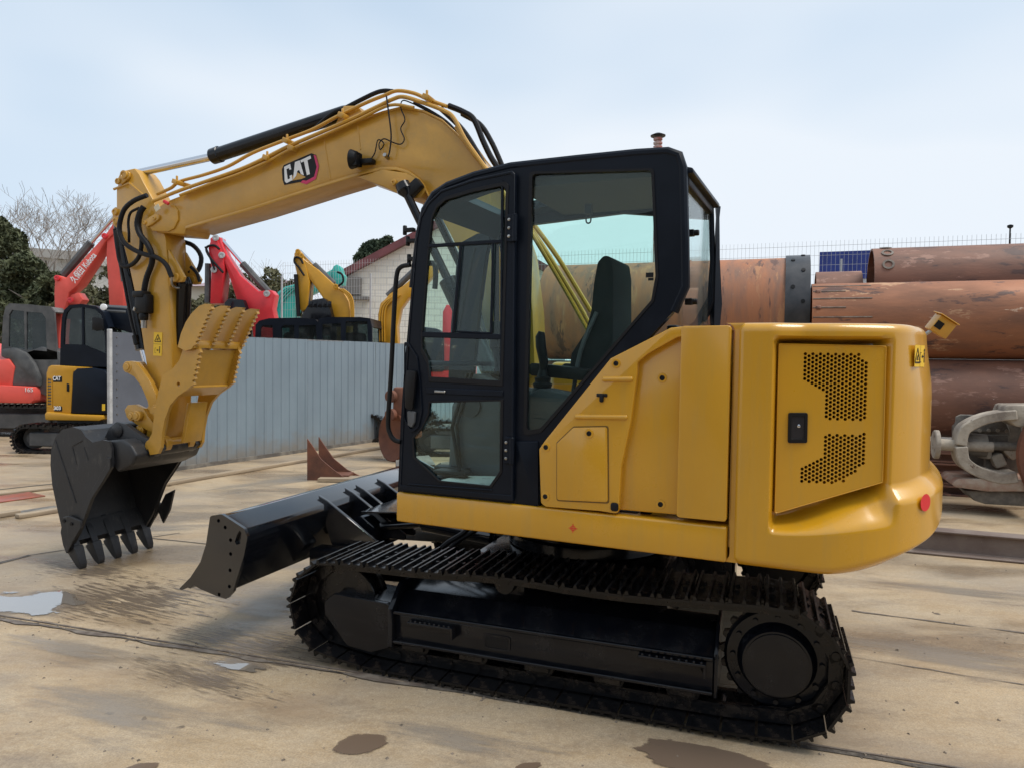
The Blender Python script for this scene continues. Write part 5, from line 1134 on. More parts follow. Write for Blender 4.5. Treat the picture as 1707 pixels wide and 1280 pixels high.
line([(890, 375), (930, 430), (970, 495), (985, 520)], -0.02, 0.016, M_YELB, 'steel_line', boom); line([(770, 215), (800, 258), (850, 330), (905, 410), (975, 525)], -0.06, 0.014, M_YELB, 'steel_line', boom)
line([(575, 181), (600, 168), (625, 156), (640, 152), (655, 153)], 0.05, 0.016, M_RUB, 'hose', boom)
line([(527, 213), (545, 196), (560, 186), (572, 182)], 0.06, 0.014, M_RUB, 'hose', boom)
line([(748, 177), (772, 187), (790, 200), (805, 235), (818, 262), (835, 290), (850, 330)], 0.02, 0.020, M_RUB, 'hose', boom)
line([(770, 190), (800, 208), (818, 235), (832, 265), (842, 290)], -0.06, 0.018, M_RUB, 'hose', boom)
line([(735, 182), (760, 205), (775, 222), (790, 245), (806, 275)], 0.10, 0.018, M_RUB, 'hose', boom)
line([(690, 172), (720, 188), (745, 205), (765, 226)], 0.12, 0.012, M_RUB, 'hose', boom)
for px, py in ((300, 306), (483, 238), (492, 250), (715, 166), (575, 196), (450, 266)):
    q = FK(px, py, BY); mb = MB(); mb.box((q.x, BY - 0.02, q.z), (0.05, 0.16, 0.035), Matrix.Rotation(R(-22), 3, 'Y')); mb.cyl((q.x, BY + .03, q.z), (q.x, BY + 0.03, q.z + 0.05), 0.01, 6); mb.bevel(0.006, 2); put(mb, 'line_clamp', M_YELB, boom, FK)
# cable and work lamp
line([(644, 160), (648, 190), (652, 225), (650, 250), (647, 262)], BY + 0.05, 0.006, M_RUB, 'cable', boom, 5, 6)
line([(690, 174), (672, 168), (668, 180), (675, 200), (668, 215), (674, 232), (668, 241), (655, 238), (640, 232), (632, 240), (634, 250), (640, 240), (630, 234), (625, 255), (617, 268)], BY + 0.03, 0.0045, M_RUB, 'cable', boom, 5, 6)
q = FK(647, 264, BY); mb = MB(); mb.cyl((q.x, BY, q.z), (q.x, BY + 0.05, q.z + 0.01), 0.014, 8); put(mb, 'fitting', M_STEEL, boom, FK)
q = FK(592, 267, BY + 0.07)
mb = MB(); mb.lathe([(0, 0.03), (0.015, 0.055), (0.05, 0.066), (0.058, 0.066), (0.06, 0.055)], (q.x - 0.03, BY + 0.07, q.z), (q.x + 0.06, BY + 0.085, q.z + 0.005), 22)
for k in range(-3, 4): mb.box((q.x - 0.02, BY + 0.075 + k * 0.012, q.z), (0.03, 0.004, 0.09))
wl = put(mb, 'work_lamp', M_INK, EX, FK)
mb = MB(); mb.box((q.x - 0.075, BY + 0.035, q.z - 0.01), (0.10, 0.06, 0.035)); mb.bevel(0.006, 2); put(mb, 'lamp_bracket', M_INK, wl, FK)

# ---- logo on the boom -------------------------------------------------------
Yl = BY + 0.002
def flat(pts, m, name, parent, d, F=FK, Y=Yl):
    mb = MB(); mb.faces([(x, Y + d, z) for x, z in F.xz(pts, Y)], [tuple(range(len(pts)))]); return put(mb, name, m, parent, F, smooth=0)
lg = flat([(470, 283), (473, 276), (519, 256), (527, 259), (532, 278), (527, 299), (511, 308), (500, 304), (474, 309), (471, 300)], M_INK, 'logo_plate', boom, 0.0008)
flat([(523, 259), (527, 260), (532, 278), (527, 299), (511, 308), (501, 305), (505, 301), (511, 302), (524, 295), (528, 279)], M_REDL, 'logo_edge', lg, 0.0018)
flat([(480, 303), (494, 287), (510, 296), (503, 299)], M_YELB, 'logo_peak', lg, 0.0018)
def letter(strokes, name='logo_letter'):
    for st in strokes: flat(st, M_WHT, name, lg, 0.0028)
letter([[(474, 279), (484, 274), (486, 283), (483, 284), (482, 281), (478, 283), (480, 300), (484, 298), (483, 294), (487, 292), (488, 301), (478, 306), (475, 303)]])
letter([[(489, 300), (492, 271), (500, 268), (507, 293), (502, 291), (499, 284), (496, 286), (494, 294)]])
letter([[(501, 268), (518, 260), (519, 265), (513, 268), (517, 291), (512, 293), (507, 270), (502, 272)]])

# ---- arm -------------------------------------------------------------------
AY = 0.105
armP = [(194, 318), (198, 301), (210, 284), (224, 281), (232, 291), (243, 312), (256, 335), (272, 385), (276, 398), (282, 482), (286, 562), (288, 615), (285, 680), (275, 740), (264, 756), (252, 752), (243, 735), (246, 690), (250, 640), (243, 603), (237, 562), (229, 508), (216, 449), (200, 387), (194, 357)]
def ka(pts, Y=AY): return FK.xz(pts, Y)
mb = MB(); mb.prism(ka(armP), -AY, AY); mb.bevel(0.008, 2); arm = put(mb, 'arm', M_YELB, EX, FK)
q = FK(212, 293, AY); lgp = ka([(197, 305), (203, 292), (213, 285), (219, 289), (219, 297), (206, 309)])
mb = MB(); mb.prism(fillet(lgp, .02, 3), AY, AY + 0.02); mb.bevel(.005, 2); put(mb, 'pin_keeper', M_YELB, arm, FK)
for px, py, r in ((211, 293, .035), (201, 304, .025), (193, 354, .028), (194, 369, .028), (281, 361, .02)):
    q = FK(px, py, AY); mb = MB(); mb.lathe([(0, r), (0.014, r * .95), (0.016, r * .6), (0.010, r * .5), (0.010, r * .2)], (q.x, AY + (0.02 if py < 310 else 0.0), q.z), (q.x, 9, q.z), 18); put(mb, 'pin_boss', M_YELB, arm, FK)
sidep = ka([(186, 350), (192, 345), (201, 352), (203, 375), (196, 382), (188, 376)]); mb = MB(); mb.prism(fillet(sidep, .02, 3), -.07, -.03); mb.prism(fillet(sidep, .02, 3), .03, AY - .002); mb.bevel(.005, 2); put(mb, 'cylinder_lug', M_YELB, arm, FK)
mb = MB(); A = FK(190, 316, AY); B = FK(216, 306, AY); C = FK(240, 327, AY); mb.tube([(A.x, AY, A.z), (B.x, AY, B.z), (C.x, AY, C.z)], 0.011, 6); put(mb, 'rib', M_YELB, arm, FK)
# bucket cylinder along the front of the arm
A = FK(200, 372, 0); B = FK(239, 583, 0); D = FK(247, 612, 0)
ln = (B - A).length; mb = MB(); mb.lathe([(0, .03), (.02, .052), (ln - .08, .052), (ln - .07, .060), (ln, .060)], (A.x, 0, A.z), (B.x, 0, B.z), 20); put(mb, 'bucket_cylinder', M_BLKM, EX, FK)
mb = MB(); mb.cyl((B.x, 0, B.z), (D.x, 0, D.z), .03, 14); put(mb, 'bucket_cylinder_rod', M_CHR, EX, FK)
line([(191, 382), (196, 420), (207, 470), (218, 530), (226, 562)], 0.05, 0.013, M_RUB, 'hose', arm)
mb = MB(); q = FK(225, 566, .06); mb.cyl((q.x, .06, q.z + .03), (q.x - .02, .06, q.z - .04), .024, 10); put(mb, 'fitting', M_INK, arm, FK)
# thumb cylinder (black) behind the arm
A = FK(308, 462, 0); B = FK(303, 575, 0)
ln = (B - A).length; mb = MB(); mb.lathe([(0, .04), (.02, .052), (.04, .060), (.07, .060), (.08, .055), (ln, .055)], (A.x, 0, A.z), (B.x, 0, B.z), 20); put(mb, 'thumb_cylinder', M_BLKM, EX, FK)
for y in (AY - 0.02, -AY + 0.02):
    gp = FK.xz([(279, 415), (306, 462), (303, 470), (294, 471), (284, 470), (281, 482)], AY); mb = MB(); mb.prism(gp, y - 0.014, y + 0.014); mb.bevel(.004, 2); put(mb, 'cylinder_lug', M_YELB, arm, FK)
    q = FK(293, 463, AY); mb = MB(); mb.cyl((q.x, y - .03, q.z), (q.x, y + .03, q.z), .034, 16); mb.bevel(.004, 1); put(mb, 'pin_boss', M_YELB, arm, FK)
# hoses looping from boom to arm
def hose(pts, r=0.017, k=7):
    P = [FK(a, b, Y) for a, b, Y in pts]; mb = MB(); sp = smooth_path(P, k)
    mb.tube(sp, [r * (1 + 0.05 * (i % 2)) for i in range(len(sp))], 10); return put(mb, 'hose', M_RUB, EX, FK)
hose([(245, 326, .17), (222, 336, .18), (206, 352, .19), (199, 380, .19), (205, 402, .19), (220, 415, .18), (240, 424, .17), (262, 430, .16), (277, 442, .15), (286, 462, .14)], .018)
hose([(240, 345, .16), (233, 356, .17), (229, 375, .17), (234, 392, .17), (246, 408, .17), (253, 425, .16), (253, 440, .15), (245, 462, .14), (241, 480, .14), (240, 495, .13)], .022)
hose([(232, 347, .15), (218, 355, .16), (214, 370, .16), (215, 390, .16), (215, 405, .15)], .010)
hose([(236, 352, .15), (232, 375, .15), (236, 400, .15), (233, 425, .15), (222, 440, .14), (208, 445, .14), (200, 436, .14), (196, 415, .14), (192, 385, .13)], .016)
hose([(300, 402, -.10), (322, 410, -.14), (335, 428, -.14), (332, 448, -.13), (322, 457, -.10), (315, 452, -.08)], .018)
hose([(318, 445, -.02), (328, 456, -.03), (333, 470, -.03)], .013)
mb = MB(); P = [FK(286, 462, .14), FK(287, 474, .13), FK(292, 480, .10), FK(299, 481, .06)]; mb.tube(smooth_path(P), .009, 8); put(mb, 'fitting', M_STEEL, arm, FK)
# valve block on the arm
q = FK(248, 510, AY)
mb = MB(); mb.box((q.x, AY + .045, q.z + 0.01), (0.12, 0.08, 0.15)); mb.box((q.x + .02, AY + .05, q.z + .085), (0.11, 0.09, 0.05)); mb.cyl((q.x, AY + .05, q.z - .06), (q.x, AY + .05, q.z - .12), .035, 12); mb.bevel(.012, 2); vb = put(mb, 'valve_block', M_INK, EX, FK)
mb = MB(); mb.cyl((q.x - .005, AY + .05, q.z - .12), (q.x - .005, AY + .05, q.z - .18), .022, 10); put(mb, 'fitting', M_STEEL, vb, FK); mb = MB(); mb.cyl((q.x + .05, AY + .08, q.z - .02), (q.x + .06, AY + .08, q.z - .045), .014, 8); put(mb, 'fitting', M_STEEL, vb, FK)
P = FK(263.5, 574, AY); st = sticker(arm, FK.M @ face_mat((P.x, AY + .003, P.z), (-1, 0, -0.04), (0.03, 0, 1)), 0.085, 0.185, False)
# red tag and white card hanging at the boom nose
q = FK(262, 347, BY + .06); mb = MB(); mb.box((q.x, BY + .06, q.z), (.05, .003, .045), Matrix.Rotation(R(30), 3, 'Y')); put(mb, 'paper_tag', mat('tag_card', (0.62, 0.55, 0.40), .7), boom, FK)
q = FK(277, 338, BY + .05); mb = MB(); mb.box((q.x, BY + .05, q.z), (.06, .02, .025), Matrix.Rotation(R(-25), 3, 'Y')); mb.bevel(.006, 1); put(mb, 'red_tag', M_REDD, boom, FK)

# ---- linkage -----------------------------------------------------------------
LY = 0.15
def link_plate(pts, y0, y1, name='link', r=.015):
    mb = MB(); mb.prism(fillet(FK.xz(pts, LY), r, 3), y0, y1); mb.bevel(.006, 2); return put(mb, name, M_YELB, EX, FK)
cur = [(208, 612), (213, 603), (222, 602), (231, 604), (242, 618), (254, 636), (264, 658), (268, 682), (262, 692), (254, 688), (250, 668), (240, 644), (228, 628), (216, 621)]
for y in (LY - .02, -LY - .02): link_plate(cur, y, y + .045, 'guide_link', .012)
low_ = [(204, 683), (209, 675), (222, 674), (236, 681), (243, 693), (255, 710), (252, 722), (240, 716), (222, 706), (208, 696)]
for y in (LY - .06, -LY + .02): link_plate(low_, y, y + .04, 'bucket_link', .012)
link_plate([(213, 612), (222, 606), (230, 622), (244, 655), (248, 690), (240, 697), (232, 686), (230, 650)], -.05, .05, 'bucket_link', .01)
for px, py, r, yy in ((216.6, 612, .045, LY + .03), (217.5, 694, .035, LY), (230, 693, .04, LY + .02), (228, 717, .04, LY - .02), (263.5, 683, .045, LY + .03), (259.7, 741, .045, .215)):
    q = FK(px, py, LY); mb = MB(); mb.cyl((q.x, -yy, q.z), (q.x, yy, q.z), r, 22); mb.cyl((q.x, yy, q.z), (q.x, yy + .008, q.z), r * .62, 18); mb.bevel(.004, 1); put(mb, 'pin', M_YELB, EX, FK)
# ---- thumb ----------------------------------------------------------------------
TY = 0.20
mb = MB()
def serr(a, b, n, d):                        # serrated edge between two pixel points
    out = []
    for i in range(n):
        t0 = i / n; t1 = (i + .55) / n
        p0 = (a[0] + (b[0] - a[0]) * t0, a[1] + (b[1] - a[1]) * t0); p1 = (a[0] + (b[0] - a[0]) * t1, a[1] + (b[1] - a[1]) * t1)
        out += [p0, (p1[0] + d, p1[1] + d * .3)]
    return out + [b]
plate_ = [(255, 757), (249, 738), (258, 722), (262, 690), (268, 655), (276, 625), (292, 615), (304, 600), (311, 578), (336, 578)] + serr((336, 582), (323, 643), 7, 4) + [(318, 648), (301, 660), (288, 675), (279, 699), (275, 720), (273, 745), (268, 755)]
pk = FK.xz(plate_, TY); hole = circ(FK.xz([(302, 640)], TY)[0], .017, 10)
th = MB().plate(pk, [hole], TY, TY + .028); thumb = put(th, 'thumb', M_YELB, EX, FK, smooth=25)
th = MB().plate(pk, [hole], -TY - .028, -TY); put(th, 'side_plate', M_YELB, thumb, FK, smooth=25)
bk = FK.xz([(331, 583), (326, 583), (312, 645), (316, 648)], TY); mb = MB(); mb.prism(bk, -TY, TY); put(mb, 'grab_plate', M_YELB, thumb, FK)
bk = FK.xz([(320, 646), (300, 661), (297, 657), (316, 642)], TY); mb = MB(); mb.prism(bk, -TY, TY); mb.bevel(.004, 1); put(mb, 'cross_plate', M_YELB, thumb, FK)
bk = FK.xz([(322, 568), (334, 568), (335, 581), (322, 581)], TY); mb = MB(); mb.prism(bk, -TY - .06, TY + .06); mb.bevel(.006, 2); put(mb, 'cross_bar', M_YELB, thumb, FK)
mb = MB(); a = FK.xz([(297, 672), (288, 740)], TY); mb.prism([(a[0][0] - .02, a[0][1]), (a[0][0] + .02, a[0][1]), (a[1][0] + .03, a[1][1]), (a[1][0] - .01, a[1][1])], -.09, .09); mb.bevel(.006, 2); put(mb, 'spacer', M_YELB, thumb, FK)
q = FK(259.7, 741, TY); mb = MB()
for y in (-.12, .12): mb.cyl((q.x, y - .03, q.z), (q.x, y + .03, q.z), .062, 20)
mb.cyl((q.x, -TY, q.z), (q.x, TY, q.z), .042, 20); mb.bevel(.004, 1); put(mb, 'hinge_tube', M_YELB, thumb, FK)
tine = [(299, 579), (304, 557), (312, 538), (321, 524), (334, 511), (344, 507), (356, 508)] + serr((354, 511), (325, 577), 9, 3.4) + [(322, 582), (311, 585)]
tk = FK.xz(tine, TY + .05)
for i in range(4):
    y = TY + .05 - i * (2 * TY + .10) / 3
    t_ = MB().plate(tk, [], y - .016, y + .016); put(t_, 'tine', M_YELB, thumb, FK, smooth=25)

# ---- bucket -----------------------------------------------------------------------
KY = 0.365
sideP = [(135, 716), (143, 728), (154, 737), (171, 733), (181, 735), (186, 747), (186, 778), (173, 800), (154, 829), (141, 865), (132, 888), (119, 911), (110, 908), (103, 880), (95, 846), (87, 808), (84, 774), (85, 749), (92, 729), (103, 716), (121, 711)]
sk = FK.xz(sideP, KY)
for y0, y1, nm in ((KY - .022, KY, 'bucket'), (-KY, -KY + .022, 'side_plate')):
    b_ = MB().prism(sk, y0, y1)
    if nm == 'bucket': bucket = put(b_, 'bucket', M_BUCK, EX, FK)
    else: put(b_, nm, M_BUCK, bucket, FK)
shellp = [(186, 775), (184, 748), (171, 735), (154, 739), (143, 729), (135, 717), (121, 711), (103, 716), (92, 729), (85, 749), (84, 774), (87, 808), (95, 846), (103, 878), (108, 897), (113, 910)]
P = [Vector(p) for p in FK.xz(shellp, KY)]; cen = sum(P, Vector((0, 0))) / len(P)
rows = []; off = []
for i, p in enumerate(P):
    t = (P[min(i + 1, len(P) - 1)] - P[max(i - 1, 0)]).normalized(); n = Vector((t.y, -t.x)); n = n if n @ (cen - p) > 0 else -n; off.append(p + n * .022)
mb = MB(); mb.prism([tuple(p) for p in P] + [tuple(p) for p in off[::-1]], -KY + .022, KY - .022); put(mb, 'shell', M_BUCK, bucket, FK, smooth=30)
# reinforcing strip along the mouth of the near plate and raised wear strip
ed = FK.xz([(186, 762), (186, 780), (173, 802), (154, 831), (141, 867), (132, 892), (126, 888), (135, 862), (148, 826), (166, 797), (178, 775), (178, 762)], KY)
for y0, y1 in ((KY, KY + .012), (-KY - .012, -KY)):
    mb = MB(); mb.prism(ed, y0, y1); mb.bevel(.003, 1); put(mb, 'mouth_strip', M_BUCK, bucket, FK)
# cast mark on the plate: two short raised weld bars
for a, b in (((121, 743), (137, 734)), ((140, 745), (147, 767)), ((121, 745), (128, 775))):
    A = FK(*a, KY); B = FK(*b, KY); mb = MB(); mb.tube([(A.x, KY, A.z), (B.x, KY, B.z)], .005, 5); put(mb, 'weld_bead', M_BUCK, bucket, FK)
A = FK(92, 733, KY); B = FK(127, 838, KY); mb = MB(); mb.tube([(A.x, KY, A.z), (B.x, KY, B.z)], .006, 5); put(mb, 'weld_bead', M_BUCK, bucket, FK)
# top neck, ears and pins
neck = FK.xz([(160, 737), (186, 728), (214, 732), (232, 745), (248, 760), (240, 772), (220, 770), (196, 790), (186, 778), (180, 750)], KY)
mb = MB(); mb.prism(FK.xz([(170, 735), (197, 733), (212, 742), (222, 760), (215, 776), (190, 788), (182, 776)], KY), -KY + .03, KY - .03); mb.bevel(.02, 3); put(mb, 'torque_tube', M_BUCK, bucket, FK)
ear = fillet(FK.xz([(176, 738), (188, 712), (200, 702), (214, 706), (228, 716), (246, 728), (270, 735), (276, 748), (262, 760), (236, 764), (214, 776), (190, 770)], .17), .015, 3)
for y in (.155, -.205):
    mb = MB(); mb.prism(ear, y, y + .05); mb.bevel(.008, 2); e_ = put(mb, 'ear', M_BUCK, bucket, FK)
for px, py in ((202, 717), (262, 746)):
    q = FK(px, py, .17); mb = MB(); mb.lathe([(0, .03), (.01, .055), (.05, .060), (.40, .060), (.44, .055), (.45, .03)], (q.x, -.225, q.z), (q.x, 9, q.z), 20); put(mb, 'bucket_pin', M_BUCK, bucket, FK)
lip = FK.xz([(114, 912), (102, 876), (107, 874), (119, 903)], KY); 
mb = MB(); mb.prism(lip, -KY, KY); put(mb, 'lip_plate', M_BUCK, bucket, FK)
# teeth
Lp = FK(114, 903, KY); root = Vector((Lp.x, Lp.z)); tip = Vector((FK.zz(120, 953, 0.0).x, 0.004))
dv = (tip - root).normalized(); nv = Vector((-dv.y, dv.x)); ln = (tip - root).length
for i in range(5):
    y = KY - .035 - i * (2 * KY - .07) / 4
    mb = MB(); w = .038
    def sect(t, hw, hh): c = root + dv * t; return [(c.x + nv.x * hh, y + hw, c.y + nv.y * hh), (c.x - nv.x * hh, y + hw, c.y - nv.y * hh), (c.x - nv.x * hh, y - hw, c.y - nv.y * hh), (c.x + nv.x * hh, y - hw, c.y + nv.y * hh)]
    mb.loft([sect(-.17, .022, .016), sect(-.06, .031, .038), sect(ln * .36, .029, .033)]); mb.bevel(.004, 1); tb = put(mb, 'tooth', M_BUCK, bucket, FK)
    mb = MB(); mb.loft([sect(ln * .22, .042, .042), sect(ln * .32, .042, .044), sect(ln * .85, .033, .024), sect(ln, .027, .010)]); mb.bevel(.004, 1); put(mb, 'tooth_tip', M_BUCK, tb, FK)
sc = FK.xz([(111, 860), (121, 858), (140, 866), (141, 878), (128, 900), (117, 922), (111, 906), (107, 885)], KY)
for y0, y1 in ((KY + .012, KY + .034), (-KY - .034, -KY - .012)):
    mb = MB(); mb.prism(fillet(sc, .01, 2), y0, y1); mb.bevel(.004, 1); s_ = put(mb, 'side_cutter', M_BUCK, bucket, FK)
    if y0 > 0:
        for px, py in ((126, 871), (114, 866)):
            q = FK(px, py, KY); mb = MB(); mb.cyl((q.x, y1, q.z), (q.x, y1 + .008, q.z), .014, 6); put(mb, 'bolt', M_INK, s_, FK)
sc2 = FK.xz([(150, 850), (166, 842), (158, 880), (146, 905), (136, 880)], KY); mb = MB(); mb.prism(sc2, -KY - .036, -KY - .014); mb.bevel(.004, 1); put(mb, 'side_cutter', M_BUCK, bucket, FK)
# king post that carries the boom foot
mb = MB(); q = FK(862, 640, 0); mb.prism(fillet([(q.x + .2, .92), (q.x + .16, 1.45), (q.x - .2, 1.5), (q.x - .3, .92)], .05), -.19, -.14); mb.prism(fillet([(q.x + .2, .92), (q.x + .16, 1.45), (q.x - .2, 1.5), (q.x - .3, .92)], .05), .14, .19); mb.bevel(.01, 2); put(mb, 'boom_foot_bracket', M_YELB, EX, FK)
# ================================================================== machines in the background
def bp(t, name, px, Y, dep, m, bev=.012, sub=None, y0=0.0):
    mb = MB(); mb.prism(FW.xz(px, -Y), -Y - y0, -Y - y0 - dep)
    if bev: mb.bevel(bev, 2)
    return put(mb, name, m, sub or t, FW)
def btube(t, name, px, Y, r, m, k=4, y0=0.0, sm=True):
    P = [FW(a, b, -Y) + Vector((0, -y0, 0)) for a, b in px]; mb = MB(); mb.tube(smooth_path(P, k) if sm else P, r, 8); return put(mb, name, m, t, FW)
def bpin(t, px, py, Y, r, m, name='pin'):
    q = FW(px, py, -Y); mb = MB(); mb.lathe([(0, r), (.03, r), (.035, r * .5), (.025, r * .4)], (q.x, -Y, q.z), (q.x, -Y + 9, q.z), 14); return put(mb, name, m, t, FW)
M_RED = mat('paint_red', (.74, .095, .070), .4, col2=(.62, .08, .06), scale=2.0, rvar=.2, bump=.05)
M_RED2 = mat('paint_bright_red', (.68, .030, .040), .32, var=.2, scale=2.0)
M_TEAL = mat('paint_teal', (.03, .42, .36), .35, var=.2, scale=2)
M_YEL2 = mat('paint_yellow_other', (.60, .30, .02), .35, var=.2, scale=2)
M_DIRT = mat('dusty_black', (.05, .052, .055), .5, col2=(.11, .11, .11), scale=3, rvar=.2)
M_GRYC = mat('dusty_grey_roof', (.20, .21, .21), .6, col2=(.10, .105, .11), scale=5)
def bg_tracks(t, xl, xr, z1, Y, m=M_TRACK, zb=0.0, base=None):
    """a track seen from the side: loop of shoes, frame and wheels; pixel left/right, heights in metres"""
    A = FW(xl, 700, -Y).x; B = FW(xr, 700, -Y).x; a, b = max(A, B), min(A, B); r = z1 / 2
    for dy in (0.0, 1.45):
        out = [(a - r + r * math.cos(R(t_)), r + r * math.sin(R(t_))) for t_ in range(-90, 91, 15)] + [(b + r + r * math.cos(R(t_)), r + r * math.sin(R(t_))) for t_ in range(90, 271, 15)]
        inn = [(a - r + (r - .05) * math.cos(R(t_)), r + (r - .05) * math.sin(R(t_))) for t_ in range(-90, 91, 15)] + [(b + r + (r - .05) * math.cos(R(t_)), r + (r - .05) * math.sin(R(t_))) for t_ in range(90, 271, 15)]
        mb = MB(); mb.ring(out, inn, -Y - dy, -Y - dy - .36)
        P = out; per = 0
        for i in range(len(P)):
            p, q = Vector(P[i]), Vector(P[(i + 1) % len(P)]); n = max(1, int((q - p).length / .12))
            for k in range(n):
                c = p.lerp(q, (k + .5) / n); nn = Vector((c.x - (a + b) / 2, c.y - r)); tt = (q - p).normalized()
                ang = math.atan2(tt.y, tt.x); mb.box((c.x, -Y - dy - .18, c.y), (.035, .40, .05), Matrix.Rotation(-ang, 3, 'Y'))
        tr = put(mb, 'track', m, t, FW)
        mb = MB(); mb.box(((a + b) / 2, -Y - dy - .14, r), (a - b - 2.2 * r, .22, r * 1.0)); mb.bevel(.02, 1); put(mb, 'track_frame', M_DIRT, tr, FW)
        for c in (a - r, b + r):
            mb = MB(); mb.lathe([(0, r * .4), (.01, r - .06), (.10, r - .06), (.12, r * .4), (.16, r * .35)], (c, -Y - dy - .30, r), (c, -Y - dy + 9, r), 20); put(mb, 'wheel', M_DIRT, tr, FW)
def bg_cab(t, px, Y, dep, m, wins, glassm=None, roofm=None):
    """cab side plate with real window openings, far plate, roof and panes"""
    o = FW.xz(px, -Y); hs = [FW.xz(w, -Y) for w in wins]
    mb = MB(); mb.plate(o, hs, -Y, -Y - .05); c = put(mb, 'cab', m, t, FW, 30)
    mb = MB(); mb.plate(o, hs, -Y - dep + .05, -Y - dep); put(mb, 'far_side', m, c, FW, 30)
    n = len(o)
    zc = sum(q[1] for q in o) / n; zm_ = max(q[1] for q in o); 
    mb = MB(); fl_ = MB(); nf = 0
    for i in range(n):
        p, q = o[i], o[(i + 1) % n]; lowf = (p[1] + q[1]) / 2 < min(s[1] for s in o) + .05
        if (p[1] + q[1]) / 2 > zm_ - .28 or lowf:
            d = (Vector(q) - Vector(p)).normalized(); nn = Vector((-d.y, d.x)) * .04
            if nn @ (Vector((sum(s[0] for s in o) / n, zc)) - Vector(p)) < 0: nn = -nn
            nf += lowf; (fl_ if lowf else mb).prism([p, q, (q[0] + nn.x, q[1] + nn.y), (p[0] + nn.x, p[1] + nn.y)], -Y - .05, -Y - dep + .05)
    put(mb, 'roof', roofm or m, c, FW, 30)
    if nf: put(fl_, 'cab_floor', m, c, FW, 30)
    xm = sum(q[0] for q in o) / n; mb = MB(); mb.box((xm, -Y - dep / 2, zm_ - .75), (.45, .45, .9)); mb.bevel(.08, 2); put(mb, 'seat', M_SEAT, c, FW)
    for h in hs:
        for yy in (-Y - .02, -Y - dep + .02):
            mb = MB(); mb.prism(h, yy, yy - .005); put(mb, 'pane', glassm or M_GLASSD, c, FW)
    return c
# ---- orange-red excavator at the far left ------------------------------------------
Y = 15.0; K = empty('excavator', at(60, 720, Y) * Vector((1, 1, 0)) if False else Vector((at(60, 600, Y).x, Y, 0)), 'orange-red excavator with raised boom and dusty black cab at the left edge', 'excavator')
bg_tracks(K, -160, 108, .62, Y - .45)
bp(K, 'body', [(-130, 655), (-130, 560), (0, 600), (14, 598), (24, 612), (20, 642), (12, 652)], Y - .5, 1.7, M_RED, .03)
bp(K, 'lower_skirt', [(-140, 668), (-140, 643), (0, 642), (54, 645), (57, 655), (55, 668), (50, 672), (0, 671)], Y - .6, 1.9, M_RED, .02)
bp(K, 'rear_cover', [(8, 643), (24, 612), (16, 600), (0, 596), (0, 582), (22, 580), (42, 588), (56, 606), (66, 630), (66, 645)], Y - .48, 1.3, M_DIRT, .05)
bp(K, 'cab_base', [(50, 648), (62, 634), (52, 604), (40, 588), (70, 578), (98, 586), (103, 640), (76, 660)], Y - .4, 1.2, M_DIRT, .02)
bg_cab(K, [(2, 585), (5, 530), (9, 512), (16, 506), (50, 508), (84, 512), (90, 520), (96, 600), (60, 600)], Y - .4, 1.3, M_DIRT, [[(14, 578), (15, 525), (20, 517), (40, 519), (41, 583)], [(44, 583), (44, 520), (70, 522), (76, 530), (78, 586)]], None, M_GRYC)
lw = text_mesh('boom_lettering', '久保田 Kubota', .36, M_WHT, .003, .004)
bmK = bp(K, 'boom', [(92, 562), (90, 489), (91, 470), (90, 464), (96, 459), (109, 464), (130, 442), (176, 391), (186, 376), (193, 364), (199, 368), (196, 384), (176, 402), (156, 436), (129, 476), (114, 489), (111, 506), (102, 526), (99, 562), (100, 600), (97, 604)], Y, .34, M_RED, .02)
A = FW(121, 470, -Y); B = FW(158, 424, -Y); d = (B - A); M_ = FW.M @ face_mat(((A.x + B.x) / 2, -Y + .004, (A.z + B.z) / 2), d, Vector((d.z, 0, -d.x)) if Vector((d.z, 0, -d.x)).z > 0 else -Vector((d.z, 0, -d.x)))
for v in lw.vertices: v.co.x *= (d.length / 2.6) if False else 1.0
bx = [v.co.x for v in lw.vertices]; kx = d.length / max(max(bx) - min(bx), .01); by = [v.co.y for v in lw.vertices]; ky = .17 / max(max(by) - min(by), .01)
for v in lw.vertices: v.co.x *= kx; v.co.y *= ky
link(bpy.data.objects.new('boom_lettering', lw), bmK, M_)
bp(K, 'arm', [(178, 400), (188, 372), (195, 362), (200, 372), (204, 395), (206, 470), (205, 512), (182, 512), (180, 470), (177, 430)], Y + .04, .26, M_RED, .015)
btube(K, 'arm_cylinder', [(106, 459), (152, 405)], Y + .17, .085, M_DIRT, sm=False); btube(K, 'arm_cylinder_rod', [(152, 405), (192, 360)], Y + .17, .04, M_CHR, sm=False)
btube(K, 'bucket_cylinder', [(196, 385), (206, 470)], Y + .1, .07, M_DIRT, sm=False)
for px, py in ((96, 464), (175, 394), (193, 369), (118, 501), (192, 354)): bpin(K, px, py, Y - .01, .06, M_RED2)
bp(K, 'boom_lug', [(111, 506), (118, 492), (130, 488), (138, 500), (132, 508)], Y + .05, .24, M_RED, .01)
q_ = text_mesh('side_lettering', '165', .12, M_WHT, .003); P = FW(48, 650, -(Y - .6)); link(bpy.data.objects.new('side_lettering', q_), K, FW.M @ face_mat((P.x, -(Y - .6) + .004, P.z), (-1, 0, 0), (0, 0, 1)))
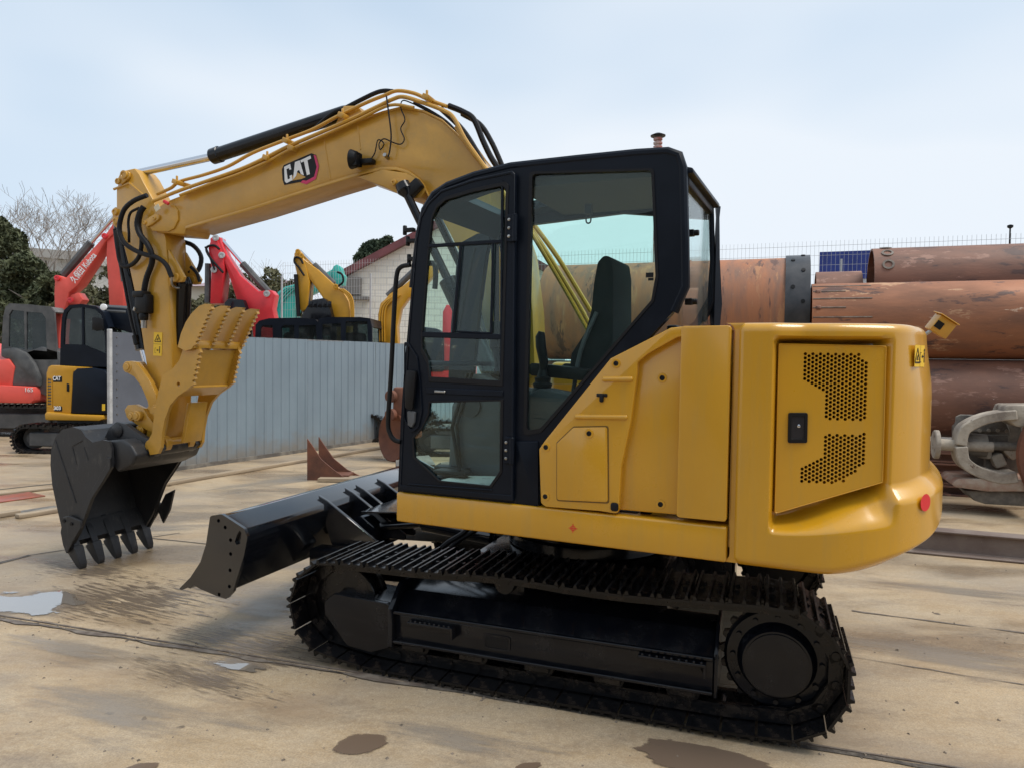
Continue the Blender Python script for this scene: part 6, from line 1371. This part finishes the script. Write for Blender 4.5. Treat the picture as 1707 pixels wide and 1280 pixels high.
# ---- small yellow and black excavator ---------------------------------------------------
Y = 12.3; C3 = empty('mini_excavator', Vector((at(110, 600, Y).x, Y, 0)), 'small yellow and black excavator partly hidden behind the big bucket', 'excavator')
bg_tracks(C3, 19, 215, .48, Y - .2)
yb = bp(C3, 'engine_cover', [(77, 688), (77, 622), (80, 612), (85, 609), (150, 613), (122, 620), (118, 690)], Y, 1.3, M_YEL2, .015)
bp(C3, 'side_cover', [(118, 689), (121, 621), (128, 614), (150, 613), (172, 617), (181, 625), (181, 690)], Y - .01, 1.2, M_BLK, .02)
bp(C3, 'lower_skirt', [(75, 699), (74, 690), (77, 686), (118, 690), (171, 692), (171, 699), (165, 701), (80, 700)], Y - .06, 1.4, M_YEL2, .015)
bp(C3, 'turntable', [(95, 712), (95, 699), (170, 700), (170, 712)], Y + .1, 1.0, M_DIRT, 0)
gm = MB(); pq = FW.xz([(79, 677), (79, 628), (87, 629), (87, 679)], -Y); gm.ring(pq, [((x + pq[0][0]) / 2 if False else x, z) for x, z in FW.xz([(80, 675), (80, 630), (86, 631), (86, 677)], -Y)], -Y + .003, -Y + .010); gr_ = put(gm, 'grille', M_YEL2, C3, FW)
for i in range(9):
    A = FW(80, 633 + i * 5, -Y); B = FW(86, 633.4 + i * 5, -Y); mb = MB(); mb.box(((A.x + B.x) / 2, -Y + .005, A.z), (abs(A.x - B.x), .006, .02)); put(mb, 'grille_slat', M_DIRT, gr_, FW)
for body_, px, py, w, h in (('CAT', 95, 631, .135, .075), ('303', 96, 680, .12, .065)):
    P = FW(px, py, -Y); mb = MB(); mb.box((P.x - .012, -Y + .0015, P.z - .012), (w * 1.12, .004, h * 1.3)); dk = put(mb, 'badge', M_INK, C3, FW)
    tm = text_mesh('badge_lettering', body_, .1, M_WHT, .002, .003); bx = [v.co.x for v in tm.vertices]; by = [v.co.y for v in tm.vertices]
    for v in tm.vertices: v.co.x *= w / (max(bx) - min(bx)); v.co.y *= h / (max(by) - min(by))
    link(bpy.data.objects.new('badge_lettering', tm), dk, FW.M @ face_mat((P.x, -Y + .008, P.z), (-1, 0, 0), (0, 0, 1)))
bp(C3, 'latch', [(111, 652), (111, 639), (115, 640), (115, 653)], Y - .012, .02, M_INK, .004); bp(C3, 'sticker', [(170, 684), (170, 673), (175, 673), (175, 684)], Y - .016, .004, M_DECY, 0)
bp(C3, 'filler_cap', [(130, 618), (132, 613), (150, 613), (152, 618)], Y + .1, .25, M_INK, .01)
cb = bg_cab(C3, [(100, 610), (101, 560), (103, 530), (107, 517), (116, 509), (135, 507), (160, 511), (172, 520), (180, 545), (182, 612)], Y + .1, 1.0, M_BLK, [[(106, 574), (108, 535), (111, 522), (118, 514), (136, 513), (137, 575)], [(140, 575), (139, 513), (158, 516), (168, 524), (174, 548), (176, 590)]], M_GLASSD)
bp(C3, 'mirror', [(153, 550), (153, 530), (158, 529), (170, 531), (172, 550), (160, 552)], Y - .05, .05, M_INK, .012)
btube(C3, 'boom_cylinder', [(178, 519), (215, 521)], Y + .4, .11, M_DIRT, sm=False); bp(C3, 'boom', [(172, 522), (176, 512), (230, 516), (230, 560), (185, 545)], Y + .3, .2, M_BLK, .02)
mb = MB(); q = FW(178, 513, -(Y + .05)); mb.lathe([(0, .03), (.03, .055), (.06, .055), (.065, .04)], (q.x, -Y, q.z), (q.x, -Y + 9, q.z), 14); put(mb, 'lamp', M_WHT, C3, FW)

# ---- four machines behind the hoarding -----------------------------------------------------------
def hidden_base(t, xl, xr, Y, m):
    bg_tracks(t, xl, xr, .6, Y - .3)
    bp(t, 'body', [(xl + 8, 640), (xl + 8, 588), (xr - 8, 588), (xr - 8, 640)], Y - .1, 1.5, m, .04)
Y = 18.0; B1 = empty('excavator', Vector((at(420, 600, Y).x, Y, 0)), 'bright red excavator boom and arm rising behind the hoarding', 'excavator', None)
hidden_base(B1, 375, 520, Y, M_RED2)
bp(B1, 'boom', [(350, 398), (357, 393), (367, 396), (368, 404), (377, 425), (400, 460), (430, 486), (452, 484), (458, 492), (454, 515), (458, 534), (458, 590), (425, 590), (418, 525), (404, 520), (396, 505), (380, 455), (372, 432), (360, 440), (352, 428)], Y, .36, M_RED2, .02)
bp(B1, 'arm', [(347, 414), (352, 398), (362, 400), (372, 428), (374, 450), (368, 506), (350, 507), (352, 450)], Y - .03, .42, M_RED2, .02)
btube(B1, 'arm_cylinder', [(404, 440), (448, 488)], Y + .18, .09, M_DIRT, sm=False); btube(B1, 'arm_cylinder_rod', [(368, 398), (404, 440)], Y + .18, .045, M_CHR, sm=False)
btube(B1, 'bucket_cylinder', [(347, 440), (346, 505)], Y + .1, .08, M_DIRT, sm=False); btube(B1, 'hose', [(372, 455), (352, 432), (344, 418), (347, 411), (358, 410), (366, 416)], Y - .08, .03, M_RUB); btube(B1, 'hose', [(358, 450), (346, 420), (342, 412)], Y - .08, .025, M_RUB)
bp(B1, 'bucket', [(374, 505), (380, 498), (405, 500), (412, 520), (410, 590), (370, 590)], Y - .2, .8, M_BLKM, .02)
for px, py in ((360, 397), (370, 426), (357, 450), (445, 490)): bpin(B1, px, py, Y - .05, .08, M_PALE)
Y = 21.5; B2 = empty('excavator', Vector((at(510, 600, Y).x, Y, 0)), 'turquoise excavator boom between the red and the yellow boom behind the hoarding', 'excavator')
hidden_base(B2, 455, 600, Y, M_TEAL)
bp(B2, 'boom', [(458, 500), (463, 487), (475, 478), (492, 474), (530, 462), (556, 448), (566, 443), (570, 452), (570, 470), (540, 480), (515, 492), (496, 502), (488, 515), (484, 590), (455, 590)], Y, .4, M_TEAL, .03)
bp(B2, 'arm', [(552, 452), (556, 444), (562, 441), (567, 452), (574, 460), (572, 476), (556, 475)], Y - .03, .4, M_TEAL, .02)
for off_ in (0, 5, 10, 16): btube(B2, 'steel_line', [(462 + off_ * .5, 530), (461 + off_ * .6, 505), (466 + off_, 490), (480 + off_, 480), (505 + off_, 473)], Y - .04, .02, M_TEAL)
btube(B2, 'bucket_cylinder', [(488, 590), (500, 500), (545, 458)], Y + .5, .08, M_TEAL, sm=False)
Y = 17.0; B3 = empty('excavator', Vector((at(560, 600, Y).x, Y, 0)), 'yellow excavator with folded boom rising behind the hoarding, left of the pale gable', 'excavator')
hidden_base(B3, 525, 640, Y, M_YEL2)
bp(B3, 'boom', [(490, 423), (496, 416), (501, 420), (505, 432), (530, 450), (558, 476), (572, 487), (581, 503), (584, 520), (584, 590), (555, 590), (557, 527), (548, 512), (530, 485), (506, 452), (493, 448)], Y, .36, M_YEL2, .02)
bp(B3, 'arm', [(489, 430), (494, 418), (502, 424), (510, 446), (516, 470), (512, 515), (504, 520), (498, 515), (497, 470)], Y - .03, .42, M_YEL2, .02)
btube(B3, 'arm_cylinder', [(523, 442), (556, 474)], Y + .18, .08, M_DIRT, sm=False); btube(B3, 'arm_cylinder_rod', [(500, 419), (523, 442)], Y + .18, .04, M_CHR, sm=False)
btube(B3, 'bucket_cylinder', [(493, 458), (498, 528)], Y - .06, .05, M_INK, sm=False); btube(B3, 'thumb_cylinder', [(511, 466), (510, 520)], Y + .1, .10, M_DIRT, sm=False)
btube(B3, 'hose', [(507, 460), (498, 446), (491, 438), (492, 430), (500, 431), (505, 440)], Y - .07, .025, M_RUB); btube(B3, 'hose', [(563, 478), (572, 470), (570, 458), (562, 454)], Y - .05, .025, M_RUB)
for off_ in (0, 3, 6): btube(B3, 'steel_line', [(566 + off_, 482), (578 + off_, 492), (584 + off_ * .8, 505), (586 + off_ * .6, 530)], Y - .03, .018, M_YEL2)
bp(B3, 'bucket', [(502, 527), (512, 510), (520, 500), (540, 497), (548, 505), (553, 528), (550, 560), (505, 560)], Y - .25, .9, M_BLKM, .03)
for i in range(5): bp(B3, 'bucket_tooth', [(513 + i * 8, 512), (516 + i * 8, 502), (520 + i * 8, 503), (520 + i * 8, 513)], Y - .27, .05, M_BLKM, .004)
for px, py in ((497, 420), (503, 427), (560, 478)): bpin(B3, px, py, Y - .05, .06, M_YEL2)
Y = 15.8; B4 = empty('excavator', Vector((at(650, 600, Y).x, Y, 0)), 'yellow excavator boom seen just left of the cab grab rail, behind the hoarding', 'excavator')
hidden_base(B4, 635, 730, Y, M_YEL2)
bp(B4, 'boom', [(631, 590), (630, 525), (634, 506), (641, 500), (650, 490), (670, 478), (700, 455), (730, 432), (730, 452), (705, 478), (680, 498), (668, 515), (662, 545), (664, 590)], Y, .36, M_YEL2, .02)
for off_ in (0, 4, 8): btube(B4, 'steel_line', [(633 + off_, 570), (633 + off_, 525), (640 + off_, 506), (660 + off_, 492)], Y - .04, .018, M_YEL2)
btube(B4, 'boom_cylinder', [(646, 494), (690, 452)], Y + .18, .07, M_DIRT, sm=False); btube(B4, 'boom_cylinder_rod', [(690, 452), (715, 430)], Y + .18, .04, M_CHR, sm=False)
# dark cabs behind the hoarding
Y = 15.2; c1 = empty('excavator', Vector((at(480, 600, Y).x, Y, 0)), 'black rounded cab with no boom in view, above the hoarding beside the yellow thumb', 'excavator')
bg_tracks(c1, 430, 545, .55, Y - .2); bp(c1, 'body', [(432, 640), (432, 590), (540, 590), (540, 640)], Y - .05, 1.3, M_DIRT, .03)
bg_cab(c1, [(424, 600), (426, 542), (432, 535), (448, 531), (500, 530), (526, 533), (534, 541), (537, 600)], Y, 1.2, M_BLK, [[(434, 590), (434, 548), (438, 543), (454, 543), (456, 590)], [(470, 590), (469, 546), (474, 542), (490, 542), (492, 590)], [(498, 590), (498, 543), (526, 542), (530, 590)]], M_GLASSD)
Y = 14.6; c2 = empty('excavator', Vector((at(580, 600, Y).x, Y, 0)), 'black cab with large green-tinted window, above the hoarding below the yellow folded boom', 'excavator')
bg_tracks(c2, 535, 640, .55, Y - .1); bp(c2, 'body', [(532, 640), (532, 590), (622, 590), (622, 640)], Y - .03, 1.2, M_DIRT, .03)
bg_cab(c2, [(528, 600), (530, 532), (545, 529), (600, 529), (617, 531), (620, 545), (621, 600)], Y, 1.2, M_BLK, [[(537, 592), (537, 541), (568, 539), (568, 592)], [(576, 592), (576, 536), (612, 536), (614, 592)]], M_GLASSD)
# red machine part seen through the cab glass
Y = 12.6; c4 = empty('excavator', Vector((at(745, 600, Y).x, Y, 0)), 'small red excavator arm seen through the big cab door glass', 'excavator')
bp(c4, 'arm', [(736, 620), (738, 520), (744, 508), (754, 510), (754, 620)], Y, .25, M_RED2, .02); bg_tracks(c4, 690, 800, .5, Y - .1); bp(c4, 'body', [(700, 640), (700, 600), (790, 600), (790, 640)], Y, 1.1, M_RED2, .03)
bp(c4, 'bonnet', [(690, 560), (705, 545), (730, 548), (740, 560), (740, 620), (690, 620)], Y - .05, .6, M_BLK, .04)
# ================================================================== buildings behind
Yb = 30.0
def quad_px(pts, Y): return FW.xz(pts, -Y)
def wall_mat():
    m, t, b, L = new_mat('tiled_wall')
    tc = t.nodes.new('ShaderNodeTexCoord'); br = t.nodes.new('ShaderNodeTexBrick'); mp = t.nodes.new('ShaderNodeMapping'); mp.inputs['Rotation'].default_value = (R(90), 0, 0)
    L(tc.outputs['Object'], mp.inputs[0]); L(mp.outputs[0], br.inputs['Vector'])
    br.inputs['Color1'].default_value = (.80, .75, .66, 1); br.inputs['Color2'].default_value = (.74, .69, .60, 1); br.inputs['Mortar'].default_value = (.50, .46, .40, 1)
    br.inputs['Scale'].default_value = 1; br.inputs['Brick Width'].default_value = .5; br.inputs['Row Height'].default_value = .25; br.inputs['Mortar Size'].default_value = .012
    L(br.outputs[0], b.inputs['Base Color']); b.inputs['Roughness'].default_value = .6; return m
gb = empty('gabled_building', Vector((at(720, 600, Yb).x, Yb, 0)), 'pale tiled gable-end building with dark red roof edge behind the cab', 'building')
def zat(px, py, Y=Yb): q = FW(px, py, -Y); return (q.x, q.z)
eL, pk_, eR = zat(578, 462), zat(755, 368), zat(935, 470)
mb = MB(); mb.prism([(eL[0], 0), eL, pk_, eR, (eR[0], 0)], -Yb, -Yb - 12); put(mb, 'wall', wall_mat(), gb, FW, 0)
M_ROOFR = mat('roof_red', (.17, .05, .055), .6, var=.3, scale=2)
for a, b in ((eL, pk_), (pk_, eR)):
    d = (Vector(b) - Vector(a)).normalized(); n = Vector((d.y, -d.x)); n = n if n.y > 0 else -n; e = -d * .25 if a == eL else Vector((0, 0)); f = d * .25 if b == eR else Vector((0, 0))
    mb = MB(); mb.prism([tuple(Vector(a) + e), tuple(Vector(b) + f), tuple(Vector(b) + f + n * .28), tuple(Vector(a) + e + n * .28)], -Yb + .35, -Yb - 12.3); put(mb, 'roof', M_ROOFR, gb, FW, 0)
mb = MB(); q = zat(585, 478); mb.box((q[0], -Yb + .15, q[1]), (.9, .3, .7)); mb.box((q[0] - .2, -Yb + .2, q[1] - .5), (1.2, .4, .12)); put(mb, 'ledge', mat('ledge_dark', (.16, .15, .14), .7), gb, FW, 0)
Yh = 52.0; lb = empty('long_building', Vector((at(90, 600, Yh).x, Yh, 0)), 'long pale grey building far behind the bare tree at the left', 'building')
a, b, c_, d_ = [(FW(*q, -Yh).x, FW(*q, -Yh).z) for q in ((20, 425), (128, 436), (128, 600), (20, 600))]
mb = MB(); mb.prism([a, b, (b[0], 0), (a[0], 0)], -Yh, -Yh - 9); put(mb, 'wall', mat('wall_pale', (.42, .42, .40), .7, var=.1), lb, FW, 0)
mb = MB(); mb.prism([(a[0] + .5, a[1]), (b[0] - .5, b[1]), (b[0] - .5, b[1] + .6), (a[0] + .5, a[1] + .6)], -Yh + .5, -Yh - 9.5); put(mb, 'parapet', mat('parapet', (.34, .33, .31), .7), lb, FW, 0)
Yh = 46.0; lb2 = empty('tiled_shed', Vector((at(355, 600, Yh).x, Yh, 0)), 'low shed with pinkish tiled roof far behind the red boom', 'building')
pts = [(FW(*q, -Yh).x, FW(*q, -Yh).z) for q in ((318, 478), (452, 478), (452, 600), (318, 600))]
mb = MB(); mb.prism([pts[0], pts[1], (pts[1][0], 0), (pts[0][0], 0)], -Yh, -Yh - 8); put(mb, 'wall', mat('shed_wall', (.48, .46, .40), .7), lb2, FW, 0)
rp_ = [(FW(*q, -Yh).x, FW(*q, -Yh).z) for q in ((314, 479), (456, 479), (450, 457), (320, 457))]
mb = MB()
mb.faces([(rp_[0][0], -Yh + .6, rp_[0][1]), (rp_[1][0], -Yh + .6, rp_[1][1]), (rp_[2][0], -Yh - 4, rp_[2][1]), (rp_[3][0], -Yh - 4, rp_[3][1]), (rp_[0][0], -Yh - 8.6, rp_[0][1]), (rp_[1][0], -Yh - 8.6, rp_[1][1])], [(0, 1, 2, 3), (3, 2, 5, 4), (0, 3, 4), (1, 5, 2)]); put(mb, 'roof', mat('roof_pink', (.33, .24, .26), .7, var=.2, scale=1, stretch=(3, 1, 1)), lb2, FW, 0)
# ================================================================== trees and hedges
def leaf_mat(name, c1, c2):
    m = mat(name, c1, .65, col2=c2, scale=1.6, lo=.35, hi=.65, spec=.3); return m
M_LF1 = leaf_mat('leaf_dark', (.042, .054, .026), (.11, .12, .06)); M_LF2 = leaf_mat('leaf_olive', (.075, .078, .040), (.165, .155, .085)); M_LF3 = leaf_mat('leaf_conifer', (.03, .05, .03), (.07, .095, .055))
M_BARK = mat('bark', (.11, .095, .08), .85, col2=(.19, .17, .15), scale=5, bump=.5); M_TWIG = mat('twig', (.20, .175, .155), .8, col2=(.29, .26, .235), scale=2)
def foliage(name, blobs, n, size, m, parent, seed):
    rnd = random.Random(seed); vs, fs = [], []; tot = sum(b[3] * b[4] * b[5] for b in blobs)
    for (x, y, z, rx, ry, rz) in blobs:
        k = int(n * rx * ry * rz / tot)
        for _ in range(k):
            while True:
                d = Vector((rnd.uniform(-1, 1), rnd.uniform(-1, 1), rnd.uniform(-1, 1)))
                if d.length < 1: break
            d = d.normalized() * (d.length ** .42); p = Vector((x + d.x * rx, y + d.y * ry, z + d.z * rz))
            q = noise.noise(p * .9 + Vector((seed, 0, 0))) + .5 * noise.noise(p * 2.4)
            if q < -.04: continue
            p += d * (q * .9) * min(rx, rz) * .7
            u = Vector((rnd.gauss(0, 1), rnd.gauss(0, 1), rnd.gauss(0, 1))).normalized(); w = u.orthogonal().normalized(); w = (w * math.cos(6.28 * rnd.random()) + u.cross(w) * math.sin(6.28 * rnd.random())).normalized()
            s = size * rnd.uniform(.6, 1.4); i = len(vs); vs += [p - u * s, p + w * s * .45, p + u * s, p - w * s * .45]; fs.append((i, i + 1, i + 2, i + 3))
    me = bpy.data.meshes.new(name); me.from_pydata(vs, [], fs); me.materials.append(m); return link(bpy.data.objects.new(name, me), parent)
def trunk(parent, base, top, r, seed, limbs=5, spread=1.2):
    rnd = random.Random(seed); mb = MB(); B = Vector(base); T = Vector(top)
    mb.tube([B, B.lerp(T, .35) + Vector((rnd.uniform(-.1, .1), 0, 0)), B.lerp(T, .7) + Vector((rnd.uniform(-.2, .2), 0, 0)), T], [r, r * .75, r * .5, r * .15], 8)
    for i in range(limbs):
        a = B.lerp(T, rnd.uniform(.3, .85)); d = Vector((rnd.uniform(-1, 1), rnd.uniform(-1, 1), rnd.uniform(.2, .9))) * spread; mb.tube([a, a + d * .5 + Vector((0, 0, .1)), a + d], [r * .4, r * .25, r * .06], 6)
    return put(mb, 'trunk', M_BARK, parent)
def tree(name, lab, px_blobs, Y, n, size, m, seed, group=None, cat='tree'):
    bl = []
    for (px, py, rx, ry) in px_blobs:
        c = at(px, py, Y); k = Y / FPX; bl.append((c.x, Y + random.uniform(-.8, .8), c.z, rx * k, max(rx, ry) * k * .8, ry * k))
    cx = sum(b[0] for b in bl) / len(bl); zt = max(b[2] for b in bl); r = empty(name, (cx, Y, 0), lab, cat, group)
    foliage('crown', bl, n, size, m, r, seed); trunk(r, (cx, Y, 0), (cx, Y, zt), .14, seed); return r
tree('evergreen_tree', 'tall dark evergreen tree at the left edge', [(-25, 425, 50, 55), (12, 478, 34, 50), (-30, 520, 60, 50), (8, 405, 20, 34), (30, 440, 18, 22), (-40, 380, 30, 24)], 27, 30000, .105, M_LF1, 3)
tree('hedge_shrub', 'dark dense shrub behind the dusty cab, below the bare tree', [(60, 540, 50, 55), (95, 500, 40, 38), (40, 470, 32, 40)], 25, 22000, .09, M_LF1, 4, cat='shrub')
tree('hedge_shrub', 'olive shrub between the two raised orange-red arms', [(150, 520, 46, 60), (180, 490, 34, 50), (130, 560, 40, 40)], 25.5, 22000, .09, M_LF2, 5, cat='shrub')
tree('hedge_shrub', 'loose olive bush under the main boom, behind the bright red boom', [(415, 500, 34, 40), (450, 478, 24, 26), (478, 492, 18, 26), (395, 540, 50, 40), (335, 540, 40, 40), (432, 458, 14, 16)], 28, 26000, .085, M_LF2, 6, cat='shrub')
tree('hedge_shrub', 'dark bush behind the turquoise boom', [(480, 530, 40, 50), (530, 545, 40, 40)], 29, 7000, .13, M_LF1, 7, cat='shrub')
tree('conifer', 'feathery green tree behind the gable roof, left of its twin', [(621, 422, 15, 18), (612, 440, 16, 16), (630, 440, 14, 16)], 44, 4500, .17, M_LF3, 8, 'trees behind the gable')
tree('conifer', 'feathery green tree behind the gable roof, nearest the cab', [(650, 412, 13, 13), (646, 430, 14, 18)], 45, 3500, .17, M_LF3, 9, 'trees behind the gable')
def bare(name, lab, px, ptop, Y, depth, seed, spread, r0, n0=5):
    rnd = random.Random(seed); b = at(px, 600, Y); base = Vector((b.x, Y, 0)); H = at(px, ptop, Y).z; r = empty(name, base, lab, 'tree'); segs = []
    def grow_(p, d, ln, rad, lev):
        P = [p]; q = p; dd = d.copy()
        for k in range(4):
            dd = (dd + Vector((rnd.gauss(0, .10), rnd.gauss(0, .10), rnd.gauss(.03, .05)))).normalized(); q = q + dd * ln / 4; P.append(q)
        segs.append((P, [rad * (1 - .14 * k) for k in range(5)], lev))
        if lev <= 0: return
        for k in range(rnd.choice((2, 3, 3)) if lev > 1 else 3):
            i = rnd.choice((2, 3, 4, 4)); ax = Vector((rnd.gauss(0, 1), rnd.gauss(0, 1), rnd.gauss(0, .4))).normalized(); nd = (dd + ax * rnd.uniform(.35, .75) * spread + Vector((0, 0, .16))).normalized(); grow_(P[i], nd, ln * rnd.uniform(.62, .82), rad * .52, lev - 1)
    h0 = H * .42; segs.append(([base, base + Vector((.05, 0, h0 * .5)), base + Vector((0, 0, h0))], [r0, r0 * .85, r0 * .7], 9))
    for i in range(n0):
        a = 6.28 * i / n0 + rnd.uniform(-.4, .4); grow_(base + Vector((0, 0, h0 * rnd.uniform(.75, 1))), Vector((math.cos(a) * .6 * spread, math.sin(a) * .6 * spread, 1)).normalized(), (H - h0) * .38, r0 * .45, depth)
    t = MB(); c = MB()
    for P, rr, lev in segs: (t if lev >= depth else c).tube(P, [max(x, .0065) for x in rr], 6 if lev >= depth else 3, cap=False)
    put(t, 'trunk', M_BARK, r); put(c, 'crown', M_TWIG, r); return r
bare('bare_tree', 'large leafless tree with fine branches behind the orange-red boom', 92, 290, 33, 5, 21, 1.55, .17, 9)
bare('bare_tree', 'leafless treetop under the main boom, behind the bright red boom', 412, 400, 40, 3, 12, 1.3, .12, 6)
bare('bare_tree', 'small leafless treetop left of the gable roof', 580, 422, 48, 3, 13, 1.2, .10, 5)

# unseen hall shape added behind the camera so paint and glass mirror dark
hall = empty('added_dark_hall', (0, -17, 0), 'unseen dark hall shape added behind the camera to darken reflections in paint and glass', 'building')
M_HALL = mat('added_hall_wall', (.075, .08, .085), .6, var=.3, scale=1); M_HALLR = mat('added_hall_roof', (.10, .10, .11), .7)
mb = MB(); mb.box((0, -20, 3.2), (46, 6, 6.4)); put(mb, 'wall', M_HALL, hall, ID, 0)
mb = MB(); mb.prismx([(-16.6, 6.4), (-20, 8.4), (-23.4, 6.4)], -23.4, 23.4); put(mb, 'roof', M_HALLR, hall, ID, 0)
for i in range(5):
    mb = MB(); mb.box((-18 + i * 9, -16.96, 2.2), (4.2, .1, 4.2)); put(mb, 'door', M_DIRT, hall, ID, 0)
